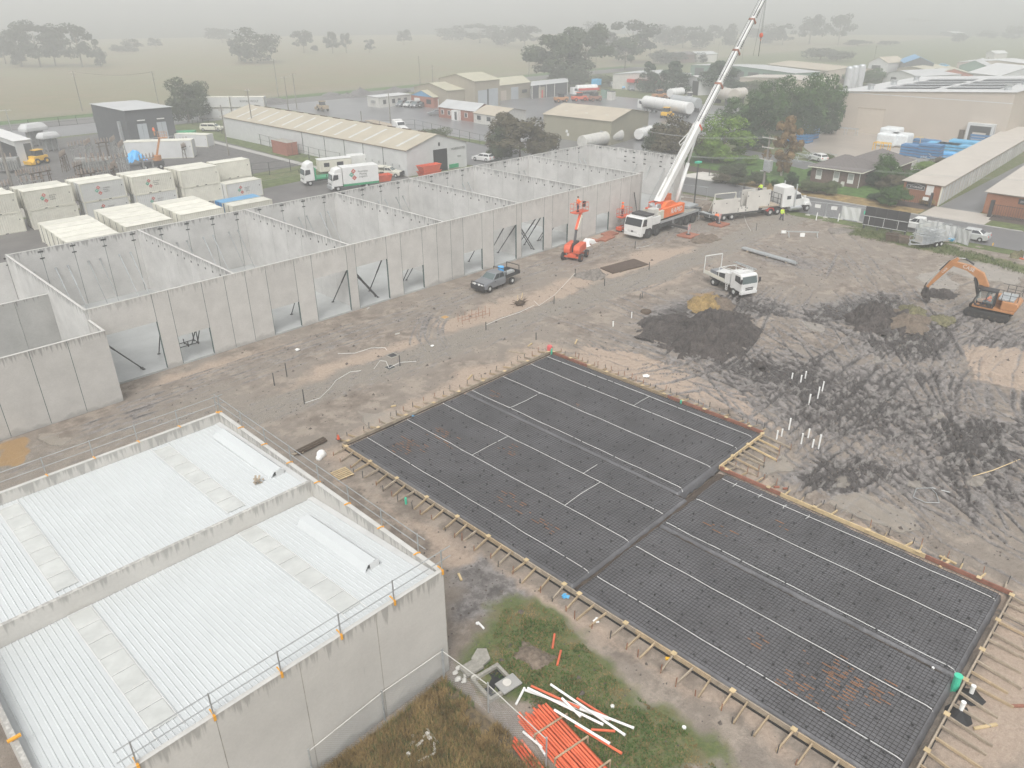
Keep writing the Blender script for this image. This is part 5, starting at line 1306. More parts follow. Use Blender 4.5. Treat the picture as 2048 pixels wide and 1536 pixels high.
# ---------------------------------------------------------------- vehicles. local frame: x forward, z up
def mirrorY(f):
    for s in (1, -1): f(s)
def car(name, lab, cat, p, rz, m, L=4.7, W=1.78, kind='sedan', group=None, rim='silver'):
    t = thing(name, lab, cat, p, rz, group); h = L/2; r = .33 if kind == 'sedan' else .38
    if kind == 'sedan': prof = [(-h, .35), (-h, .75), (-h+.1, .98), (-h+.95, 1.0), (h-1.35, .98), (h-.35, .82), (h, .6), (h-.02, .3), (h-.5, .22), (-h+.5, .22)]
    elif kind == 'hatch': prof = [(-h, .35), (-h, .8), (-h+.1, .98), (h-1.2, 1.0), (h-.3, .85), (h, .62), (h, .3), (h-.5, .22), (-h+.5, .22)]
    elif kind == 'suv': prof = [(-h, .45), (-h, .9), (-h+.08, 1.12), (h-1.2, 1.14), (h-.2, 1.02), (h, .75), (h, .42), (h-.5, .34), (-h+.5, .34)]
    else: prof = [(-h+1.9, .45), (-h+1.9, 1.1), (h-1.4, 1.12), (h-.3, 1.0), (h, .78), (h, .42), (h-.5, .36), (-h+2.2, .36)]
    B().prism(prof, -W/2, W/2).ob('body', m, t, bevel=.07)
    if kind == 'sedan': lo, hi, z0, z1 = (-h+.55, h-1.3, -W/2+.08, W/2-.08), (-h+1.25, h-2.05, -W/2+.26, W/2-.26), .96, 1.43
    elif kind == 'hatch': lo, hi, z0, z1 = (-h+.1, h-1.15, -W/2+.08, W/2-.08), (-h+.45, h-1.9, -W/2+.24, W/2-.24), .96, 1.45
    elif kind == 'suv': lo, hi, z0, z1 = (-h+.06, h-1.15, -W/2+.08, W/2-.08), (-h+.25, h-1.85, -W/2+.2, W/2-.2), 1.1, 1.72
    else: lo, hi, z0, z1 = (-h+1.95, h-1.35, -W/2+.08, W/2-.08), (-h+2.1, h-2.15, -W/2+.22, W/2-.22), 1.1, 1.72
    B().frus(lo, hi, z0, z1).ob('cabin', m, t, bevel=.05)
    def win(f0, f1, side):
        e = .012; a = .16; c = .86
        pt = lambda x, y, k: (lo[0]+(hi[0]-lo[0])*k if x == 0 else lo[1]+(hi[1]-lo[1])*k, (lo[2]+(hi[2]-lo[2])*k) if y == 0 else (lo[3]+(hi[3]-lo[3])*k), z0+(z1-z0)*k)
        if side == 'f': q = [Vector(pt(1, 0, a))+Vector((e, .08, 0)), Vector(pt(1, 1, a))+Vector((e, -.08, 0)), Vector(pt(1, 1, c))+Vector((e, -.06, 0)), Vector(pt(1, 0, c))+Vector((e, .06, 0))]
        elif side == 'b': q = [Vector(pt(0, 1, a))+Vector((-e, -.08, 0)), Vector(pt(0, 0, a))+Vector((-e, .08, 0)), Vector(pt(0, 0, c))+Vector((-e, .06, 0)), Vector(pt(0, 1, c))+Vector((-e, -.06, 0))]
        else:
            yy = 0 if side == -1 else 1
            A0, A1, B1, B0 = Vector(pt(0, yy, a)), Vector(pt(1, yy, a)), Vector(pt(1, yy, c)), Vector(pt(0, yy, c)); o_ = Vector((0, side*e, 0))
            q = [A0.lerp(A1, f0)+o_, A0.lerp(A1, f1)+o_, B0.lerp(B1, f1)+o_, B0.lerp(B1, f0)+o_]
        B().quad(*q).ob('windscreen' if side == 'f' else 'window', 'glass_dk' if side != 'f' else 'glass', t)
    win(0, 1, 'f')
    if kind != 'ute': win(0, 1, 'b')
    for s in (-1, 1):
        win(.06, .48, s); win(.52, .93, s)
        for x in (-h+.85, h-.85): wheel(t, x, s*(W/2-.1), r, .22, rim)
        B().box(h-.12, h+.015, s*(W/2-.32)-.18, s*(W/2-.32)+.18, .6 if kind in ('sedan', 'hatch') else .75, .75 if kind in ('sedan', 'hatch') else .92).ob('headlight', 'lamp', t)
        B().box(-h-.012 if kind != 'ute' else -h+1.88, (-h+.05) if kind != 'ute' else -h+1.9, s*(W/2-.25)-.14, s*(W/2-.25)+.14, .7, .88).ob('tail_light', 'red', t)
        B().box(h-1.75, h-1.6, s*(W/2+.02), s*(W/2+.2), 1.0, 1.14).ob('mirror', m, t)
    B().box(h-.02, h+.012, -.35, .35, .42, .6).ob('grille', 'dark', t)
    if kind == 'sedan' and group is None: B().box(-h+.02, -h+.2, -.65, .65, 1.08, 1.12).box(-h+.08, -h+.14, -.55, -.5, .98, 1.08).box(-h+.08, -h+.14, .5, .55, .98, 1.08).ob('spoiler', m, t)
    return t
def tray(t, x0, x1, W, z, m='dark', rack=True, side=.28):
    B().box(x0, x1, -W/2, W/2, z-.08, z).ob('tray_floor', m, t)
    for s in (-1, 1): B().box(x0, x1, s*W/2-.02, s*W/2+.02, z+.002, z+side).ob('tray_side', m, t)
    B().box(x0-.02, x0+.02, -W/2+.03, W/2-.03, z+.002, z+side).ob('tailgate', m, t)
def heading(a, c): d = G(*a)-G(*c); return math.atan2(d.y, d.x)
# silver sedan and white pickup parked in the street
car('parked_car', 'white sedan with dark windows and a rear spoiler parked in the street', 'car', (108.6, 24.3, .03), R(91), 'silver', 4.8)
t = car('parked_pickup', 'white pickup with a timber loaded tray parked behind the black hoarding', 'pickup', (108.6, 30.4, .03), R(91), 'white', 5.3, 1.85, 'ute')
tray(t, -2.6, -.75, 1.85, .95, 'white', side=.35); B().box(-2.2, -1.2, -.5, .5, .96, 1.25).ob('load', 'timber', t)
# grey ute with black bull bar and blue drum
t = car('parked_ute', 'dark grey ute with black bull bar, blue drum and red can on its tray', 'ute', (53.6, 55.2, .05), R(183), 'grey_car', 5.3, 1.86, 'ute')
tray(t, -3.0, -.72, 1.9, .98, 'dark', side=.3)
b = B(); b.box(2.62, 2.78, -.95, .95, .35, .85).tube((2.72, -.85, .85), (2.72, -.85, 1.15), .04, 6).tube((2.72, .85, .85), (2.72, .85, 1.15), .04, 6).tube((2.72, -.85, 1.12), (2.72, .85, 1.12), .045, 6).tube((2.72, -.3, .8), (2.72, -.3, 1.12), .035, 6).tube((2.72, .3, .8), (2.72, .3, 1.12), .035, 6)
b.ob('bull_bar', 'dark', t)
for y in (-.3, .3): B().tube((2.76, y, .98), (2.84, y, .98), .11, 10).ob('spotlight', 'lamp', t)
b = B()
for x in (-.8, -2.9): b.beam((x, -.9, 1.0), (x, -.9, 1.85), .06).beam((x, .9, 1.0), (x, .9, 1.85), .06).beam((x, -.95, 1.85), (x, .95, 1.85), .07)
b.ob('ladder_rack', 'dark', t)
tag(B().cyl(0, 0, 0, .34, .85, 14).ob('water_drum', 'tarp_blue', bevel=.03), 'blue drum standing in the tray of the dark grey ute', 'drum').location = (54.9, 55.6, 1.04)
tag(B().box(-.2, .2, -.15, .15, 0, .35).cyl(.1, 0, .35, .04, .06, 8).ob('fuel_can', 'red', bevel=.02), 'red can on the tray of the dark grey ute beside the blue drum', 'fuel can').location = (55.9, 54.8, 1.04)
B().box(-2.2, -.9, .35, .9, 1.0, 1.5).ob('toolbox', 'galv', t, bevel=.03)

def cabover(t, x0, L, W, z0, H, m, glassm='glass', bumper='white', gr='dark'):
    # x0 = front; cab goes back L
    B().prism([(x0-L, z0), (x0-.05, z0), (x0, z0+.3), (x0, z0+H*.45), (x0-.22, z0+H*.93), (x0-.4, z0+H), (x0-L, z0+H)], -W/2, W/2).ob('cab', m, t, bevel=.06)
    za, zb = z0+H*.47, z0+H*.88
    xa, xb = x0+.012, x0-.2+.012
    B().quad((xa-.005, -W/2+.12, za), (xa-.005, W/2-.12, za), (xb+.03, W/2-.16, zb), (xb+.03, -W/2+.16, zb)).ob('windscreen', glassm, t)
    for s in (-1, 1):
        y = s*(W/2+.012)
        B().quad((x0-.15, y, za-.02), (x0-.32, y, zb), (x0-L*.62, y, zb), (x0-L*.62, y, za+.15)).ob('window', 'glass_dk', t)
        B().box(x0-.1, x0+.015, s*(W/2-.35)-.2, s*(W/2-.35)+.2, z0+.06, z0+.26).ob('headlight', 'lamp', t)
        B().box(x0+.02, x0+.12, s*(W/2+.12)-.09, s*(W/2+.12)+.09, za+.1, za+.6).ob('mirror', 'dark', t)
    B().box(x0-.02, x0+.014, -W/2+.55, W/2-.55, z0+.32, z0+.42).box(x0-.02, x0+.014, -W/2+.55, W/2-.55, z0+.16, z0+.24).ob('grille', gr, t)
    B().box(x0-.25, x0+.06, -W/2+.02, W/2-.02, z0-.28, z0+.02).ob('bumper', bumper, t, bevel=.03)

# white tipper truck with racks
a, c = G(1466, 592), G(1427, 573)
rz_ = math.atan2((a-c).y, (a-c).x)
ctr = (a+c)/2+Vector((math.cos(rz_+PI/2), math.sin(rz_+PI/2), 0))*1.0
t = thing('service_truck', 'white flatbed truck with ladder racks and a lifted locker lid on the churned ground', 'truck', (ctr.x, ctr.y, .02), rz_)
cabover(t, 2.75, 1.75, 2.1, .72, 1.75, 'white')
for x in (1.65, -1.75):
    for s in (-1, 1): wheel(t, x, s*.92, .44, .26, 'silver', x < 0)
B().box(-3.2, 2.4, -.4, .4, .5, .75).ob('chassis', 'steel_dk', t)
B().box(-3.4, .85, -1.12, 1.12, .98, 1.08).ob('tray_floor', 'white_dirty', t)
for s in (-1, 1): B().box(-3.4, .1, s*1.12-.02, s*1.12+.02, 1.081, 1.4).ob('tray_side', 'cream_b', t)
B().box(.1, .8, -1.1, 1.1, 1.085, 2.15).ob('locker', 'white', t, bevel=.02)
B().hexa([(-1.4, -1.1, 1.75), (.05, -1.1, 1.95), (.05, -.1, 2.1), (-1.4, -.1, 1.9), (-1.4, -1.1, 1.79), (.05, -1.1, 1.99), (.05, -.1, 2.14), (-1.4, -.1, 1.94)]).ob('open_lid', 'white', t)
B().box(-1.3, .05, -1.0, -.2, 1.09, 1.7).ob('tool_box', 'steel_dk', t); B().box(-3.1, -1.6, -.5, .9, 1.09, 1.45).ob('water_tank', 'grey_car', t, bevel=.05)
b = B(); w_ = 1.12
b.beam((-3.35, -w_, 1.0), (-3.35, -w_, 2.9), .07).beam((-3.35, w_, 1.0), (-3.35, w_, 2.9), .07).beam((-3.35, -w_, 2.9), (-3.35, w_, 2.9), .08)
b.beam((-.9, -w_, 1.1), (-.9, -w_, 2.35), .06).beam((-.9, w_, 1.1), (-.9, w_, 2.35), .06).beam((-.9, -w_, 2.35), (-.9, w_, 2.35), .06)
b.beam((.85, -w_, 1.1), (.85, -w_, 2.5), .06).beam((.85, w_, 1.1), (.85, w_, 2.5), .06).beam((.85, -w_, 2.5), (.85, w_, 2.5), .06)
b.beam((-.9, -w_*.6, 2.35), (.85, -w_*.6, 2.5), .05).beam((-.9, w_*.6, 2.35), (.85, w_*.6, 2.5), .05).beam((.85, -w_*.8, 2.5), (2.0, -w_*.8, 2.6), .05).beam((.85, w_*.8, 2.5), (2.0, w_*.8, 2.6), .05).beam((2, -w_, 2.6), (2, w_, 2.6), .05)
b.ob('ladder_rack', 'white', t)
o = B(); o.beam((-1.0, .75, 2.66), (2.2, .75, 2.75), .04, .08).beam((-1.0, 1.1, 2.66), (2.2, 1.1, 2.75), .04, .08)
for k in range(11): o.beam((-.9+k*.3, .75, 2.68+k*.008), (-.9+k*.3, 1.1, 2.68+k*.008), .035)
ld = o.ob('ladder', 'galv'); ld.location = t.location; ld.rotation_euler = t.rotation_euler; tag(ld, 'aluminium ladder on the roof rack of the white flatbed truck', 'ladder')
b = B()
for s in (-.13, .13): b.beam((.6+s, -1.16, .35), (.6+s, -1.16, 1.0), .05)
for z in (.4, .6, .8): b.beam((.47, -1.16, z), (.73, -1.16, z), .04)
b.ob('step', 'white', t)

# ---------------------------------------------------------------- mobile crane
t = thing('mobile_crane', 'white and orange mobile crane with its boom raised out of the photo', 'crane', (78.9, 55.6, 0), 0)
W_ = 2.75
# carrier: cab at x=0 facing -x
B().prism([(0, .75), (-.06, 1.1), (-.02, 1.72), (.28, 2.72), (.5, 2.8), (2.35, 2.8), (2.35, .9), (1.9, .9), (1.7, 1.25), (1.0, 1.35), (.75, .75)], -W_/2, W_/2).ob('cab', 'white', t, bevel=.06)
B().quad((-.035, -W_/2+.1, 1.76), (-.035, W_/2-.1, 1.76), (.255, W_/2-.14, 2.66), (.255, -W_/2+.14, 2.66)).ob('windscreen', 'glass_dk', t)
for s in (-1, 1): B().quad((.1, s*(W_/2+.012), 1.78), (.38, s*(W_/2+.012), 2.6), (1.1, s*(W_/2+.012), 2.6), (1.1, s*(W_/2+.012), 1.7)).ob('window', 'glass_dk', t)
B().box(-.1, .5, -W_/2+.05, W_/2-.05, .45, .8).ob('bumper', 'white', t, bevel=.04)
for s in (-1, 1): B().box(-.12, -.02, s*1.0-.2, s*1.0+.2, .85, 1.05).ob('headlight', 'lamp', t)
B().box(-.13, -.1, -.15, .15, .95, 1.15).ob('badge', 'dark', t)
B().box(1.2, 2.9, -1.2, 1.2, 2.805, 3.05).ob('cab_deck', 'dark', t)
B().box(2.4, 4.2, -W_/2, W_/2, 1.55, 2.55).ob('engine_box', 'white', t, bevel=.03)
B().box(2.4, 13.6, -W_/2+.1, W_/2-.1, .85, 1.5).ob('chassis', 'steel_dk', t)
B().box(4.25, 13.4, -W_/2, W_/2, 1.5, 1.68).ob('deck', 'conc_old', t)
for s in (-1, 1): B().box(4.25, 13.4, s*W_/2-.03, s*W_/2+.03, 1.45, 1.78).ob('deck_edge', 'galv', t)
b = B()
for s in (-1, 1):
    for x in (7.0, 13.5):
        b.beam((x, s*1.42, .4), (x, s*1.42, 1.7), .05).beam((x+.3, s*1.42, .4), (x+.3, s*1.42, 1.7), .05)
        for z in (.5, .8, 1.1, 1.4): b.beam((x, s*1.42, z), (x+.3, s*1.42, z), .04)
b.ob('ladder', 'galv', t)
for x in (1.75, 3.55, 9.1, 10.7, 12.35):
    for s in (-1, 1): wheel(t, x, s*(W_/2-.22), .68, .46, 'steel_dk', rr=.5)
for s in (-1, 1): B().box(8.3, 13.1, s*(W_/2-.14)-.16, s*(W_/2-.14)+.16, 1.39, 1.44).ob('mudguard', 'dark', t)
# superstructure
B().cyl(7.6, 0, 1.68, .9, .25, 20).ob('slew_ring', 'steel_dk', t)
B().box(5.0, 9.9, -1.28, -.45, 1.95, 3.25).box(5.0, 9.9, .5, 1.28, 1.95, 3.25).ob('side_body', 'orange', t, bevel=.06)
B().prism([(5.0, 3.1), (6.0, 3.85), (7.2, 3.9), (9.0, 3.2), (9.9, 3.0), (9.9, 2.6), (5, 2.6)], -.95, -.42).prism([(5.0, 3.1), (6.0, 3.85), (7.2, 3.9), (9.0, 3.2), (9.9, 3.0), (9.9, 2.6), (5, 2.6)], .5, .95).ob('boom_bracket', 'orange', t, bevel=.04)
text('RAPID', .95, 'white', t, (7.9, -1.295, 2.6), (PI/2, 0, 0), ext=.008, shear=.25, sx=1.05)
B().box(3.9, 5.0, -1.3, 1.3, 1.95, 3.1).ob('counterweight', 'cream', t, bevel=.05)
b = B(); b.tube((4.4, -.9, 3.5), (4.4, .5, 3.5), .42, 14).ob('winch_drum', 'steel', t)
B().box(3.7, 5.4, -1.0, .9, 3.12, 3.3).box(4.0, 5.9, -.5, -.35, 3.3, 4.05).box(4.0, 5.9, .45, .6, 3.3, 4.05).ob('winch_frame', 'orange_red', t, bevel=.03)
b = B()
for i in range(5): b.tube((3.2+.2*i, -1.15, 3.1+.2*math.sin(i)), (3.8, .3*i-.8, 3.9), .05, 6)
b.tube((3.3, -1.2, 2.3), (3.2, -1.1, 3.6), .06, 6).ob('hoses', 'galv', t)
B().box(2.7, 3.9, -1.2, -.2, 2.6, 3.55).ob('engine_cover', 'white_dirty', t, bevel=.08)
# crane cabin on the far side
B().prism([(8.2, 1.9), (10.2, 1.9), (10.3, 2.5), (9.9, 3.9), (8.3, 4.0)], 1.32, 2.1).ob('operator_cab', 'dark', t, bevel=.04)
B().box(8.0, 9.3, .55, 1.3, 3.26, 4.3).ob('cab_housing', 'orange', t, bevel=.04)
# boom: foot (5.4,0,3.9) rising at 47 deg
foot = Vector((5.35, 0, 3.75)); tip = Vector((27.6, 0, 28.6)); D = (tip-foot); Lb = D.length; d = D/Lb; up = Vector((-d.z, 0, d.x))
secs = [(0, .36, .98, 1.15), (.355, .555, .80, .92), (.55, .715, .72, .84), (.71, .865, .64, .76), (.86, 1.0, .56, .66)]
for i, (f0, f1, wy, hz) in enumerate(secs):
    b = B(); p, q = foot+D*f0, foot+D*f1; n = 12
    vs = []
    pr = [(-.5, .5), (.5, .5), (.5, -.22), (.34, -.42), (.12, -.5), (-.12, -.5), (-.34, -.42), (-.5, -.22)]
    for c_ in (p, q):
        k = .82 if (i == 0 and c_ == p) else 1
        vs += [c_+Vector((0, 1, 0))*(a_*wy)+up*(z_*hz*k) for a_, z_ in pr]
    b.add(vs, [tuple(range(7, -1, -1)), tuple(range(8, 16))]+[(j, (j+1) % 8, 8+(j+1) % 8, 8+j) for j in range(8)])
    o = b.ob('boom_section', 'white', t)
    if i:
        B().box(0, .01, 0, .01, 0, .01)
        q_ = B(); q_.beam(p+Vector((0, -wy/2-.012, 0))+d*.5, q+Vector((0, -wy/2-.012, 0)), .012, .12).beam(p+up*(hz/2+.008)+d*.5, q+up*(hz/2+.008), .14, .012); q_.ob('dark_line', 'steel_dk', o)
        q_ = B()
        for k in range(4): q_.beam(p+d*(.7+.28*k)+Vector((0, -wy/2-.014, -.0))-up*.25, p+d*(.9+.28*k)+Vector((0, -wy/2-.014, 0))+up*.3, .014, .06)
        for k in range(3): q_.beam(p+d*(.7+.3*k)+up*(hz/2+.012)+Vector((0, -.3, 0)), p+d*(.7+.3*k)+up*(hz/2+.012)+Vector((0, .3, 0)), .08, .014)
        q_.ob('stripe', 'dark', o)
        B().beam(p-d*.15, p+d*.12, wy+.22, hz+.22).ob('collar', 'orange_red' if i == 1 else 'timber_red', t)
B().beam(tip-d*.1, tip+d*.9, .7, .9).ob('boom_head', 'orange', t, bevel=.05)
B().beam(foot+D*.02+up*.68, foot+D*.34+up*.66, .1, .1).ob('cable_tray', 'white_dirty', t)
# luffing cylinder and hose
cb = Vector((9.35, 0, 2.35)); ct = foot+D*.34-up*.55; cv = ct-cb
B().tube(cb, cb+cv*.6, .26, 14).ob('lift_cylinder', 'white', t, smooth=True); B().tube(cb+cv*.58, ct, .14, 10).ob('cylinder_rod', 'silver', t, smooth=True)
b = B(); fr = foot+D*.33; b.path([fr+Vector((0, .5, .3)), fr+Vector((-2.2, .9, -1.2)), fr+Vector((-1.9, .9, -1.6)), fr+Vector((.2, .5, -.2))], .05, 5); b.ob('side_bracket', 'white', t)
b = B(); b.tube(foot+D*.1+up*.9, tip+up*.7, .02, 4).tube(foot+D*.1+up*.9+Vector((0, .2, 0)), tip+up*.7+Vector((0, .2, 0)), .02, 4); b.ob('hoist_rope', 'steel_dk', t)
# rear support beam, outriggers
B().box(13.4, 15.6, -.55, .55, 1.0, 1.5).ob('rear_frame', 'steel_dk', t); B().box(12.6, 14.9, -.4, .9, 1.75, 2.05).ob('jib_pack', 'galv', t)
for x in (6.2, 13.9):
    for s in (-1, 1):
        y1 = s*(4.5 if s < 0 else 3.2)
        o = B().beam((x, s*.9, 1.05), (x, y1, .95), .28, .3).ob('outrigger_beam', 'steel_dk', t)
        B().tube((x, y1, .3), (x, y1, 1.25), .1, 8).ob('jack', 'galv', o); B().cyl(x, y1, .2, .3, .1, 12).ob('foot', 'steel_dk', o)
        if s < 0:
            B().box(x-.3, x+.3, y1-.05, y1-.02, .85, 1.55).ob('warning_plate', 'white', o)
            q = B()
            for k in range(3): q.hexa([(x-.3+k*.2, y1-.056, .85), (x-.2+k*.2, y1-.056, .85), (x-.2+k*.2, y1-.05, .85), (x-.3+k*.2, y1-.05, .85), (x-.1+k*.2-.1, y1-.056, 1.55), (x+.0+k*.2-.1, y1-.056, 1.55), (x+.0+k*.2-.1, y1-.05, 1.55), (x-.1+k*.2-.1, y1-.05, 1.55)])
            q.ob('red_stripe', 'red', o)
def matpile(lab, x, y, w=2.6, l=1.6, rz=0, z=0):
    t = thing('outrigger_mat', lab, 'timber mat', (x, y, z), rz, 'outrigger mats')
    for i in range(5): B().box(-w/2+i*w/5+.01, -w/2+(i+1)*w/5-.01, -l/2, l/2, 0, .2).ob('timber', 'mat_timber', t, bevel=.01)
    return t
cx, cy = 78.9, 55.6
matpile('red brown timber mat under the near front outrigger of the crane', cx+6.2, cy-4.5, 2.3, 2.1)
matpile('red brown timber mat under the near rear outrigger of the crane', cx+13.9, cy-4.5, 2.3, 2.1)
matpile('red brown timber mat against the wall in front of the scissor lift', 78.6, 59.0, 2.0, 1.5)
matpile('dark timber mat leaning behind the crane', cx+13.9, cy+3.2, 2.2, 1.6)
matpile('red brown timber mat lying flat right of the boom lift basket shadow', 74.0, 58.4, 2.4, 1.2, .1)
matpile('timber sheet lying flat in front of the wall left of the scissor lift', 76.6, 58.0, 2.6, 1.2, .15)
# hook block
hx = 106.35; ct_ = (hx, 55.6)
t = thing('hook_block', 'orange hook block with chain hanging from the crane rope', 'hook', (hx, 55.6, 23.2))
B().ball((0, 0, .1), .3, (.5, 1, 1.1)).ob('block', 'orange_red', t, smooth=True); B().tube((0, 0, -2.6), (0, 0, -.2), .045, 5).ob('chain', 'steel_dk', t)
B().path([(0, 0, -.2), (.08, 0, -.4), (0, 0, -.55), (-.1, 0, -.45)], .05, 6).ob('hook', 'orange', t)
for s, y in ((.14, 0), (-.14, 0)): B().tube((s, 0, .2), (s*.8, 0, 5.3), .018, 4).ob('rope', 'steel_dk', t)
B().tube((-1.0, .3, -2.5), (.2, .1, 6), .015, 4).ob('tag_line', 'steel_dk', t)

# ---------------------------------------------------------------- boom lift and scissor lift
t = thing('boom_lift', 'orange boom lift with a raised basket beside the front wall', 'boom lift', (67.4, 55.6, 0), R(20))
B().box(-1.2, 1.2, -.55, .55, .4, .85).ob('chassis', 'orange_red', t, bevel=.05)
for x in (-1.05, 1.05):
    B().beam((x, -1.1, .45), (x, 1.1, .45), .2).ob('axle', 'orange_red', t)
    for s in (-1, 1): wheel(t, x, s*1.1, .45, .32, 'rust', rr=.6)
B().prism([(-1.3, .9), (1.2, .9), (1.3, 1.3), (1.1, 1.85), (-1.1, 1.85), (-1.35, 1.4)], -1.0, -.2).prism([(-1.3, .9), (1.2, .9), (1.3, 1.3), (1.1, 1.85), (-1.1, 1.85), (-1.35, 1.4)], .2, 1.0).ob('turntable_cover', 'orange_red', t, bevel=.1)
B().box(-.6, .9, -.18, .18, .9, 1.95).ob('turret', 'dark', t)
# boom in world aligned plane -> unrotate by storing in rotated frame
Rm = Matrix.Rotation(-R(20), 3, 'Z')
lo = lambda x, y, z: Rm @ (Vector((x, y, z))-Vector((67.4, 55.6, 0)))
p0, p1, p2 = lo(67.3, 55.7, 1.3), lo(68.2, 56.2, 3.2), lo(69.35, 56.5, 5.0)
B().beam(p0, p1, .26, .3).ob('lower_boom', 'dark', t)
B().beam(p1-(p1-p0)*.02, p2, .3, .34).ob('upper_boom', 'orange_red', t)
B().beam(p1+Vector((.05, -.22, 0)), p1.lerp(p2, .85)+Vector((.05, -.22, 0)), .1, .3).ob('boom_side', 'cream', t)
bk = (69.35, 56.75)
def basket(t, c, z, L_=2.3, W_=.95, m='orange_red', h=1.1, fz=None):
    f = fz or (lambda x, y, z: Vector((x, y, z)))
    b = B(); X0, X1, Y0_, Y1_ = c[0]-L_/2, c[0]+L_/2, c[1]-W_/2, c[1]+W_/2
    B().hexa([f(X0, Y0_, z), f(X1, Y0_, z), f(X1, Y1_, z), f(X0, Y1_, z), f(X0, Y0_, z+.12), f(X1, Y0_, z+.12), f(X1, Y1_, z+.12), f(X0, Y1_, z+.12)]).ob('basket_floor', m, t)
    for hh in (.5, h):
        for p, q in (((X0, Y0_), (X1, Y0_)), ((X1, Y0_), (X1, Y1_)), ((X1, Y1_), (X0, Y1_)), ((X0, Y1_), (X0, Y0_))): b.tube(f(*p, z+hh), f(*q, z+hh), .025, 5)
    for x in np.linspace(X0, X1, 5):
        for y in (Y0_, Y1_): b.tube(f(x, y, z+.1), f(x, y, z+h), .022, 5)
    b.ob('basket_rail', m, t)
basket(t, bk, 5.0, fz=lo)
q = lo(70.0, 56.6, 5.6); B().box(q.x-.25, q.x+.25, q.y-.15, q.y+.15, q.z, q.z+.6).ob('control_box', 'dark', t)
person('person in an orange jacket and dark cap standing in the raised boom lift basket', (69.0, 56.75, 5.12), R(-60), dict(elL=(.2, .25, 1.2), waL=(.4, .15, 1.15), elR=(.2, -.25, 1.2), waR=(.4, -.15, 1.15)), 'hivis_o', 'navy')
t = thing('scissor_lift', 'orange scissor lift between the wall and the crane cab', 'scissor lift', (81.4, 58.9, 0), 0)
B().box(-1.1, 1.1, -.45, .45, .2, .65).ob('chassis', 'orange_red', t, bevel=.04)
for x in (-.75, .75):
    for s in (-1, 1): wheel(t, x, s*.42, .22, .16, 'silver')
b = B()
for k in range(3):
    z = .65+k*.4
    for s in (-.35, .35): b.beam((-.95, s, z), (.95, s, z+.4), .08).beam((.95, s, z), (-.95, s, z+.4), .08)
b.ob('scissor_arms', 'galv', t)
basket(t, (0, 0), 1.9, 2.2, .9)
person('person in an orange jacket and orange hard hat standing on the scissor lift', (81.0, 58.9, 2.02), R(150), dict(elL=(.15, .25, 1.2), waL=(.3, .1, 1.05)), 'hivis_o', 'navy', 'hivis_o')

# ---------------------------------------------------------------- low-loader truck with concrete panels
hd = math.atan2(45.9-52.3, 107.6-93.2)
n = Vector((math.cos(hd+PI/2), math.sin(hd+PI/2), 0))
o = Vector((107.6, 45.9, 0))+n*1.2
t = thing('semi_truck', 'white long nose prime mover with a tall sleeper cab, coupled to the panel trailer', 'truck', (o.x, o.y, .03), hd)
B().prism([(-.6, .9), (1.15, .8), (1.25, 1.2), (1.1, 1.75), (-.3, 2.0), (-.6, 2.0)], -.85, .85).ob('bonnet', 'white', t, bevel=.12)
B().prism([(-2.1, .95), (-.6, .95), (-.6, 2.0), (-.95, 2.85), (-2.1, 2.95)], -1.15, 1.15).ob('cab', 'white', t, bevel=.08)
B().prism([(-4.1, .95), (-2.12, .95), (-2.12, 3.3), (-2.5, 3.95), (-4.1, 3.8)], -1.2, 1.2).ob('sleeper', 'white', t, bevel=.1)
B().prism([(-2.1, 2.96), (-1.1, 2.9), (-2.0, 3.4), (-2.1, 3.4)], -.9, .9).ob('roof_fairing', 'white', t)
B().quad((-.585, -1.0, 2.08), (-.585, 1.0, 2.08), (-.9, .95, 2.78), (-.9, -.95, 2.78)).ob('windscreen', 'glass_dk', t)
for s in (-1, 1):
    B().quad((-.75, s*1.165, 2.05), (-1.0, s*1.165, 2.65), (-1.75, s*1.165, 2.65), (-1.75, s*1.165, 2.0)).ob('window', 'glass_dk', t)
    B().box(-3.4, -2.7, s*1.21-.01, s*1.21+.01, 2.1, 2.6).ob('sleeper_window', 'glass_dk', t, bevel=.02)
    B().tube((-2.0, s*1.3, 1.0), (-2.0, s*1.3, 4.2), .09, 8).ob('exhaust_stack', 'galv', t)
    B().prism([(.05, 1.0), (.25, 1.35), (1.0, 1.35), (1.25, .95), (1.3, .6), (1.15, .6), (1.0, .95)], s*.82-.02 if s > 0 else -1.25, 1.25 if s > 0 else -.8).ob('mudguard', 'white', t, bevel=.05)
    B().tube((-2.6, s*1.02, .75), (-.6, s*1.02, .75), .32, 14).ob('fuel_tank', 'galv', t)
    B().box(.95, 1.26, s*.65-.16, s*.65+.16, .95, 1.15).ob('headlight', 'lamp', t); wheel(t, .6, s*1.0, .5, .3, 'silver')
    B().box(-.6, -.3, s*1.45-.12, s*1.45+.12, 2.1, 2.5).ob('mirror', 'white', t)
    for x in (-4.7, -6.0): wheel(t, x, s*1.0, .5, .3, 'silver', True); 
    B().prism([(-6.6, .7), (-6.4, 1.12), (-5.6, 1.12), (-5.4, .7), (-5.5, .7), (-5.7, 1.04), (-6.3, 1.04), (-6.5, .7)], s*1.0-.25, s*1.0+.25).ob('rear_mudguard', 'red', t)
B().box(1.15, 1.4, -1.1, 1.1, .4, .75).ob('bumper', 'galv', t, bevel=.04); B().box(1.2, 1.27, -.4, .4, .85, 1.6).ob('grille', 'galv', t)
B().box(-6.6, 1.0, -.45, .45, .55, .85).ob('chassis', 'steel_dk', t)
b = B()
for s in (-1, 1): b.beam((-4.4, s*1.1, 1.2), (-4.4, s*1.1, 2.9), .06); b.beam((-4.4, s*.5, 1.2), (-4.4, s*.5, 2.9), .05)
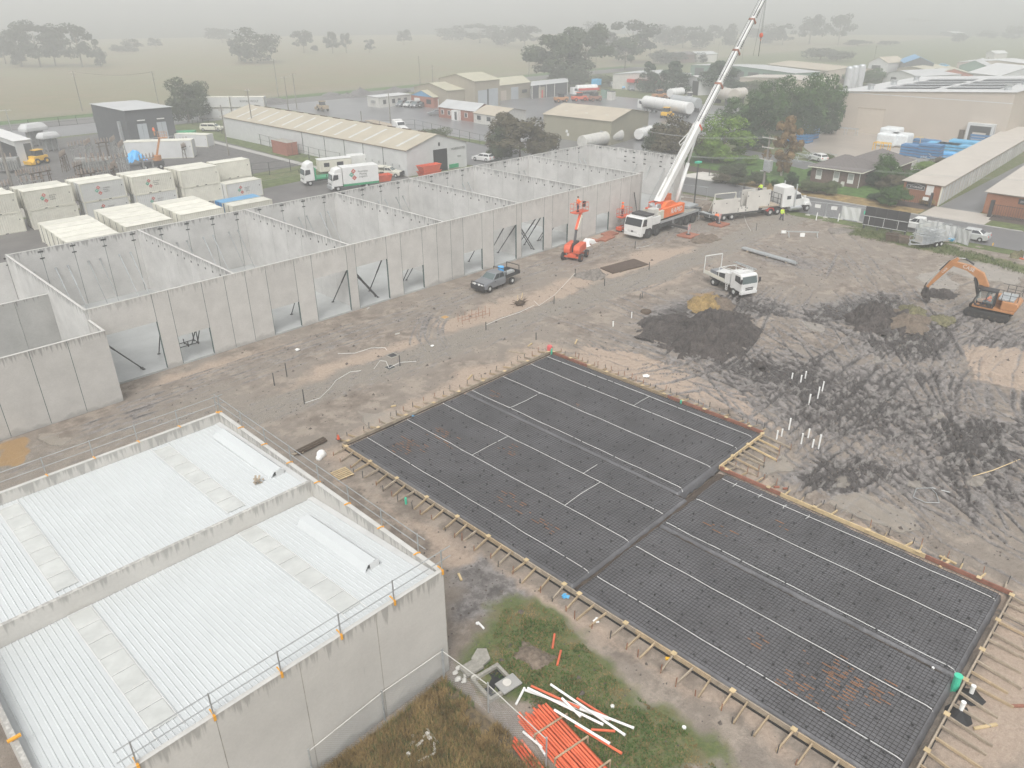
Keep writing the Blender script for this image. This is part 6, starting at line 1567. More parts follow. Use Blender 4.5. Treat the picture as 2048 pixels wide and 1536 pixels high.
for z in (1.6, 2.2, 2.9): b.beam((-4.4, -1.1, z), (-4.4, 1.1, z), .06)
b.ob('headboard', 'steel_dk', t)
t2 = thing('flatbed_trailer', 'dark drop-deck trailer carrying upright concrete panels', 'trailer', (o.x, o.y, .03), hd)
B().box(-8.0, -4.6, -1.2, 1.2, 1.3, 1.5).ob('front_deck', 'timber_w', t2); B().box(-15.8, -7.9, -1.2, 1.2, .75, .95).ob('lower_deck', 'steel_dk', t2)
B().prism([(-8.1, .6), (-7.8, .6), (-7.4, 1.3), (-8.1, 1.3)], -1.1, 1.1).ob('gooseneck', 'steel_dk', t2); B().box(-16.4, -15.8, -1.2, 1.2, .7, 1.1).ob('tail_beam', 'galv', t2)
for x in (-12.6, -13.9, -15.2):
    for s in (-1, 1): wheel(t2, x, s*1.0, .48, .3, 'silver', True)
b = B()
for x in (-15.0, -11.5): b.beam((x, 0, .95), (x, 0, 3.6), .1); b.beam((x, -1, .95), (x, 0, 3.2), .08); b.beam((x, 1, .95), (x, 0, 3.2), .08)
b.beam((-15, 0, 3.6), (-11.5, 0, 3.6), .1).beam((-15, 0, 2.6), (-11.5, 0, 2.6), .08); b.ob('a_frame', 'cream_b', t2)
Ry = Matrix.Rotation(hd, 3, 'Z')
wp = lambda x, y, z: tuple(Ry @ Vector((x, y, z))+Vector((o.x, o.y, .03)))
def cpanel(lab, x0, x1, y, h, z=.97, lean=-.12):
    q = thing('tilt_slab', lab, 'concrete panel', wp(x0, y, z), hd)
    B().hexa([(0, 0, 0), (x1-x0, 0, 0), (x1-x0, .16, 0), (0, .16, 0), (0, -lean, h), (x1-x0, -lean, h), (x1-x0, .16-lean, h), (0, .16-lean, h)]).ob('panel', 'conc_pale', q, bevel=.01)
    b = B()
    for fx, fz in ((.04, .15), (.04, .75), (.5, .68), (.95, .2), (.95, .75)): b.box((x1-x0)*fx-.07, (x1-x0)*fx+.07, -.02-lean*fz, .0-lean*fz+.005, h*fz, h*fz+.16)
    b.ob('lifting_plate', 'steel_dk', q)
cpanel('pale upright concrete panel on the rear of the trailer', -15.8, -11.3, -1.0, 2.0)
cpanel('tall pale concrete panel on the middle of the trailer, nearest the cab', -10.2, -6.2 , -1.05, 2.75, .97)
cpanel('concrete panel leaning behind the tall one on the trailer', -10.4, -6.3, .1, 2.85, .97, .12)
cpanel('low concrete block panel lying on the trailer between the upright ones', -11.6, -10.2, -1.0, .7)
person('person in a yellow hi-vis shirt sitting on top of the tall concrete panels', wp(-7.6, -.45, 2.95), hd+PI, dict(pelvis=(0, 0, .95), hiL=(0, .1, .93), knL=(.35, .16, .98), anL=(.42, .18, .62), hiR=(0, -.1, .93), knR=(.3, -.2, .95), anR=(.3, -.24, .55), chest=(.05, 0, 1.28), neck=(.1, 0, 1.48), head=(.15, 0, 1.65), shL=(.06, .2, 1.42), shR=(.06, -.2, 1.42), elL=(.2, .26, 1.2), waL=(.4, .2, 1.1), elR=(.2, -.26, 1.2), waR=(.4, -.2, 1.1)), 'hivis', 'navy').location.z = 2.95
g = G(1562, 440)
person('person in a yellow hi-vis shirt and dark shorts walking beside the prime mover', (g.x-.2, g.y-.1, .03), R(-120), dict(knL=(.18, .1, .52), anL=(.22, .1, .12), knR=(-.02, -.1, .5), anR=(-.22, -.1, .14), elL=(-.05, .3, 1.16), waL=(.1, .3, .95), elR=(.1, -.28, 1.16), waR=(.25, -.24, 1.0)), 'hivis', 'navy')
g = G(1434, 448)
person('person in an orange jacket bending over beside the rear wheels of the trailer', (g.x, g.y, .03), R(60), dict(pelvis=(-.1, 0, .9), hiL=(-.1, .1, .88), hiR=(-.1, -.1, .88), chest=(.15, 0, 1.15), neck=(.33, 0, 1.28), head=(.45, 0, 1.36), shL=(.25, .2, 1.25), shR=(.25, -.2, 1.25), elL=(.35, .24, .98), waL=(.45, .2, .75), elR=(.35, -.24, .98), waR=(.45, -.2, .75)), 'hivis_o', 'navy')

# ---------------------------------------------------------------- excavator
ex = G(1976, 628); a, c = G(1940, 632), G(2000, 645)
hx_ = math.atan2((a-c).y, (a-c).x)
near = (a+c)/2; nn = Vector((math.cos(hx_-PI/2), math.sin(hx_-PI/2), 0))
if (near+nn).length < near.length: nn = -nn
o = near+nn*1.15
t = thing('excavator', 'orange tracked excavator digging with its bucket on the churned ground', 'excavator', (o.x, o.y, .02), hx_)
t.scale = (.93, .93, .93)
for s in (-1, 1):
    B().prism([(-1.75, 0), (1.7, 0), (2.05, .25), (2.1, .55), (1.85, .82), (-1.9, .82), (-2.1, .55), (-2.05, .22)], s*1.15-.28, s*1.15+.28).ob('track', 'rubber', t, bevel=.05)
    b = B()
    for k in range(6): b.tube((-1.5+k*.6, s*1.15-.3, .32), (-1.5+k*.6, s*1.15+.3, .32), .17, 8)
    b.ob('roller', 'mud_heap', t)
B().cyl(0, 0, .75, .6, .35, 16).ob('turntable', 'dark', t)
B().box(-2.3, 1.5, -1.3, 1.3, 1.05, 1.3).ob('platform', 'case_orange', t, bevel=.03)
B().prism([(-2.4, 1.3), (-1.0, 1.3), (-1.0, 2.2), (-2.3, 2.2), (-2.55, 1.9)], -1.3, 1.3).ob('counterweight', 'case_orange', t, bevel=.1)
B().box(-2.0, -.6, -1.25, 1.1, 2.2, 2.45).ob('engine_hood', 'galv', t, bevel=.05); B().box(-.95, .0, -1.25, -.4, 1.3, 2.25).ob('side_cover', 'case_orange', t, bevel=.04)
ns = -1 if True else 1
# which side faces the camera
cs = 1 if (Matrix.Rotation(hx_, 3, 'Z') @ Vector((0, 1, 0))).dot(-o) > 0 else -1
ca, cb_ = (.35, 1.3) if cs > 0 else (-1.3, -.35)
b = B(); fr = [(-.35, 1.3), (1.25, 1.3), (1.45, 1.75), (1.1, 2.95), (-.35, 2.95)]
for y in (ca, cb_):
    for p, q in zip(fr, fr[1:]+fr[:1]): b.beam((p[0], y, p[1]), (q[0], y, q[1]), .1)
    b.beam((.45, y, 1.3), (.35, y, 2.95), .08)
for p in fr: b.beam((p[0], ca, p[1]), (p[0], cb_, p[1]), .1)
b.ob('cab_frame', 'dark', t); B().box(-.45, 1.2, ca-.05, cb_+.05, 2.96, 3.08).ob('cab_roof', 'dark', t, bevel=.04)
B().box(1.1, 1.5, ca-.05, cb_+.05, 3.0, 3.12).ob('sun_visor', 'black', t)
gm2 = bpy.data.materials.new('clear_glass'); gm2.use_nodes = True; _b = gm2.node_tree.nodes['Principled BSDF']; _b.inputs['Base Color'].default_value = (.55, .62, .6, 1); _b.inputs['Alpha'].default_value = .25; _b.inputs['Roughness'].default_value = .05; MT['clear_glass'] = gm2
_n = gm2.node_tree.nodes.new('ShaderNodeTexNoise'); gm2.node_tree.links.new(_n.outputs[0], _b.inputs['Coat Roughness'])
for y in (ca-.052*cs*0, cb_): B().quad((-.3, y, 1.7), (1.35, y, 1.75), (1.05, y, 2.88), (-.3, y, 2.88)).ob('window', 'clear_glass', t)
B().box(-.2, .3, (ca+cb_)/2-.25, (ca+cb_)/2+.25, 1.3, 1.75).box(-.25, -.1, (ca+cb_)/2-.22, (ca+cb_)/2+.22, 1.75, 2.4).ob('seat', 'dark', t)
b = B()
for x in (-2.3, -1.6, -.9):
    for y in (-1.2, 1.2): b.tube((x, y, 2.3), (x, y, 3.3), .03, 5)
for y in (-1.2, 1.2): b.tube((-2.3, y, 3.3), (-.4, y, 3.3), .03, 5).tube((-2.3, y, 2.85), (-.9, y, 2.85), .025, 5)
b.tube((-2.3, -1.2, 3.3), (-2.3, 1.2, 3.3), .03, 5).tube((-2.3, -1.2, 2.85), (-2.3, 1.2, 2.85), .03, 5); b.ob('handrail', 'steel_dk', t)
by = -cs*.05
def arm(pts, w, name, hs):
    b = B(); n = len(pts); vs = []
    for i, p in enumerate(pts):
        a_ = Vector(pts[max(i-1, 0)]); c_ = Vector(pts[min(i+1, n-1)]); d_ = (c_-a_).normalized(); u_ = Vector((-d_.y, d_.x)); h_ = hs[i]/2
        for y in (by-w/2, by+w/2):
            vs += [(p[0]+u_.x*h_, y, p[1]+u_.y*h_), (p[0]-u_.x*h_, y, p[1]-u_.y*h_)]
    fs = [(0, 1, 3, 2), (4*n-4, 4*n-2, 4*n-1, 4*n-3)]
    for i in range(n-1):
        k = 4*i; fs += [(k, k+2, k+6, k+4), (k+1, k+5, k+7, k+3), (k, k+4, k+5, k+1), (k+2, k+3, k+7, k+6)]
    return b.add(vs, fs).ob(name, 'case_orange', t, bevel=.02)
boom = [(.7, 1.8), (1.0, 3.0), (1.65, 4.0), (2.9, 4.6), (4.5, 4.75)]
arm(boom, .5, 'boom', [.6, .72, .76, .6, .4])
st = [(4.05, 5.35), (4.5, 4.75), (5.45, 3.15), (6.25, 1.75)]
arm(st, .36, 'stick', [.3, .62, .45, .28])
sd = cs*.27
for s in (-1, 1): B().tube((1.3, by+s*.32, 1.7), (2.1, by+s*.32, 3.8), .09, 8).ob('boom_cylinder', 'dark', t)
B().tube((2.5, by, 5.0), (3.4, by, 5.45), .09, 8).ob('stick_cylinder', 'dark', t); B().tube((3.4, by, 5.45), (4.05, by, 5.4), .05, 8).ob('cylinder_rod', 'silver', t)
B().tube((4.75, by, 5.0), (5.5, by, 3.75), .07, 8).ob('bucket_cylinder', 'dark', t); B().tube((5.5, by, 3.75), (6.4, by, 2.2), .045, 8).ob('cylinder_rod', 'silver', t)
B().prism([(6.2, 1.8), (6.55, 1.6), (6.65, 1.05), (6.3, .45), (5.7, .2), (5.95, .75), (6.05, 1.25)], by-.5, by+.5).ob('bucket', 'mud_heap', t, bevel=.04)
B().beam((6.4, by, 2.2), (6.55, by, 1.6), .12).ob('linkage', 'timber_dk', t)
text('CASE', .52, 'white', t, (2.85, by+cs*.262, 4.58), (PI/2, 0 if cs < 0 else 0, PI if cs > 0 else 0), ext=.006).rotation_euler = (PI/2, R(14) if cs > 0 else R(-14), PI if cs > 0 else 0)
text('CASE', .3, 'white', t, (5.0, by+cs*.19, 3.9), (PI/2, R(-58) if cs > 0 else R(58), PI if cs > 0 else 0), ext=.006)
q = Matrix.Rotation(hx_, 3, 'Z') @ Vector((.15, (ca+cb_)/2, .0))
person('person in an orange shirt seated inside the excavator cab', (o.x+q.x*.93, o.y+q.y*.93, .74), hx_, dict(knL=(.4, .14, .95), anL=(.5, .14, .55), knR=(.4, -.14, .95), anR=(.5, -.14, .55), elL=(.2, .24, 1.15), waL=(.42, .2, 1.1), elR=(.2, -.24, 1.15), waR=(.42, -.2, 1.1)), 'hivis_o', 'navy')
# ---------------------------------------------------------------- background buildings
def V2(q, h): return Vector(q).to_3d()*1 if len(q) == 3 else G(q[0], q[1], h)
def bld(name, lab, A, N, Cc, h, rise=0, ridge='u', wall='wall_tan', roof='roof_tan', world=False, mono=0, over=.25, cat='shed', group=None, z0=0):
    """A,N,Cc: eave corners (far-left, near, right); ridge 'u' runs along N-A, 'v' along N-C"""
    if world: a, n, c = (Vector((*q, 0)) for q in (A, N, Cc))
    else: a, n, c = (G(q[0], q[1], h) for q in (A, N, Cc))
    for q in (a, n, c): q.z = 0
    t = thing(name, lab, cat, (n.x, n.y, z0), 0, group); u, v = a-n, c-n
    t['_u'] = (u.x, u.y); t['_v'] = (v.x, v.y)
    P = lambda i, j, z: u*i+v*j+Vector((0, 0, z))
    b = B(); z = [h, h, h, h]
    if mono: z = [h, h, h+mono, h+mono]   # rises towards v
    b.add([P(0, 0, 0), P(0, 1, 0), P(1, 1, 0), P(1, 0, 0), P(0, 0, z[0]), P(0, 1, z[2]), P(1, 1, z[3]), P(1, 0, z[1])], [(0, 3, 2, 1), (0, 1, 5, 4), (1, 2, 6, 5), (2, 3, 7, 6), (3, 0, 4, 7)])
    if rise:
        if ridge == 'u': b.add([P(0, 0, h), P(0, 1, h), P(0, .5, h+rise), P(1, 0, h), P(1, 1, h), P(1, .5, h+rise)], [(0, 1, 2), (3, 5, 4)])
        else: b.add([P(0, 0, h), P(1, 0, h), P(.5, 0, h+rise), P(0, 1, h), P(1, 1, h), P(.5, 1, h+rise)], [(0, 2, 1), (3, 4, 5)])
    b.ob('wall', wall, t)
    r = B(); ou, ov = over/u.length, over/v.length; k = .06
    def slab(p): r.add([Vector(q)+Vector((0, 0, .02)) for q in p]+[Vector(q)+Vector((0, 0, .02+k)) for q in p], [(3, 2, 1, 0), (4, 5, 6, 7), (0, 1, 5, 4), (1, 2, 6, 5), (2, 3, 7, 6), (3, 0, 4, 7)])
    if rise:
        e = rise*over*2/(v.length if ridge == 'u' else u.length)
        if ridge == 'u':
            slab([P(-ou, -ov, h-e), P(-ou, .5, h+rise), P(1+ou, .5, h+rise), P(1+ou, -ov, h-e)]); slab([P(-ou, .5, h+rise), P(-ou, 1+ov, h-e), P(1+ou, 1+ov, h-e), P(1+ou, .5, h+rise)])
        else:
            slab([P(-ou, -ov, h-e), P(-ou, 1+ov, h-e), P(.5, 1+ov, h+rise), P(.5, -ov, h+rise)]); slab([P(.5, -ov, h+rise), P(.5, 1+ov, h+rise), P(1+ou, 1+ov, h-e), P(1+ou, -ov, h-e)])
    else: slab([P(-ou, -ov, z[0]), P(-ou, 1+ov, z[2]), P(1+ou, 1+ov, z[3]), P(1+ou, -ov, z[1])])
    r.ob('roof', roof, t)
    return t
def face(t, side, f0, f1, z0, z1, name, m, d=.05, par=None):
    u, v = Vector((*t['_u'], 0)), Vector((*t['_v'], 0)); w_, o_ = (u, v) if side == 'u' else (v, u)
    n = -(o_-w_*(o_.dot(w_)/w_.length_squared)).normalized()
    p, q = w_*f0, w_*f1; zz = lambda z: Vector((0, 0, z))
    b = B(); b.hexa([p+zz(z0), q+zz(z0), q+n*d+zz(z0), p+n*d+zz(z0), p+zz(z1), q+zz(z1), q+n*d+zz(z1), p+n*d+zz(z1)])
    return b.ob(name, m, par or t)
def facetext(t, side, f, z, s, size, m, off=.07):
    u, v = Vector((*t['_u'], 0)), Vector((*t['_v'], 0)); w_, o_ = (u, v) if side == 'u' else (v, u)
    n = -(o_-w_*(o_.dot(w_)/w_.length_squared)).normalized(); x = Vector((-n.y, n.x, 0)); p = w_*f+n*off+Vector((0, 0, z))
    return text(s, size, m, t, p, (PI/2, 0, math.atan2(x.y, x.x)))
# long white shed
t = bld('long_shed', 'long white shed with a tan roof, pale skylight strips and an open end door', (83.6, 176), (83.9, 108.3), (97.7, 107.8), 4.55, 2.0, 'u', 'cont_grey' if False else 'offwhite', 'roof_tan2', True, cat='shed')
u, v = Vector((*t['_u'], 0)), Vector((*t['_v'], 0))
for i in range(13):
    f = .045+i*.072
    P = lambda i_, j, z: u*i_+v*j+Vector((0, 0, z))
    for (j0, j1, s) in ((.04, .42, 0),):
        B().add([P(f, j0, 4.55+j0*4+.1), P(f, j1, 4.55+j1*4+.1), P(f+.011, j1, 4.55+j1*4+.1), P(f+.011, j0, 4.55+j0*4+.1)], [(3, 2, 1, 0)]).ob('skylight', 'strip', t)
for i in range(14):
    f = .04+i*.068
    B().beam(P(f, .5, 6.68), P(f+.035, .5, 6.68), .3, .12).ob('ridge_vent', 'timber_dk', t)
face(t, 'v', .43, .66, 0, 3.9, 'open_door', 'black', .06); face(t, 'v', .66, .675, 0, 3.9, 'door_frame', 'offwhite', .12); face(t, 'v', .52, .545, 4.5, 5.1, 'gable_vent', 'dark', .08)
face(t, 'v', .69, .85, .2, .9, 'green_sheet', 'green', .12); face(t, 'v', .84, .9, 2.0, 2.3, 'sign_plate', 'steel', .06)
face(t, 'u', .0, 1, 4.4, 4.56, 'gutter', 'timber_red', .14); b = None
for f in (.1, .19, .28, .38, .5): face(t, 'u', f, f+.001, .2, 4.3, 'downpipe', 'dark', .07)
for f in (.03, .06, .09, .12, .15, .18, .22): face(t, 'u', f, f+.004, 1.4, 1.8, 'vent', 'steel', .06)
facetext(t, 'v', .85, 3.6, 'WAREHOUSE', .55, 'steel_dk')
# concrete plant, switch room
t = bld('switch_room', 'dark charcoal switch room with a pale flat roof beside the substation', (181, 208), (248, 222), (342, 214), 8.0, 0, 'u', 'wall_charcoal', 'roof_grey', cat='building')
for f in (.2, .62): face(t, 'v', f, f+.1, 1.6, 5.2, 'door', 'door_grey', .08); face(t, 'v', f+.105, f+.2, 1.6, 5.2, 'door', 'door_grey', .08); face(t, 'v', f+.02, f+.18, 5.8, 6.0, 'lamp', 'white', .2)
face(t, 'v', .05, .95, 0, 1.3, 'loading_step', 'steel', 2.2); face(t, 'u', .18, .22, .4, 5.6, 'duct', 'galv', .5)
b = B(); u, v = Vector((*t['_u'], 0)), Vector((*t['_v'], 0)); n = -u.normalized()*2.1
for i in range(9): b.tube(v*(.05+.9*i/8)+n+Vector((0, 0, 1.3)), v*(.05+.9*i/8)+n+Vector((0, 0, 2.4)), .04, 4)
b.tube(v*.05+n+Vector((0, 0, 2.4)), v*.95+n+Vector((0, 0, 2.4)), .04, 4); b.ob('handrail', 'galv', t)
# centre sheds
t = bld('farm_shed', 'tan shed with a khaki ribbed wall in the middle distance left of the crane boom', (1087, 228), (1223, 243), (1298, 224), 5.0, 1.5, 'u', 'wall_olive', 'roof_tan')
for f in (.75, .45, .15):
    u, v = Vector((*t['_u'], 0)), Vector((*t['_v'], 0)); p = u*f+v*.2+Vector((0, 0, 5.65)); B().beam(p, p+u*.04, .5, .08).ob('skylight', 'strip', t)
face(t, 'u', .62, .65, 1.6, 2.2, 'sign_plate', 'white', .08); face(t, 'u', .6, .63, .9, 1.5, 'sign_plate', 'white', .08)
t = bld('workshop', 'tallest tan workshop with two grey roller doors', (877, 157), (949, 163), (999, 158.5), 7.4, 1.7, 'v', 'wall_khaki', 'roof_olive', cat='workshop')
face(t, 'v', .12, .48, 0, 4.8, 'roller_door', 'door_grey', .1); face(t, 'v', .55, .92, 0, 5.0, 'roller_door', 'door_grey', .1)
face(t, 'v', .49, .54, 0, 5, 'door_pillar', 'wall_charcoal', .15)
t = bld('workshop', 'lower tan workshop left of the tallest one, with a dark doorway', (828, 173.5), (894, 181.5), (948, 177), 5.0, 1.6, 'v', 'wall_khaki', 'roof_olive', cat='workshop')
face(t, 'v', .72, .93, 0, 3.4, 'doorway', 'black', .08)
t = bld('workshop', 'low tan workshop right of the tallest one, with a pale roller door', (968, 163), (998, 171.5), (1061, 164.5), 4.6, 1.5, 'v', 'wall_khaki', 'roof_olive', cat='workshop')
face(t, 'v', .37, .6, 0, 3.7, 'roller_door', 'door_grey', .1); face(t, 'v', .05, .22, 0, 3.0, 'door', 'wall_tan', .1); face(t, 'v', .72, .88, 1.6, 2.6, 'window', 'steel_dk', .08)
t = bld('open_shed', 'open fronted machinery shed with a pale skillion roof', (1064, 163), (1062, 172), (1136, 164.5), 4.0, 0, 'u', 'wall_charcoal', 'roof_grey')
for f in (.02, .22, .4, .62, .98): face(t, 'v', f, f+.012, 0, 4, 'post', 'white_dirty', .15)
face(t, 'v', .2, .36, 0, 3.4, 'partition', 'wall_khaki', .1); face(t, 'v', .27, .31, 0, 2.4, 'red_door', 'red', .15)
t = bld('site_hut', 'long white site hut with four dark windows beside parked cars', (734, 192), (757.5, 195), (821, 188.5), 3.0, 0, 'u', 'white_dirty', 'offwhite', cat='site hut')
for f in (.12, .4, .58, .78): face(t, 'v', f, f+.09, 1.0, 2.2, 'window', 'steel_dk', .06)
for f in (.3, .5): face(t, 'u', f, f+.12, 1.3, 2.0, 'air_conditioner', 'steel', .4)
t = bld('brick_office', 'red brick office with a blue gable and tan roof', (822, 190), (866, 195), (892, 191.5), 3.0, 1.6, 'v', 'brick', 'roof_olive', cat='office')
u, v = Vector((*t['_u'], 0)), Vector((*t['_v'], 0)); n = -v.normalized()*.06; P = lambda i, z: u*i+n+Vector((0, 0, z))
B().add([P(-.02, 3.0), P(1.02, 3.0), P(.5, 4.55), P(.5, 3.0)], [(0, 3, 1), (0, 1, 2)]).ob('blue_gable', 'blue_roof', t)
face(t, 'u', .6, .85, 1.2, 2.4, 'sign_board', 'white', .08); face(t, 'u', .1, .3, 1, 2.3, 'window', 'glass_dk', .06); face(t, 'v', .35, .5, 0, 2.4, 'door', 'white', .08); face(t, 'v', .65, .85, 1, 2.2, 'window', 'glass_dk', .06)
t = bld('brick_office', 'low red brick office with a grey roof and white porch', (877, 213.5), (950, 223), (984, 213), 2.7, 1.3, 'u', 'brick', 'roof_grey', cat='office')
for f in (.85, .66, .2): face(t, 'u', f, f+.08, .9, 2.1, 'window', 'white', .08); face(t, 'u', f+.01, f+.07, 1, 2.0, 'pane', 'glass_dk', .1)
o = face(t, 'u', .38, .55, 0, 2.5, 'porch', 'white', 1.2); face(t, 'u', .4, .46, .2, 2.2, 'pane', 'steel_dk', 1.22)
t = bld('fibro_office', 'white walled office wing with a faded pink brown roof', (947, 225.5), (1000, 233.5), (1052, 221), 2.5, 1.2, 'u', 'white_dirty', 'roof_tan', cat='office')
for f in (.72, .35): face(t, 'u', f, f+.14, 1, 2, 'window', 'glass_dk', .06)
# big warehouse, ribbed cladding, docks
t = bld('warehouse', 'large beige warehouse with a white roof, solar panels and a loading dock', (190, 78), (190, 41), (246, 41), 10.8, 0, 'u', 'wall_tan', 'offwhite', True, cat='warehouse')
me = t.children[0].data
for vtx in me.vertices:
    if vtx.co.y > 30 and vtx.co.z > 5: vtx.co.z = 8.7
me = t.children[1].data
for vtx in me.vertices:
    if vtx.co.y > 30: vtx.co.z -= 2.1
face(t, 'u', .68, .84, 0, 5.4, 'roller_door', mat('door_tan', (.49, .43, .36), .6, var=.03, rib=(2, .3, .02)), .06); face(t, 'u', .675, .845, 5.4, 5.55, 'door_lintel', 'timber_w', .12); face(t, 'u', .92, .945, 3.9, 4.6, 'vent_hood', 'steel_dk', .4)
face(t, 'u', .205, .235, 0, 2.7, 'door', 'timber_dk', .08); o = face(t, 'u', .05, .19, 0, 4.4, 'dock_shelter', 'offwhite', 1.4); face(t, 'u', .065, .175, 0, 3.9, 'dock_opening', 'steel_dk', 1.42, o); face(t, 'u', .085, .155, .2, 2.6, 'dock_door', 'roof_beige', 1.44, o)
face(t, 'u', 0, 1, 8.55, 8.7, 'cladding_trim', 'offwhite', .02)
rz_w = lambda y: 10.8-2.1*(y-41)/37+.12
for r_ in range(4):
    for s in (0, 1):
        x0, x1 = 198+r_*9.2, 198+r_*9.2+5.5; ya, yb = (46, 57) if s == 0 else (59, 70)
        B().add([Vector((x-190, y-41, rz_w(y)+.12)) for x, y in ((x0, ya), (x1, ya), (x1, yb), (x0, yb))], [(0, 1, 2, 3)]).ob('solar_panel', 'solar', t)
for x, y in ((196, 72.5), (212, 73), (228, 73), (196, 44), (212, 44.5), (228, 44.5)):
    q = B().cyl(x-190, y-41, rz_w(y)-.1, .7, .9, 10).ob('roof_vent', 'galv', t); B().cyl(x-190, y-41, rz_w(y)+.8, .9, .3, 10).ob('cowl', 'steel', q)
for i, (x, y) in enumerate(((203, 81), (207, 81.3), (212, 81.6))):
    q = thing('silo', 'pale steel silo tower behind the left end of the beige warehouse, %s of three' % ('leftmost', 'middle', 'rightmost')[i], 'silo', (x, y, 0), 0, 'silos')
    B().cyl(0, 0, 0, .95, 13, 16).ob('shell', 'roof_grey', q, smooth=False); B().cyl(0, 0, 13, .95, .4, 16, .6).ob('cap', 'galv', q)
# self storage rows
for k, (ny, ay, c) in enumerate(((33.0, 38.4, (200, 36.6)), (21.2, 27.0, (200, 24.4)))):
    t = bld('storage_row', ('long storage building with a rusty red end wall and signs, nearest the brick house' if k == 0 else 'second storage building with a rusty red end wall at the right edge'), (124.9, ay), (124.9, ny), c, 3.0, 0, 'u', 'wall_tan', 'roof_beige', True, over=.35, cat='storage')
    L_ = Vector((*t['_v'], 0)).length; f = 0; i = 0
    while f < .98 and i < 40:
        face(t, 'v', f+.004, f+.02, .05, 2.5, 'roller_door', 'cont_grey', .05); f += .0245; i += 1
    face(t, 'u', 0, 1, 0, 2.85, 'cladding', 'rust_wall', .07)
    face(t, 'u', -.02, .02, 0, 2.9, 'corner_post', 'cream', .1)
    if k == 0:
        face(t, 'u', .42, .93, 1.95, 2.85, 'sign_board', 'dark', .12); facetext(t, 'u', .66, 2.3, 'STORAGE', .42, 'white', .135)
        u = Vector((*t['_u'], 0)); b = B(); P = lambda f, z: u*f+Vector((-.14, 0, z))
        for p, q in ((P(.9, 2.0), P(.9, 2.5)), (P(.9, 2.5), P(.66, 2.8)), (P(.66, 2.8), P(.44, 2.5)), (P(.44, 2.5), P(.44, 2.0)), (P(.44, 1.98), P(.9, 1.98))): b.beam(p, q, .03)
        b.ob('roof_emblem', 'white', t)
        face(t, 'u', .2, .39, 1.4, 2.8, 'sign_board', 'white', .12)
    else:
        face(t, 'u', -.1, .3, 1.95, 2.7, 'sign_board', 'dark', .12); facetext(t, 'u', .12, 2.3, 'STORAGE', .36, 'white', .135)
t = thing('steel_fence', 'dark steel fence and gate post in front of the second storage building', 'fence', (122.9, 25.6, 0))
B().beam((0, 0, 0), (0, 0, 2.4), .45).ob('gate_post', 'dark', t)
b = B()
for i in range(38): b.beam((0, -.4-i*.3, .1), (0, -.4-i*.3, 1.9), .04)
b.beam((0, 0, 1.8), (0, -11.6, 1.8), .06).beam((0, 0, .2), (0, -11.6, .2), .06); b.ob('bars', 'dark', t)
t = thing('steel_fence', 'short dark steel fence post with a white notice before the first storage building', 'fence', (122.9, 33.6, 0))
B().beam((0, 0, 0), (0, 0, 2.2), .3).ob('gate_post', 'dark', t); B().box(-.2, -.16, .3, 1.1, 1.0, 1.5).ob('notice', 'white', t); b = B()
for i in range(12): b.beam((0, .3+i*.3, .1), (0, .3+i*.3, 1.7), .03)
b.ob('bars', 'dark', t)
# brick house with hip roofs
t = thing('brick_house', 'brown brick house with a dark tiled hip roof across the street', 'house', (128.8, 46.6, 0))
B().box(0, 7.4, 0, 8.2, 0, 2.6).box(7.4, 17.2, -2.2, 6, 0, 2.6).ob('wall', 'brick_dk', t)
def hip(x0, x1, y0, y1, z, r, o=.5, along='y'):
    x0 -= o; x1 += o; y0 -= o; y1 += o; k = (x1-x0)/2 if along == 'y' else (y1-y0)/2
    if along == 'y': a, c = ((x0+x1)/2, y0+k, z+r), ((x0+x1)/2, max(y1-k, y0+k+.3), z+r)
    else: a, c = (x0+k, (y0+y1)/2, z+r), (max(x1-k, x0+k+.3), (y0+y1)/2, z+r)
    v_ = [(x0, y0, z), (x1, y0, z), (x1, y1, z), (x0, y1, z), a, c]
    f_ = [(0, 1, 4), (1, 2, 5, 4), (2, 3, 5), (3, 0, 4, 5)] if along == 'y' else [(0, 1, 5, 4), (1, 2, 5), (2, 3, 4, 5), (3, 0, 4)]
    return B().add(v_, f_+[(0, 3, 2, 1)])
hip(0, 7.4, 0, 8.2, 2.6, 1.9).ob('roof', 'tile', t); hip(6.6, 17.2, -2.2, 6, 2.62, 2.0, along='x').ob('roof', 'tile', t)
B().beam((-.52, -.5, 2.55), (-.52, 8.7, 2.55), .1, .14).beam((-.5, -.52, 2.55), (7, -.52, 2.55), .1, .14).beam((7.4, -2.72, 2.55), (17.7, -2.72, 2.55), .1, .14).ob('gutter', 'cream', t)
for y in (.9, 3.3, 6.3): o = B().box(-.06, .0, y, y+1.0, .6, 2.2).ob('window', 'white', t); B().box(-.08, -.06, y+.1, y+.9, 1.2, 2.1).ob('pane', 'steel', o)
for x, y in ((-.5, -.45), (-.1, 5.0), (7.3, -2.7), (17.5, -2.7)): B().beam((x+.42, y+.4, 0), (x+.42, y+.4, 2.5), .08).ob('downpipe', 'white', t)
B().box(-.5, -.1, 2.2, 2.7, 0, .8).ob('heat_pump', 'white_dirty', t)
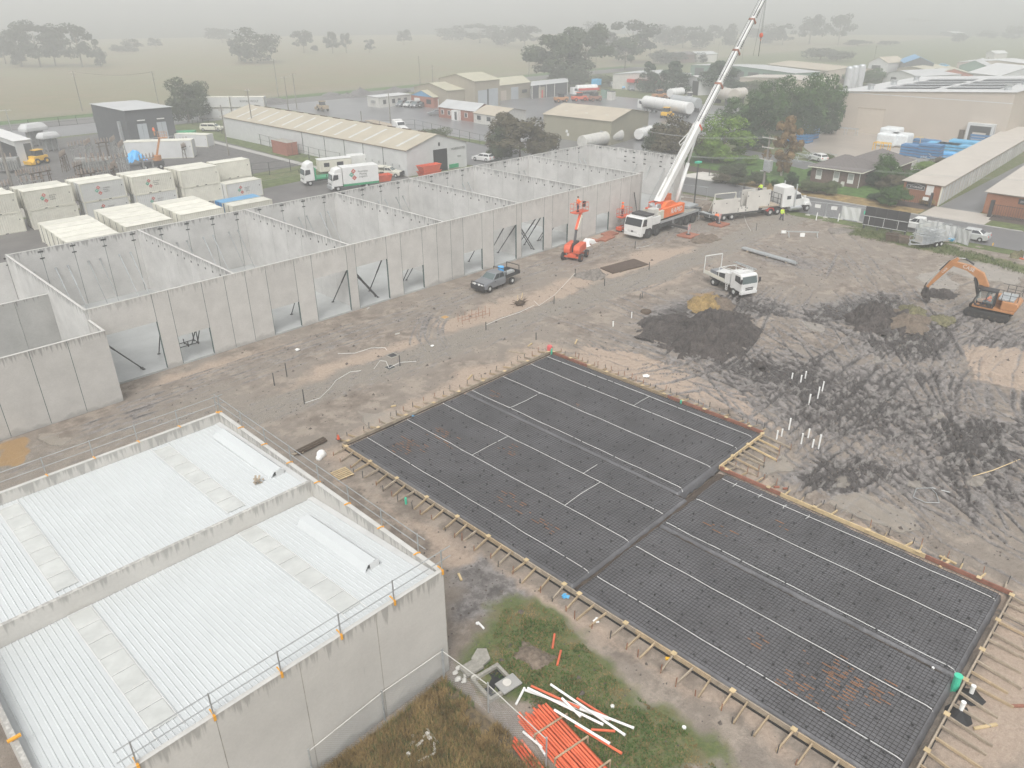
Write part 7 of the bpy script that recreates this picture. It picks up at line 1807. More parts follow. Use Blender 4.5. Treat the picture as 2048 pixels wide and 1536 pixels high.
# rows of far sheds and industrial roofs
def gab(name, lab, pl, pr, h, depth, rise, wall, roof, door=None, flat=False):
    a, c = G(pl[0], pl[1], h), G(pr[0], pr[1], h); d = (c-a); n = Vector((-d.y, d.x, 0)).normalized()
    if n.dot(a) < 0: n = -n
    far = a+n*depth
    t = bld(name, lab, tuple(far)[:2], tuple(a)[:2], tuple(c)[:2], h, rise, 'u', wall, roof, True)
    if door: face(t, 'v', door[0], door[1], 0, h*.8, 'door', door[2], .15)
    return t
gab('industrial_shed', 'distant blue grey gabled shed right of the silos', (1809, 126), (1868, 127), 6, 22, 2.2, 'blue_roof' if False else 'wall_charcoal', 'blue_roof')
gab('industrial_shed', 'distant grey shed with a dark open gable door', (1738, 124), (1776, 126), 5.5, 14, 2, 'offwhite', 'roof_tan', (.2, .65, 'dark'))
gab('industrial_shed', 'distant green gabled shed in front of the long white roof', (1919, 131), (1975, 133), 5.5, 18, 2, 'green_dull' if 'green_dull' in MT else mat('green_dull', (.16, .25, .20), .7), 'roof_grey')
gab('industrial_shed', 'distant low shed with a dull red front and olive roof', (1862, 149), (1951, 151), 4.2, 16, 2, 'brick', 'roof_olive')
gab('industrial_shed', 'distant long low tan roofed shed above the row of green trees', (1656, 142), (1752, 139), 4.5, 40, 1.2, 'wall_tan', 'roof_tan')
gab('industrial_shed', 'distant grey roofed shed with a brown annex left of the warehouse roof', (1768, 147), (1835, 153), 4.5, 26, 1.5, 'offwhite', 'roof_grey', (.25, .4, 'dark'))
gab('industrial_shed', 'distant olive roofed shed beside the blue grey one', (1795, 136), (1852, 139), 4.5, 20, .8, 'wall_khaki', 'roof_olive')
gab('industrial_shed', 'distant long white roofed shed at the right edge of the photo', (1915, 124), (2080, 131), 6, 18, 1.2, 'wall_tan', 'offwhite')
gab('industrial_shed', 'pale gabled roof at the right edge just above the warehouse', (2000, 152), (2110, 150), 5, 16, 3, 'roof_grey', 'offwhite')
gab('industrial_shed', 'distant long pale low roof behind the roller door units', (1480, 155), (1640, 164), 3.6, 16, .6, 'wall_tan', 'roof_beige')
t = gab('unit_row', 'distant row of grey green roller door units with a pale roof', (1382, 130), (1590, 147), 4.2, 14, 1, 'green_dull', 'roof_grey')
for i in range(7): face(t, 'v', .05+i*.135, .145+i*.135, 0, 3.4, 'roller_door', 'wall_charcoal', .12)
t = gab('shop', 'distant white shop with a red awning band left of the dark conifers', (1226, 148), (1335, 154), 5, 18, .8, 'white_dirty', 'roof_grey')
face(t, 'v', .3, 1, 2.6, 3.7, 'awning', 'red', 1.2)
gab('canopy', 'distant white canopy building between the two dark conifers', (1372, 152), (1400, 156), 5.5, 10, .4, 'offwhite', 'white', (.55, .95, 'dark'))
gab('farmhouse', 'faint distant farm shed above the warehouse roof', (1880, 64), (1908, 66), 3, 10, 1, 'wall_charcoal', 'offwhite')
gab('farmhouse', 'faint distant white cottage right of the field track', (1973, 106), (1990, 107), 3.5, 9, 1.2, 'white_dirty', 'offwhite')
gab('farmhouse', 'faint distant farm shed behind the trees left of the boom', (1375, 107), (1395, 109), 4, 12, 1.2, 'white_dirty', 'roof_grey')
gab('farmhouse', 'faint distant brown farm building in the tree row', (1330, 108), (1362, 110), 4, 12, 1.2, 'brick_dk', 'tile')

# ---------------------------------------------------------------- containers, trucks, yard things
def logo(t, x, y, z, s=1.0, txt=True):
    g = []
    for dx, dz, m, ch in ((0, .62*s, 'red_l', 'A'), (-.42*s, 0, 'green_l', 'M'), (.42*s*.15+.1, -.62*s+.0, 'red_l', 'L')):
        r = .46*s
        o = B().add([(x+dx-r, y, z+dz), (x+dx, y, z+dz-r), (x+dx+r, y, z+dz), (x+dx, y, z+dz+r)], [(0, 1, 2, 3)]).ob('logo_diamond', m, t)
        text(ch, .5*s, 'white', o, (x+dx, y-.012, z+dz), (PI/2, 0, 0), ext=.003)
    if txt:
        for i, sx_ in enumerate(('Australian', 'Moving', 'Logistics')): text(sx_, .36*s, 'steel_dk', t, (x+1.75*s-(.0, .25, .1)[i]*s, y-.004, z+(.42-.42*i)*s), (PI/2, 0, 0), ext=.003)
mat('red_l', (.45, .10, .08), .5); mat('green_l', (.05, .30, .20), .5)
def container(lab, x, y, z, m='cont_side', L=6.06, W=2.44, H=2.59, lg=False, rz=0, group=None, roof=None, plain=False):
    t = thing('shipping_container', lab, 'container', (x, y, z), rz, group)
    B().box(.04, L-.04, .04, W-.04, .12, H-.03).ob('body', m, t)
    b = B()
    for a in (0, L-.12):
        for c in (0, W-.12): b.box(a, a+.12, c, c+.12, 0, H)
    b.box(.12, L-.12, 0, .06, 0, .14).box(.12, L-.12, W-.06, W, 0, .14).box(.12, L-.12, 0, .05, H-.08, H-.002).box(.12, L-.12, W-.05, W, H-.08, H-.002)
    b.ob('frame', 'cream' if m != 'brick' else m, t)
    B().box(.1, L-.1, .05, W-.05, H-.028, H+.004).ob('roof', roof or 'cream_b', t)
    for a in (2.1, 3.5): B().box(a, a+.36, -.005, .02, .01, .12).ob('fork_pocket', 'black', t)
    B().box(-.012, .03, W*.5-.02, W*.5+.02, .2, H-.1).ob('door_seam', 'steel_dk', t)
    B().box(L-.5, L-.38, .03, .045, H*.62, H*.68).ob('vent', 'dark', t)
    if lg: logo(t, 2.4, .022, H*.54, .62)
    return t
rowb = [(19.3, 117.5), (26.15, 117.2), (33.05, 116.8), (39.95, 116.3), (46.85, 115.75)]
names = ['leftmost', 'second', 'third', 'fourth', 'fifth']
for i, (x, y) in enumerate(rowb):
    container('cream container with a boxed logo, top of the %s stack in the back row' % names[i] if i in (1, 2, 3) else 'plain cream container, top of the %s stack in the back row' % names[i], x, y, 2.6, lg=i in (1, 2, 3), m='cont_grey' if i == 2 else 'cont_side')
    container(('cream container, bottom of the %s stack in the back row' if i != 2 else 'whiter container, bottom of the %s stack in the back row') % names[i], x+.1, y-.0, 0, lg=i in (2, 3), m='cont_grey' if i in (2, 3) else 'cont_side')
    container('cream container behind the top of the %s back row stack' % names[i], x-.25, y+2.55, 2.6)
container('plain cream container on the upper level at the right end of the back row', 53.15, 117.7, 2.6); container('cream container, lower level at the right end of the back row', 53.2, 117.7, 0)
container('white container with a boxed logo alone in front of the back row, right end', 52.75, 113.9, 0, lg=True, m='cont_grey')
for gi, (x0, y0, n, gn) in enumerate(((24.6, 97.2, 5, 'left block'), (32.1, 99.2, 5, 'middle block'), (39.5, 100.2, 4, 'right block'))):
    for k in range(n):
        container('cream container in the %s of the front row, %s from the wall' % (gn, ('nearest', 'second', 'third', 'fourth', 'fifth')[k]), x0+.12*k, y0+k*2.5, 0)
container('pale container with green stains beside the blue roofed one', 46.6, 99.7, 0)
container('container with a bright blue roof behind the grey wall', 46.5, 102.5, 0, 'blue', roof='blue_roof')
container('small white box lying at the left of the front container row', 22.5, 93.5, 0, L=2, W=1.2, H=.9)
b0 = G(392, 236)
container('white container, lower left of the stack behind the switch room', b0.x, b0.y-2, 0, 'cont_grey', rz=R(-45), L=9); container('white container, upper left of the stack behind the switch room', b0.x, b0.y-2, 2.9, 'cont_grey', rz=R(-45), L=9)
q = Vector((b0.x, b0.y-2, 0))+Vector((9.3*math.cos(R(-45)), 9.3*math.sin(R(-45)), 0))
container('white container, lower right of the stack behind the switch room', q.x, q.y, 0, 'cont_grey', rz=R(-45), L=9); t = container('white container with a curved logo, upper right of the stack behind the switch room', q.x, q.y, 2.9, 'cont_grey', rz=R(-45), L=9)
text('ROYAL WOLF', .8, 'steel_dk', t, (5, -.01, 1.5), (PI/2, 0, 0))
a = G(562, 305); container('dull red container beside the long white shed', a.x+1, a.y-5.2, 0, 'brick', rz=R(88), L=6.3, roof='conc_old')
a = G(606, 320)
# box truck and prime mover with green trim
def boxtruck(lab, p, rz, body=True):
    t = thing('box_truck' if body else 'flat_truck', lab, 'truck', p, rz)
    cabover(t, 3.6, 1.75, 2.4, .85, 2.1, 'white')
    for x in (2.7, -2.2):
        for s in (-1, 1): wheel(t, x, s*1.02, .48, .28, 'silver', x < 0)
    B().box(-4.3, 3.2, -.4, .4, .55, .9).ob('chassis', 'steel_dk', t)
    if body:
        B().box(-4.4, 1.7, -1.22, 1.22, 1.05, 3.75).ob('box_body', 'white', t, bevel=.04)
        B().box(-4.4, 1.7, -1.23, 1.23, .75, 1.1).ob('green_skirt', 'green', t)
        B().prism([(1.75, 2.9), (3.2, 2.95), (2.9, 3.5), (1.9, 3.7)], -1.1, 1.1).ob('air_deflector', 'white', t, bevel=.1)
        z = B(); 
        for s in (-1,): pass
    else:
        B().prism([(1.8, 2.9), (3.3, 2.95), (3.0, 3.6), (2.3, 3.95), (1.8, 3.9)], -1.1, 1.1).ob('air_deflector', 'white', t, bevel=.15)
        B().box(1.55, 1.8, -1.2, 1.2, .9, 2.9).ob('green_back', 'green', t); B().box(-4.4, 1.5, -1.22, 1.22, 1.0, 1.25).ob('flat_deck', 'green', t)
    return t
ta = boxtruck('white box truck with a green skirt and diamond logos behind the concrete wall', (71.4, 107.4, 0), R(164))
h = bpy.data.objects.new('logo_panel', bpy.data.meshes.new('logo_panel')); 
# logos sit on the side facing the camera (local +y because the truck points the other way)
def logo_r(t, x, y, z, s):
    for dx, dz, m, ch in ((0, .62*s, 'red_l', 'A'), (.42*s, 0, 'green_l', 'M'), (-.1*s, -.62*s, 'red_l', 'L')):
        r = .5*s
        o = B().add([(x+dx+r, y, z+dz), (x+dx, y, z+dz-r), (x+dx-r, y, z+dz), (x+dx, y, z+dz+r)], [(0, 1, 2, 3)]).ob('logo_diamond', m, t)
        text(ch, .55*s, 'white', o, (x+dx, y+.012, z+dz), (PI/2, 0, PI), ext=.003)
    for i, sx_ in enumerate(('Australian', 'Moving', 'Logistics')): text(sx_, .5*s, 'steel_dk', t, (x-1.9*s, y+.004, z+(.5-.5*i)*s), (PI/2, 0, PI), ext=.003)
logo_r(ta, -.1, 1.232, 2.5, .85)
bpy.data.meshes.remove(h.data)
b = B(); b.box(3.62, 3.85, -1.1, 1.1, .4, .9).tube((3.8, -1, .9), (3.8, 1, .9), .05, 6).tube((3.8, -1, 1.3), (3.8, 1, 1.3), .05, 6); b.ob('bull_bar', 'galv', ta)
boxtruck('white truck with a green flat deck and tall air deflector, left of the box truck', (70.6, 114.6, 0), R(166), False)
a = G(648, 352); t = thing('caravan', 'cream caravan behind the green decked truck', 'caravan', (a.x+3, a.y+1, 0), R(-16)); B().box(-3, 3, -1.1, 1.1, .5, 2.6).ob('body', 'cream', t, bevel=.15); B().box(-2.2, -1.2, -1.12, -1.1, 1.4, 2.1).box(.2, 1.4, -1.12, -1.1, 1.4, 2.1).ob('window', 'glass_dk', t)
for s in (-1, 1): wheel(t, 0, s*1.0, .33, .2)
B().box(-3.05, 3.05, -1.15, 1.15, 2.6, 2.66).ob('roof', 'white', t)
a = G(705, 345); t = thing('van', 'white van roof just visible behind the box truck', 'van', (a.x+4, a.y+3, 0), R(-16)); B().prism([(-2.4, .5), (2.4, .5), (2.4, 1.2), (1.8, 1.4), (1.3, 2.5), (-2.4, 2.5)], -.95, .95).ob('body', 'white', t, bevel=.12)
for x in (-1.6, 1.6):
    for s in (-1, 1): wheel(t, x, s*.85, .36, .22)
B().box(1.0, 1.9, -.8, .8, 1.45, 2.3).ob('windscreen', 'glass_dk', t)
t = car('parked_utility', 'white four wheel drive with a black bar beside the orange skip', 'four wheel drive', tuple(G(778, 353))[:2]+(0,), R(-60), 'cream', 5, 1.8, 'ute'); tray(t, -2.6, -.7, 1.8, 1.0, 'cream'); B().box(-2.6, -.6, -.9, .9, 1.7, 1.8).ob('canopy', 'cream', t); B().box(2.45, 2.65, -.9, .9, .4, 1.0).ob('bull_bar', 'dark', t)
g = G(858, 353)
skip('orange skip bin, lower of the two stacked beside the shed door', 859, 354, -.05, 4.2, 1.8, 1.1, 'orange_red', 'orange skips', 0); skip('orange skip bin, upper of the two stacked beside the shed door', 859, 354, -.05, 4.3, 1.8, 1.1, 'orange_red', 'orange skips', 1.05)
skip('orange skip bin between the box truck and the four wheel drive', 766, 362, -.2, 3.0, 1.7, 1.1, 'orange_red', 'orange skips', 0)
car('parked_wagon', 'white wagon parked on the side street behind the concrete wall', 'car', tuple(G(966, 322))[:2]+(.04,), R(100), 'white', 4.4, 1.7, 'hatch', 'x')
car('parked_car', 'dark green car parked alone on the wet depot yard', 'car', tuple(G(871, 230))[:2]+(.04,), R(150), 'grey_car', 4.5, 1.75, 'sedan', 'x')
for i, (px, py, m, lab, k) in enumerate(((803, 213, 'grey_car', 'dark utility parked nearest the white site hut', 'suv'), (818, 214, 'silver', 'silver pickup parked second from the site hut', 'suv'), (832, 215, 'grey_car', 'dark wagon parked in front of the brick office', 'suv'), (843, 214, 'dark', 'black car parked furthest right before the brick office', 'sedan'))):
    car('parked_car', lab, 'car', tuple(G(px, py))[:2]+(.04,), R(205), m, 4.7, 1.8, k, 'cars at the depot office')
car('parked_car', 'small white car half hidden at the garden behind the house', 'car', tuple(G(1635, 322))[:2]+(.06,), R(60), 'white', 4.3, 1.7, 'hatch', 'x')
for i, (px, py, m, lab) in enumerate(((1237, 176, 'silver', 'distant silver car at the shop, left one'), (1250, 178, 'blue_lt', 'distant pale blue car at the shop'), (1262, 181, 'grey_car', 'distant dark car at the shop'), (1225, 174, 'white', 'distant white car at the left of the shop'), (1780, 132, 'white', 'distant white van among the far sheds'), (1795, 130, 'white', 'distant white truck among the far sheds'), (1888, 134, 'blue_lt', 'distant pale box among the far sheds'))):
    car('parked_car', lab, 'car', tuple(G(px, py))[:2]+(.04,), R(200+i*13), m, 4.6, 1.8, 'suv' if i % 2 else 'hatch', 'distant cars')
# conventional truck with flatbed behind the long shed
a, c = G(806, 268), G(720, 246); hd2 = math.atan2((a-c).y, (a-c).x)
t = thing('flatbed_truck', 'white long nose truck with an empty flatbed behind the long shed', 'truck', (a.x, a.y, 0), hd2)
B().prism([(-.5, .8), (1.6, .8), (1.6, 1.5), (-.5, 1.9)], -.8, .8).ob('bonnet', 'white', t, bevel=.1); B().prism([(-2, .8), (-.5, .8), (-.5, 1.9), (-.9, 2.7), (-2, 2.8)], -1.1, 1.1).ob('cab', 'white', t, bevel=.1); B().box(-3.2, -2.05, -1.15, 1.15, .9, 3.1).ob('sleeper', 'white', t, bevel=.1)
B().quad((-.49, -.95, 1.98), (-.49, .95, 1.98), (-.86, .9, 2.62), (-.86, -.9, 2.62)).ob('windscreen', 'glass_dk', t); B().box(-18, -4, -1.2, 1.2, 1.1, 1.35).ob('flat_deck', 'timber_w', t); B().box(-17, 1, -.4, .4, .6, .9).ob('chassis', 'steel_dk', t)
for x in (.9, -4, -5.3, -14, -15.3): wheel(t, x, -1.0, .5, .3, 'silver'); wheel(t, x, 1.0, .5, .3, 'silver')
# tankers and machinery
def tank(lab, p, q, r, m='white_dirty', legs=True, cab=False, name='storage_tank', z=1.2):
    a, c = G(*p), G(*q); d = c-a; t = thing(name, lab, 'tank' if not cab else 'tanker truck', (a.x, a.y, 0), math.atan2(d.y, d.x)); L_ = d.length
    o = B().tube((0, 0, z+r), (L_, 0, z+r), r, 20).ob('barrel', m, t, smooth=False, bevel=.08)
    b = B()
    for k in range(5): b.tube((L_*(.1+.2*k), 0, z+r), (L_*(.1+.2*k)+.12, 0, z+r), r*1.012, 20)
    b.ob('band', 'offwhite', t); B().cyl(L_*.5, 0, z+2*r-.05, .35, .25, 10).ob('hatch', 'steel', t)
    if legs:
        for f in (.15, .8): B().box(L_*f-.15, L_*f+.15, -r*.8, r*.8, 0, z+r*.5).ob('saddle', 'steel_dk', t)
    if cab:
        for f in (.1, .2, .8, .9):
            for s in (-1, 1): wheel(t, L_*f, s*1.0, .5, .3)
        B().box(0, L_, -.4, .4, .7, z).ob('chassis', 'steel_dk', t)
    return t
t = tank('big weathered cream tank lying on its side behind the end wall', (1163, 300), (1238, 284), 1.3, z=.3); u = B(); u.beam((9, 0, 3.3), (11.5, 0, 3.6), .2).beam((10.8, .3, .2), (10.8, .3, 3.4), .12); u.ob('outlet_pipe', 'offwhite', t)
tank('smaller white tank beside the dark tree left of the boom', (1276, 283), (1300, 275), 1.15, 'white', z=.4)
t = tank('long white cement tanker with a white cab in the depot', (1290, 222), (1378, 238), 1.5, 'white', False, True, 'tanker_truck'); cabover(t, -.3+0, 1.9, 2.4, .8, 2.2, 'white')
tank('grey tanker behind the long white one', (1345, 218), (1395, 226), 1.4, 'galv', False, True, 'tanker_truck')
tank('short white tank trailer behind the tankers', (1338, 203), (1362, 200), 1.3, 'white', False, True, 'tanker_truck')
tank('beige concrete agitator tank near the boom, left one', (1428, 205), (1465, 212), 1.8, 'roof_beige', True); tank('beige tank beside the dark trees, right one', (1462, 208), (1485, 205), 1.6, 'roof_beige', True)
t = tank('white and red fuel tanker in front of the open shed', (1152, 193), (1192, 191), 1.2, 'white', False, True, 'tanker_truck'); B().box(.3, 8, -1.23, -1.2, 1.9, 2.6).ob('red_panel', 'red', t); cabover(t, -.1, 1.7, 2.3, .8, 2.1, 'white')
def machine(name, lab, px, py, rz, m, L=5, kind='roller', z=None):
    t = pxthing(name, lab, 'machine', px, py, .04, rz)
    B().box(-L/2, L/2, -.9, .9, .7, 1.6).ob('body', m, t, bevel=.1)
    B().frus((-.8, .8, -.7, .7), (-.6, .7, -.65, .65), 1.6, 2.6).ob('cab', 'glass_dk', t); B().box(-.9, .9, -.85, .85, 2.6, 2.72).ob('canopy', m if kind != 'roller' else 'dark', t)
    for x in (-L*.32, L*.32):
        for s in (-1, 1): wheel(t, x, s*.85, .6, .4, m)
    if kind == 'loader': B().prism([(L/2, .2), (L/2+1, .2), (L/2+1.1, .9), (L/2+.6, .5), (L/2, 1.1)], -1.1, 1.1).ob('bucket', m, t); B().beam((0, -.7, 1.5), (L/2+.3, -.7, .7), .15).beam((0, .7, 1.5), (L/2+.3, .7, .7), .15).ob('loader_arm', m, t)
    return t
machine('road_roller', 'yellow roller with a dark canopy on the wet yard', 1122, 205, R(-20), 'case_orange', 4.5)
machine('loader', 'orange red loader parked before the fuel tanker', 1158, 203, R(-20), 'orange_red', 5, 'loader'); machine('loader', 'orange machine in front of the conifers', 1318, 198, R(-20), 'case_orange', 5, 'loader')
machine('tractor', 'small white tractor unit among the machines', 1378, 203, R(30), 'white_dirty', 4, 'loader'); machine('forklift', 'yellow forklift half hidden behind the dark tree', 1332, 236, R(10), 'yellow', 3.5, 'loader')
machine('backhoe', 'grey and yellow backhoe on the grass by the far road', 646, 222, R(80), 'timber', 5, 'loader'); machine('forklift', 'yellow forklift in the substation yard', 80, 328, R(200), 'yellow', 3, 'loader')
machine('tip_trailer', 'dark machinery trailer right of the fuel tanker', 1190, 203, R(-20), 'timber_red', 4)
t = pxthing('cargo_bin', 'blue bin standing behind the fuel tanker', 'bin', 1192, 182); B().box(-1.4, 1.4, -1.2, 1.2, 2, 4).ob('bin', 'blue_lt', t, bevel=.05); B().box(-1.2, 1.2, -1, 1, 0, 2).ob('stand', 'rust', t)
for i, (px, py) in enumerate(((1210, 196), (1222, 200), (1160, 175))):
    t = pxthing('storage_bin', ('green upright bin right of the fuel tanker', 'white box beside the green bin', 'tan box behind the fuel tanker')[i], 'bin', px, py); B().box(-1, 1, -1, 1, 0, 2.6).ob('bin', ('green_dull', 'white_dirty', 'timber')[i], t, bevel=.04); B().box(-1.05, 1.05, -1.05, 1.05, 2.6, 2.7).ob('lid', 'steel_dk', t)
# stacked pallets of blue and wrapped goods on the apron
def stack(lab, px, py, w_, l, layers, m='blue', grp='blue stacks on the apron', lay=.55):
    t = pxthing('crate_stack', lab, 'stack', px, py, .05, 0, grp)
    for k in range(layers):
        o = B().box(-w_/2, w_/2, -l/2, l/2, k*lay+.1, (k+1)*lay-.04).ob('crate', m, t); B().box(-w_/2+.1, w_/2-.1, -l/2-.02, l/2+.02, k*lay, k*lay+.1).ob('bearer', 'timber_red' if k % 2 else 'steel_dk', t)
    return t
for i, (px, py, w_, l, n, m, lab) in enumerate(((1598, 284, 3, 5, 3, 'blue', 'blue stack with a lower step beside the autumn tree, left one'), (1612, 276, 3, 4.5, 5, 'blue', 'tall blue stack beside the autumn tree, right one'), (1823, 312, 2.5, 4, 4, 'blue', 'blue and red crate stack at the left of the apron group'), (1858, 317, 2.5, 4, 5, 'blue', 'blue and red crate stack, second in the apron group'), (1852, 290, 2.6, 5, 2, 'blue', 'low blue crates behind the apron group'),
        (1885, 303, 3, 6, 3, 'blue_lt', 'light blue crate stack in the middle of the apron group'), (1915, 306, 3, 8, 3, 'blue_lt', 'long light blue crate stack at the front of the apron group'), (1930, 298, 3, 6, 3, 'blue_lt', 'light blue crate stack at the back of the apron group'), (1966, 290, 3, 5, 4, 'blue', 'blue and red crate stack against the warehouse wall'), (1905, 318, 2.4, 7, 2, 'tarp_blue', 'bright blue covered stack beside the storage roof'))):
    stack(lab, px, py, w_, l, n, m)
for i, (px, py, lab) in enumerate(((1775, 292, 'white wrapped bale stack, front left of the three on the apron'), (1798, 293, 'white wrapped bale stack, front right of the three on the apron'), (1780, 280, 'white wrapped bale stack at the back of the three on the apron'))):
    t = pxthing('wrapped_bales', lab, 'wrapped stack', px, py, .05); B().box(-2, 2, -2, 2, .15, 2.7).ob('wrap', 'wrap', t, bevel=.4); B().box(-1.9, 1.9, -1.9, 1.9, 0, .15).ob('pallet', 'timber_w', t)
def rack(lab, px, py, l=4, m='yellow'):
    t = pxthing('steel_rack', lab, 'rack', px, py, .05); b = B()
    for y in (-l/2, 0, l/2): b.beam((-.7, y, 0), (-.7, y, 1.5), .12).beam((.7, y, 0), (.7, y, 1.5), .12).beam((-.7, y, 1.5), (.7, y, 1.5), .12)
    b.beam((-.7, -l/2, 1.5), (-.7, l/2, 1.5), .14).beam((.7, -l/2, 1.5), (.7, l/2, 1.5), .14); b.ob('frame', m, t)
rack('yellow trestles against the beige warehouse wall', 1812, 287, 6, 'timber_new'); rack('grey rack with a yellow post beside the roller door', 1690, 270, 5, 'galv'); rack('yellow rack between the wrapped bales and the house', 1762, 301, 3, 'yellow')
for i, (px, py, w_, lab) in enumerate(((1600, 322, 6, 'scattered pale steel scrap by the apron edge'), (1640, 318, 6, 'white steel frames heaped on the apron beside the house'), (1820, 330, 5, 'white plastic frames stacked behind the house'), (1868, 326, 5, 'white tube frames beside the storage roof'))):
    t = pxthing('frame_heap', lab, 'steel frames', px, py, .05); b = B()
    for k in range(40):
        x, y, z = random.uniform(-w_/2, w_/2), random.uniform(-w_/2, w_/2), random.uniform(.1, 1.0); a = random.uniform(0, 3.1)
        b.beam((x, y, z), (x+1.3*math.cos(a), y+1.3*math.sin(a), z+random.uniform(-.1, .3)), .07)
    b.ob('frames', 'galv', t)

# ---------------------------------------------------------------- substation
def gantry(lab, px, py, h, w_=1.6, m='substation', n=2, rz=0):
    t = pxthing('substation_stand', lab, 'substation equipment', px, py, .03, rz); b = B()
    for k in range(n):
        for s in (-.35, .35): b.beam((k*w_, s, 0), (k*w_, s*.6, h), .1)
        for z in np.arange(.6, h-.3, .9): b.beam((k*w_, -.35, z), (k*w_, .35, z+.8), .06)
    b.beam((-.5, 0, h), ((n-1)*w_+.5, 0, h), .18).beam((-.5, 0, h*.8), ((n-1)*w_+.5, 0, h*.8), .1); b.ob('frame', 'timber_dk' if m == 'd' else 'substation', t)
    for k in range(n*2+1):
        x = -.4+k*((n-1)*w_+.8)/(n*2)
        q = B()
        for j in range(4): q.cyl(x, 0, h+.1+j*.16, .15, .08, 8)
        q.cyl(x, 0, h+.1, .07, .8, 6); q.ob('insulator', 'ceramic', t)
    return t
SS = [(175, 398, 3.8), (205, 392, 3.6), (150, 400, 2.6), (235, 385, 3.8), (190, 368, 3.6), (222, 362, 3.4), (160, 372, 3.2), (250, 345, 4.4), (65, 415, 3.8), (75, 385, 3.0), (50, 395, 3.4), (180, 330, 3.6), (205, 322, 3.4), (150, 325, 3.0), (10, 420, 3.2), (130, 345, 2.8), (290, 345, 2.4), (345, 310, 2.2), (370, 318, 2.2), (230, 318, 3.2)]
for i, (px, py, h) in enumerate(SS): gantry('substation stand with brown insulators, number %d in from the container row' % (i+1) if False else 'lattice stand with brown insulators at the substation, %s' % ['right of centre nearest the containers', 'beside the container stack gap', 'low one by the grey capacitor bank', 'left of the blue tarpaulin', 'middle of the yard', 'middle of the yard to the right', 'middle of the yard to the left', 'just behind the blue tarpaulin', 'second from the left edge', 'short one by the left pole', 'thin one by the left pole', 'below the dark switch room wall', 'right below the dark switch room wall', 'near the two small canopies', 'at the left edge of the photo', 'beside the pale concrete pad', 'low one right of the tarpaulin', 'low one beyond the cherry picker', 'low one before the green box', 'in front of the white container'][i], px, py, h, 1.4+.3*(i % 3), 'd' if i % 3 == 0 else 's', 2+(i % 2), R(20*(i % 4)))
for i, (px, py, lab) in enumerate(((112, 398, 'grey capacitor bank behind the containers, left one'), (138, 402, 'grey capacitor bank behind the containers, right one'), (180, 345, 'large dark transformer with cooling fins in the substation'), (205, 345, 'second dark transformer right of the large one'), (20, 345, 'grey transformer at the left edge below the white shed'))):
    t = pxthing('transformer', lab, 'transformer', px, py, .03, R(-30)); k = 1 if i < 2 else 1.4
    B().box(-1.4*k, 1.4*k, -.8, .8, .5, 1.9*k).ob('tank', 'galv' if i < 2 else 'substation', t, bevel=.04); b = B()
    for j in range(9): b.box(-1.3*k+j*.3*k, -1.2*k+j*.3*k, -1.15, -.82, .6, 1.6*k)
    b.ob('cooling_fins', 'substation', t); b = B()
    for x in (-.9, 0, .9): b.cyl(x, 0, 1.9*k, .12, .8, 8)
    b.ob('bushing', 'ceramic', t)
for px, py, lab, s in ((76, 292, 'pale domed canopy kiosk in the substation, left one', 1.25), (104, 302, 'pale domed canopy kiosk in the substation, right one', 1.0)):
    t = pxthing('kiosk', lab, 'kiosk', px, py, .03, .3); B().frus((-2*s, 2*s, -1.2*s, 1.2*s), (-1.5*s, 1.5*s, -.8*s, .8*s), 3.1*s, 3.8*s).box(-2*s, 2*s, -1.2*s, 1.2*s, 2.6*s, 3.1*s).ob('roof', 'offwhite', t, bevel=.1); b = B()
    for x in (-1.2, 0, 1.2): b.beam((x*s, -.6, 0), (x*s, -.6, 2.6*s), .2).beam((x*s, .6, 0), (x*s, .6, 2.6*s), .2)
    b.ob('legs', 'steel', t); B().box(-1.1*s, 1.1*s, -.5, .5, .3, 2.4*s).ob('cabinet', 'substation', t)
t = bld('white_shed', 'white shed with a dark open side at the left edge of the photo', (-30, 262), (28, 283), (60, 279), 4.6, 0, 'u', 'offwhite', 'white'); face(t, 'u', .02, .95, 0, 3.6, 'open_side', 'dark', .08); face(t, 'v', .5, .95, .3, 4, 'dark_panel', 'wall_charcoal', .08)
t = pxthing('work_bench_red', 'red work platform at the left edge of the substation', 'platform', 8, 336); t.name = 'work_platform'; B().box(-1, 1, -.6, .6, .6, .8).ob('top', 'red', t); B().beam((-.9, 0, 0), (-.9, 0, .6), .1).beam((.9, 0, 0), (.9, 0, .6), .1).ob('leg', 'red', t)
a = G(252, 320); t = container('white container with a sloping dusty roof in front of the dark switch room', a.x, a.y, 0, 'offwhite', L=13, W=3, H=3.4, rz=R(-36))
a = G(345, 290); t = container('grey container in front of the green generator', a.x, a.y-2, 0, 'offwhite', L=8, rz=R(-60))
t = pxthing('generator', 'dark green generator with three white hoods beyond the cherry picker', 'generator', 372, 288, .03, R(-40)); B().box(-2.4, 2.4, -1.1, 1.1, 0, 2.8).ob('housing', 'green', t, bevel=.04)
for x in (-1.4, 0, 1.4): B().prism([(x-.25, .2), (x+.45, .2), (x+.2, 1.9), (x, 1.9)], -1.2, -1.1).ob('hood', 'white', t)
t = pxthing('tarpaulin', 'bright blue tarpaulin draped over equipment in the substation', 276, 328) if False else thing('tarpaulin', 'bright blue tarpaulin draped over equipment in the substation', 'tarpaulin', tuple(G(274, 331))[:2]+(0,))
b = B(); n = 12; f = lambda i, j: (-1.9+3.8*i/n, -1.3+2.6*j/n, .3+2.5*math.sin(PI*(.1+.8*i/n))*math.sin(PI*(.12+.76*j/n))+.25*math.sin(i*1.9)*math.cos(j*1.3))
for i in range(n):
    for j in range(n): b.quad(f(i, j), f(i+1, j), f(i+1, j+1), f(i, j+1))
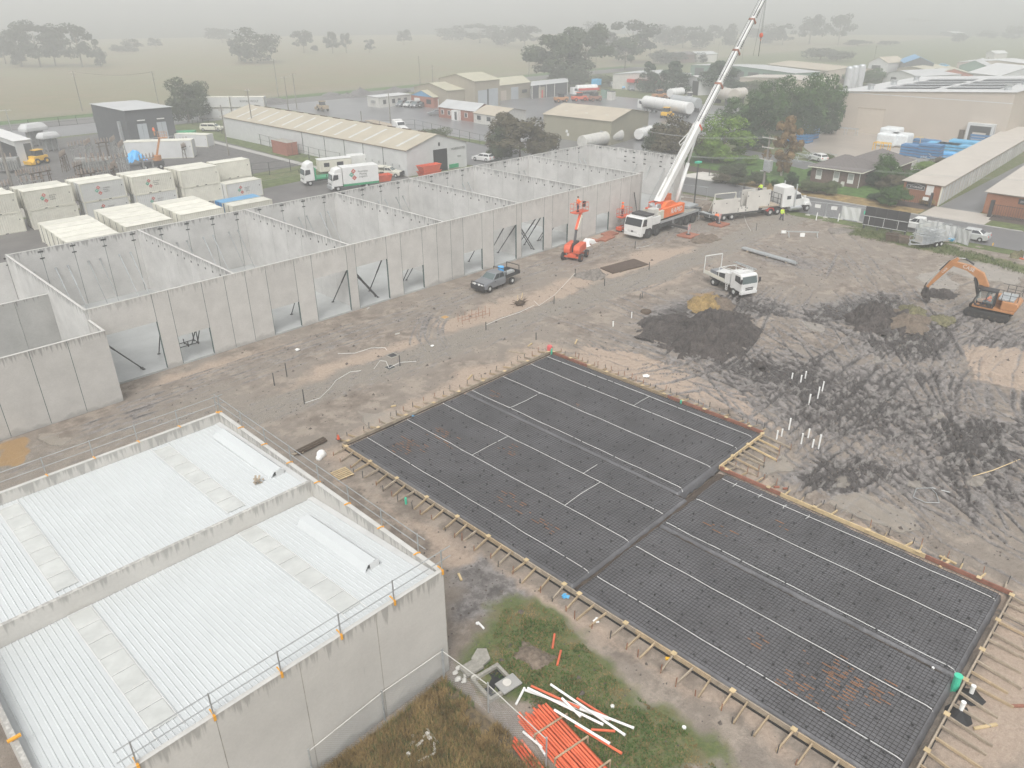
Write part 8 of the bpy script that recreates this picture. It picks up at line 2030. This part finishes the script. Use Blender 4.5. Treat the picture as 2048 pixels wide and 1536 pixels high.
b.ob('sheet', 'tarp_blue', t, smooth=True)
t = pxthing('cherry_picker', 'orange cherry picker truck with its basket raised in the substation', 'cherry picker', 308, 338, .03, R(-20))
B().box(-2.2, 2.0, -1, 1, .6, 1.5).ob('chassis', 'steel_dk', t, bevel=.04); B().cyl(.9, 0, 1.5, .8, .9, 12).ob('turret', 'case_orange', t); B().beam((.9, 0, 2.2), (2.0, 0, 5.4), .35).ob('boom', 'case_orange', t)
for x in (-1.4, 1.3):
    for s in (-1, 1): wheel(t, x, s*.95, .5, .3)
basket(t, (2.6, 0), 5.4, 1.6, 1.2, 'case_orange')
person('person in orange in the raised basket of the cherry picker', tuple(G(318, 333)+Vector((.4, 0, 5.5))), 0, {}, 'hivis_o', 'case_orange')
for i, (px, py, z) in enumerate(((292, 303, 1), (298, 301, 1), (303, 304, 1))): tag(B().ball((0, 0, .6), .75, (1, 1, .9)).ball((.7, .2, .5), .55).ball((-.7, -.1, .5), .6).ob('bulk_bag', 'tarp_white', smooth=True), 'white bulk bag before the white container, %s of three' % ('left', 'middle', 'right')[i], 'bag').location = G(px, py)
t = pxthing('barrow', 'red and white frame beside the blue tarpaulin', 'frame', 290, 335); t.name = 'barrier'; b = B()
for k in range(4): b.beam((k*.5, 0, 0), (k*.5, .3, 1.6), .1)
b.ob('frame', 'red', t); B().beam((-.2, 0, .8), (1.8, .2, 1), .12).ob('rail', 'white', t)
car('parked_truck', 'old white ute with a covered tray on the grass by the container stack', 'ute', tuple(G(425, 262))[:2]+(.03,), R(-50), 'cream', 5.5, 1.9, 'suv', 'x')
# chain wire fence along the yard
def yardfence(lab, pts, h=2.2):
    P = [G(*q) for q in pts]; o = P[0]; t = thing('yard_fence', lab, 'fence', (o.x, o.y, 0)); n = 0; b = B()
    for p, q in zip(P, P[1:]):
        L_ = (q-p).length; k = max(1, int(L_/4)); p_, q_ = p-o, q-o
        for i in range(k+1):
            c = p_+(q_-p_)*(i/k); B().tube((c.x, c.y, 0), (c.x, c.y, h), .06, 4).ob('post', 'steel_dk', t)
        for z in (.1, h*.5, h): b.tube((p_.x, p_.y, z), (q_.x, q_.y, z), .025, 4)
    b.ob('wires', 'steel_dk', t)
yardfence('chain wire fence beside the long white shed and its grass strip', [(355, 240), (470, 275), (560, 300), (640, 322), (682, 330)])
yardfence('chain wire fence between the container yard and the grass', [(506, 352), (540, 350), (582, 344), (620, 332)])
yardfence('chain wire fence of the depot along the side street', [(725, 262), (830, 258), (960, 290), (1000, 300)])
yardfence('wire fence at the back of the garden beds across the street', [(1418, 352), (1440, 352), (1500, 362)], 1.8)
yardfence('wire fence behind the substation along the far road', [(0, 262), (60, 258), (120, 252), (190, 246)])

# ---------------------------------------------------------------- poles, wires
PT = {}
def pole(key, lab, pb, pt, m='pole', arms=((.0, 2.2),), lamp=False, tr=False, r=.16, az=0, h=None):
    p = G(*pb); h = h or HB(pb, pt); t = thing('power_pole' if not lamp else 'light_pole', lab, 'pole', (p.x, p.y, 0), az)
    B().cyl(0, 0, -.2, r, h+.2, 8, r*.62).ob('pole', m, t)
    for dz, w_ in arms:
        o = B().beam((-w_/2, .12, h-.3-dz), (w_/2, .12, h-.3-dz), .12).ob('crossarm', 'white_dirty', t); q = B()
        for x in (-w_/2+.1, 0, w_/2-.1): q.cyl(x, .12, h-.24-dz, .06, .22, 6)
        q.ob('insulator', 'ceramic', o)
    if lamp: B().box(-.5, .5, -.35, .35, h, h+.25).ob('lamp_head', lamp, t, bevel=.05)
    if tr: B().box(-.9, .3, -.5, .3, h-5.2, h-3.6).ob('transformer', 'galv', t, bevel=.06); B().beam((-.9, 0, h-5.3), (.9, 0, h-5.3), .14).ob('bracket', 'white_dirty', t)
    PT[key] = Vector((p.x, p.y, h-.1)); return t
pole('st', 'tall street power pole with three crossarms and a transformer behind the low-loader', (1523, 392), (1536, 272), 'pole', ((0, 2.6), (1.4, 2.2), (3.2, 2.4)), False, True, az=R(80), r=.2)
B().tube((0, 0, 0), (0, 0, 4.5), .1, 6)
pole('lp', 'dark light pole with a green square head beside the crane', (1388, 408), (1393, 326), 'steel_dk', (), 'green_lt', r=.13)
pole('a1', 'wooden pole in front of the field, left of the switch room', (165, 222), (146, 142), arms=((0, 1.6), (1, 1.2)))
pole('a2', 'wooden pole behind the switch room roof', (317, 208), (301, 143), arms=((0, 1.6), (1, 1.2), (2.4, 1)))
pole('a3', 'wooden pole beyond the long shed, leftmost of three by the far road', (557, 195), (549, 118))
pole('a4', 'wooden pole beyond the long shed, middle of three by the far road', (577, 220), (570, 152)); pole('a5', 'wooden pole beyond the long shed, right of three by the far road', (594, 218), (588, 147))
pole('b1', 'wooden pole with short arms at the near end of the long shed, left one', (458, 312), (440, 210), arms=((.8, 1), (2, 1)))
pole('b2', 'wooden pole with a street lamp arm beside the long shed', (510, 283), (489, 178), arms=((0, 1.5), (1.2, 1.2)))
pole('b3', 'wooden pole rising behind the long shed roof near the white truck', (782, 258), (775, 187), arms=((.6, 1.2),)); pole('b4', 'dark thin pole at the end of the depot fence', (725, 262), (723, 222), arms=())
pole('c1', 'tall thin pole behind the tan workshop, left one', (841, 180), (839, 112), arms=(), r=.14); pole('c2', 'thin pole behind the tan workshop, right one', (866, 168), (866, 130), arms=((.8, 1.5),), r=.14)
pole('c3', 'thin pole left of the huge gum tree', (1058, 152), (1059, 104), arms=()); pole('c4', 'thin pole beyond the conifers', (1191, 150), (1190, 110)); pole('c5', 'far thin pole right of the boom', (1300, 118), (1299, 88)); pole('c6', 'far thin pole near the boom', (1435, 118), (1438, 85)); pole('c7', 'far pole with a crossarm right of the hook', (1484, 120), (1487, 94))
pole('d1', 'leaning distant pole among the far sheds', (1745, 135), (1752, 92)); pole('d2', 'distant pole before the green shed', (1968, 150), (1975, 115))
pole('e1', 'double armed lamp post at the left edge near the white shed', (28, 278), (13, 218), 'steel', ((0, 2.4),), None, r=.12); pole('e2', 'thick grey pole at the left edge of the substation', (36, 412), (6, 250), 'pole', ((0, 1.2),), r=.28)
pole('f1', 'thin wooden pole before the dark tree left of the boom', (1311, 316), (1316, 262), 'bark_pale', ()); pole('f2', 'thin black post beside the green headed light pole', (1483, 425), (1487, 372), 'steel_dk', (), r=.08); pole('f3', 'thin steel post left of the power pole', (1480, 430), (1485, 350), 'steel_dk', (), r=.06)
def wire(lab, a, c, n=3, sp=.8, sag=.9, az=(0, 1), r=.011):
    b = B(); a, c = Vector(a), Vector(c)
    for k in range(n):
        o = Vector((az[0], az[1], 0))*(k-(n-1)/2)*sp; P = []
        for i in range(9):
            f = i/8; P.append(a.lerp(c, f)+o-Vector((0, 0, sag*4*f*(1-f))))
        b.path(P, r, 4)
    tag(b.ob('power_line', 'steel' if r < .015 else 'dark'), lab, 'power line')
st = PT['st']
wire('upper power lines from the street pole running left past the bright green tree', st, G(1290, 262, 9.5), 3, .9, .6, (.2, 1)); wire('lower power lines from the street pole running left past the trees', st-Vector((0, 0, 3)), G(1290, 300, 6.8), 3, .7, .6, (.2, 1))
wire('power lines from the street pole crossing the brick house to the right', st-Vector((0, 0, 3.3)), (120, 12, 7.2), 2, .8, .7, (1, .1)); wire('power lines along the far road past the field', PT['a1'], PT['a2'], 2, .8, 1, (0, 1), .018)

# ---------------------------------------------------------------- trees
def crown(name, m, kind, n, seed, leaf=.5):
    rr = random.Random(seed); b = B(); blobs = []
    if kind == 'gum':
        for i in range(26):
            a = rr.uniform(0, 6.28); z = rr.uniform(.28, .95); r = (.5-.42*abs(z-.6))*rr.uniform(.3, 1); blobs.append((r*math.cos(a), r*math.sin(a), z, rr.uniform(.09, .17)))
    elif kind == 'dense':
        for i in range(30):
            a = rr.uniform(0, 6.28); z = rr.uniform(.12, .92); r = .40*math.sin(PI*min(1, z*.85+.12))**.6*rr.uniform(.4, 1); blobs.append((r*math.cos(a), r*math.sin(a), z, rr.uniform(.12, .2)))
    elif kind == 'cone':
        for i in range(34):
            a = rr.uniform(0, 6.28); z = rr.uniform(.1, .95); r = .5*(1-z)**.6*rr.uniform(.3, 1); blobs.append((r*math.cos(a), r*math.sin(a), z, .08+.1*(1-z)))
    elif kind == 'bush':
        for i in range(14):
            a = rr.uniform(0, 6.28); r = .36*rr.uniform(.1, 1); blobs.append((r*math.cos(a), r*math.sin(a), rr.uniform(.25, .75), rr.uniform(.16, .26)))
    else:
        for i in range(40):
            a = rr.uniform(0, 6.28); z = rr.uniform(.1, .97); r = .42*math.sin(PI*z**.8)**.7*rr.uniform(.1, 1); blobs.append((r*math.cos(a), r*math.sin(a), z, rr.uniform(.07, .12)))
    per = n//len(blobs)
    for (bx, by_, bz, br) in blobs:
        for i in range(per):
            th = rr.uniform(0, 6.28); cz = rr.uniform(-.75, 1); q = math.sqrt(1-min(1, cz*cz)); rad = br*rr.uniform(.72, 1.08)
            p = Vector((bx+rad*q*math.cos(th), by_+rad*q*math.sin(th), bz+rad*cz*.8)); nrm = Vector((q*math.cos(th), q*math.sin(th), cz+.3)).normalized()
            nrm = (nrm+Vector((rr.uniform(-.6, .6), rr.uniform(-.6, .6), rr.uniform(-.4, .6)))).normalized(); s = leaf*rr.uniform(.5, 1.2)
            a_ = nrm.orthogonal().normalized(); a_.rotate(Matrix.Rotation(rr.uniform(0, 6.28), 3, nrm)); c_ = nrm.cross(a_)
            b.quad(p-a_*s, p-c_*s*.7, p+a_*s, p+c_*s*.7)
    me = bpy.data.meshes.new(name); me.from_pydata(b.v, [], b.f); me.update(); me.materials.append(MT[m]); return me
def trunkmesh(kind, seed, m='bark'):
    rr = random.Random(seed); b = B(); top = .55 if kind in ('gum', 'thin') else .4
    b.tube((0, 0, -.03), (.01, 0, top*.5), .028, 7, .022); b.tube((.01, 0, top*.5), (0, .01, top+.2), .022, 7, .008)
    for i in range(7):
        a = i*.9+rr.random(); z = top*rr.uniform(.4, 1.0); r = .28*rr.uniform(.6, 1); b.tube((0, 0, z), (r*math.cos(a), r*math.sin(a), z+rr.uniform(.12, .28)), .011, 5, .003)
    me = bpy.data.meshes.new('trunk'); me.from_pydata(b.v, [], b.f); me.update(); me.materials.append(MT[m]); return me
CR = {}
def getcrown(kind, m, v, n, leaf):
    k = (kind, m, v, n)
    if k not in CR: CR[k] = (crown('crown', m, kind, n, hash((kind, v)) % 999 if False else sum(map(ord, kind))+v*37, leaf), trunkmesh(kind, v, 'bark_pale' if m == 'leaf_brown' else 'bark'))
    return CR[k]
tn = 0
def tree(lab, px, py, top, wpx, kind='gum', m='leaf_gum', near=False, name=None, group=None, hmul=1.0):
    global tn
    tn += 1; p = G(px, py); dist = math.sqrt(p.x**2+p.y**2+HC**2)
    h = HB((px, py), (px+(px-1024)*.0, top))*hmul; w_ = wpx*dist/FPX*(1.12 if near else 1.05)
    n = 8000 if near else 2600; lf = (.023 if near else .034)
    cm, tm = getcrown(kind, m, tn % 3, n, lf)
    bush = kind == 'bush'
    nm = name or ('shrub' if bush else {'gum': 'gum_tree', 'dense': 'tree', 'cone': 'conifer_tree', 'thin': 'birch_tree'}[kind])
    t = thing(nm, lab, 'shrub' if bush else 'tree', (p.x, p.y, 0), (tn*2.4) % 6.28, group)
    o = bpy.data.objects.new('crown', cm); C.objects.link(o); o.parent = t; o.scale = (w_/.95, w_/.95, h/1.02)
    o = bpy.data.objects.new('trunk', tm); C.objects.link(o); o.parent = t; k = max(h*.8, w_*.6); o.scale = (k, k, h)
tree('broad reddish green gum tree left of the tan shed, behind the long wall', 1040, 318, 218, 105, 'gum', 'leaf_gum_red', True); tree('lower right mass of the reddish gum tree by the tan shed', 1085, 320, 250, 62, 'dense', 'leaf_gum_red', True); tree('lower left mass of the reddish gum tree near the side street', 1003, 318, 252, 62, 'dense', 'leaf_gum', True)
tree('round grey green shrub on the side street verge before the depot', 876, 288, 246, 50, 'bush', 'leaf_shrub', True)
tree('dark dense tree right of the switch room', 378, 245, 150, 62, 'dense', 'leaf_gum', True); tree('smaller rounded tree just right of the dark one by the switch room', 408, 235, 163, 50, 'dense', 'leaf_gum', True)
tree('huge spreading gum tree in the centre distance', 1120, 172, 56, 118, 'gum', 'leaf_gum', True); tree('tall gum right behind the huge spreading one', 1170, 160, 50, 80, 'gum', 'leaf_gum', True); tree('low dark hedge tree under the huge gum', 1130, 178, 128, 90, 'bush', 'leaf_gum', True); tree('low shrubs right of the huge gum tree', 1200, 172, 145, 60, 'bush', 'leaf_shrub')
tree('round gum left of the pole in the centre distance', 1250, 140, 72, 62, 'gum', 'leaf_gum'); tree('broad faint gum behind the conifers', 1262, 125, 42, 90, 'gum', 'leaf_far')
tree('dark conifer, leftmost of the three', 1296, 185, 121, 44, 'cone', 'leaf_dark', True); tree('dark conifer, middle of the three', 1346, 188, 121, 64, 'cone', 'leaf_dark', True); tree('dark conifer, right of the three behind the boom', 1436, 190, 120, 90, 'cone', 'leaf_dark', True)
tree('dark brown green tree left of the crane boom', 1345, 328, 232, 92, 'dense', 'leaf_gum_red', True); tree('lower dark tree left of the boom beside the tank', 1318, 322, 245, 60, 'dense', 'leaf_gum', True); tree('bright green rounded tree right of the crane boom', 1443, 322, 232, 92, 'dense', 'leaf_bright', True); tree('bright green lower half of the rounded tree beside the boom', 1425, 326, 258, 60, 'bush', 'leaf_bright', True)
for i, (px, py, tp, w_, m, lab) in enumerate(((1475, 262, 192, 70, 'leaf_mid', 'first tree of the dark green belt, just right of the boom'), (1510, 300, 196, 66, 'leaf_dark', 'tree of the green belt nearest the autumn birch'), (1530, 262, 160, 70, 'leaf_mid', 'second tall tree of the green belt'), (1572, 268, 146, 72, 'leaf_mid', 'tallest tree in the middle of the green belt'), (1615, 268, 148, 70, 'leaf_mid', 'tree of the green belt beside the blue stacks'), (1648, 262, 146, 60, 'leaf_mid', 'last tree of the green belt against the warehouse'), (1600, 280, 195, 66, 'leaf_dark', 'lower dark tree at the foot of the green belt'), (1650, 268, 205, 40, 'leaf_dark', 'dark tree tucked against the warehouse corner'), (1742, 172, 135, 46, 'leaf_mid', 'green tree right of the silos'), (1500, 190, 158, 60, 'leaf_shrub', 'hazy shrub line above the green belt, left part'), (1560, 180, 156, 60, 'leaf_shrub', 'hazy shrub line above the green belt, right part'), (1705, 168, 140, 36, 'leaf_mid', 'green tree behind the silos'))):
    tree(lab, px, py, tp, w_, 'dense', m, True)
tree('tall sparse autumn birch beside the power pole', 1562, 352, 232, 62, 'thin', 'leaf_brown', True)
for i, (px, py, tp, w_, k, m, lab) in enumerate(((1764, 372, 310, 60, 'dense', 'leaf_mid', 'green tree in front of the brick house'), (1742, 372, 338, 34, 'bush', 'leaf_dark', 'dark shrub at the right corner of the brick house'), (1785, 380, 340, 50, 'bush', 'leaf_gum_red', 'reddish shrub right of the brick house'), (1792, 412, 368, 60, 'bush', 'leaf_mid', 'big green shrub left of the storage wall'), (1760, 402, 385, 40, 'bush', 'leaf_dark', 'low dark shrub at the lawn edge'),
        (1582, 376, 343, 24, 'dense', 'leaf_dark', 'dark columnar shrub on the lawn'), (1551, 373, 357, 18, 'bush', 'leaf_mid', 'small round green shrub left of the columnar one'), (1625, 386, 356, 44, 'bush', 'leaf_shrub', 'broad clipped shrub before the brick house, left one'), (1656, 388, 356, 40, 'bush', 'leaf_shrub', 'broad clipped shrub before the brick house, right one'), (1623, 358, 336, 18, 'bush', 'leaf_dark', 'dark shrub against the left house wall'), (1672, 367, 350, 18, 'bush', 'leaf_dark', 'dark shrub between two house windows'),
        (1512, 372, 338, 40, 'bush', 'leaf_gum', 'grey green shrub beside the power pole'), (1460, 352, 322, 56, 'bush', 'leaf_gum', 'low garden shrubs right of the light pole'), (1500, 330, 305, 24, 'bush', 'leaf_bright', 'yellow green shrub behind the power pole'), (1650, 322, 305, 30, 'bush', 'leaf_shrub', 'shrub above the house roof at the apron edge'), (1850, 345, 322, 60, 'bush', 'leaf_bright', 'rambling green hedge along the storage roof, lower part'), (1815, 362, 335, 40, 'bush', 'leaf_mid', 'rambling green hedge along the storage roof, house end'), (1885, 333, 312, 40, 'bush', 'leaf_gum_red', 'rambling brown hedge along the storage roof, upper part'),
        (1853, 412, 395, 26, 'bush', 'leaf_straw', 'straw coloured grass clump before the storage end wall'), (1440, 365, 345, 40, 'bush', 'leaf_gum_red', 'low brown shrub in the mulch bed'), (1475, 372, 350, 34, 'bush', 'leaf_gum', 'low grey shrub right of the mulch bed'), (150, 487, 468, 40, 'bush', 'leaf_mid', 'green weeds growing beside the front container row'))):
    tree(lab, px, py, tp, w_, k, m, True)
far = [(12, 128, 68, 46, 'gum', 'far left pair of paddock gums at the photo edge'), (45, 133, 55, 55, 'gum', 'gum second from the left edge in the paddock'), (82, 134, 42, 78, 'gum', 'tallest spreading gum in the left paddock clump'), (112, 132, 55, 40, 'gum', 'gum right of the tallest in the left clump'), (42, 133, 100, 25, 'bush', 'low bush under the left paddock clump'),
       (165, 134, 47, 50, 'gum', 'tall narrow gum right of the left clump'), (203, 134, 90, 24, 'dense', 'short gum at the right end of the left group'), (235, 104, 88, 22, 'dense', 'small faint paddock tree, left of two'), (265, 104, 78, 34, 'dense', 'small faint paddock tree, right of two'), (313, 97, 73, 22, 'gum', 'lone small faint tree in the left paddock'),
       (515, 126, 52, 82, 'dense', 'large dense paddock gum in the middle left'), (478, 122, 74, 28, 'gum', 'thin gum left of the large dense one'), (445, 86, 52, 50, 'gum', 'very faint broad tree behind the large dense one'), (608, 106, 60, 34, 'gum', 'faint gum right of the large dense one'), (628, 104, 88, 16, 'bush', 'small bush beside the faint gum'), (666, 107, 58, 28, 'gum', 'tall faint gum, left of the slender pair'),
       (693, 106, 66, 18, 'gum', 'slender faint gum, right of the pair'), (740, 105, 79, 20, 'gum', 'small lone round tree in the middle field'), (808, 90, 55, 26, 'gum', 'faint two tiered tree by the far fence')]
for px, py, tp, w_, k, lab in far: tree(lab, px, py, tp, w_, k, 'leaf_far')
row = [(905, 80, 50, 60), (960, 86, 48, 70), (1010, 92, 52, 60), (1050, 96, 50, 50), (1185, 90, 44, 50), (1215, 108, 60, 50), (1330, 92, 48, 50), (1365, 96, 52, 50), (1400, 98, 52, 44), (1428, 88, 50, 36), (1460, 92, 48, 34), (1510, 82, 52, 40), (1540, 88, 46, 40), (1565, 90, 48, 36), (1322, 128, 98, 50), (1350, 130, 104, 40), (1400, 125, 105, 24)]
on = ['first', 'second', 'third', 'fourth', 'fifth', 'sixth', 'seventh', 'eighth', 'ninth', 'tenth', 'eleventh', 'twelfth', 'thirteenth', 'fourteenth', 'fifteenth', 'sixteenth', 'seventeenth']
for i, (px, py, tp, w_) in enumerate(row): tree('faint misty tree in the long row behind the crane boom, %s counted from the left' % on[i], px, py, tp, w_, 'gum' if i % 2 else 'dense', 'leaf_far', group='misty tree row')
for px, py, tp, w_, k, lab in ((1618, 88, 22, 44, 'gum', 'tall pale gum in the mist right of the hook'), (1676, 90, 28, 46, 'gum', 'leaning tall gum in the mist, second right of the hook'), (1640, 120, 92, 60, 'bush', 'low spreading thicket in the right paddock, left half'), (1672, 122, 96, 50, 'bush', 'low spreading thicket in the right paddock, right half'), (1715, 92, 76, 44, 'bush', 'low faint bush row right of the tall gums'), (1780, 90, 80, 40, 'bush', 'second low faint bush row at the right'),
        (1918, 84, 66, 28, 'dense', 'faint round tree above the warehouse, left'), (1975, 76, 60, 32, 'dense', 'faint round tree above the warehouse, middle'), (2025, 78, 52, 30, 'dense', 'faint round tree above the warehouse, right'), (1830, 60, 34, 60, 'gum', 'barely visible tree line high at the right'), (1880, 155, 132, 40, 'bush', 'shrub between the blue grey shed and the red one'), (2000, 152, 128, 44, 'bush', 'shrub right of the green shed'), (2040, 150, 125, 40, 'bush', 'shrub at the right edge above the warehouse')):
    tree(lab, px, py, tp, w_, k, 'leaf_far')
# gravel heaps by the far road
for px, py, rx, h, lab in ((722, 192, 5, 2.8, 'dark gravel heap by the far road, the tallest'), (662, 191, 4, 1.2, 'low dark gravel heap left of the tallest'), (790, 184, 4.5, 2.0, 'dark gravel heap right of the tallest'), (545, 205, 6, 1.6, 'dark gravel heap furthest left by the far road')):
    mound('gravel_heap', lab, px, py, rx, rx*.8, h, 'asphalt_dk', 0, int(px), .15, 24, 'gravel heap')

# low wooded hills on the horizon, inside the mist
hb = B(); n_ = 70
for i in range(n_):
    for j, (rr_, hh) in enumerate(((900, 0), (1250, .35), (1700, 1), (2300, .8), (2800, .3))):
        a = R(-8+106*i/(n_-1)); h_ = hh*(38+24*float(fbm(np.array([a*5.]), np.array([j*.7]), 88)[0])); hb.v.append((rr_*math.cos(a), rr_*math.sin(a), min(h_, 60)-.5 if hh else .3))
hb.f = [(i*5+j, (i+1)*5+j, (i+1)*5+j+1, i*5+j+1) for i in range(n_-1) for j in range(4)]
o = hb.ob('hills', 'leaf_far', None, True, kind='structure')
# ---------------------------------------------------------------- wet air
hz = B(); hz.box(-1400, 4300, -550, 4300, -1.4, 66); o = hz.ob('haze', 'dark'); o['kind'] = 'stuff'
m = bpy.data.materials.new('haze'); m.use_nodes = True; n = m.node_tree.nodes; n.clear()
pv = n.new('ShaderNodeVolumePrincipled'); ou = n.new('ShaderNodeOutputMaterial'); m.node_tree.links.new(pv.outputs[0], ou.inputs['Volume'])
pv.inputs['Color'].default_value = (.85, .86, .86, 1); pv.inputs['Density'].default_value = .0017; pv.inputs['Anisotropy'].default_value = 0
o.data.materials.clear(); o.data.materials.append(m); o.display_type = 'WIRE'
for ob in bpy.data.objects:
    for k in ('_u', '_v'):
        if k in ob: del ob[k]
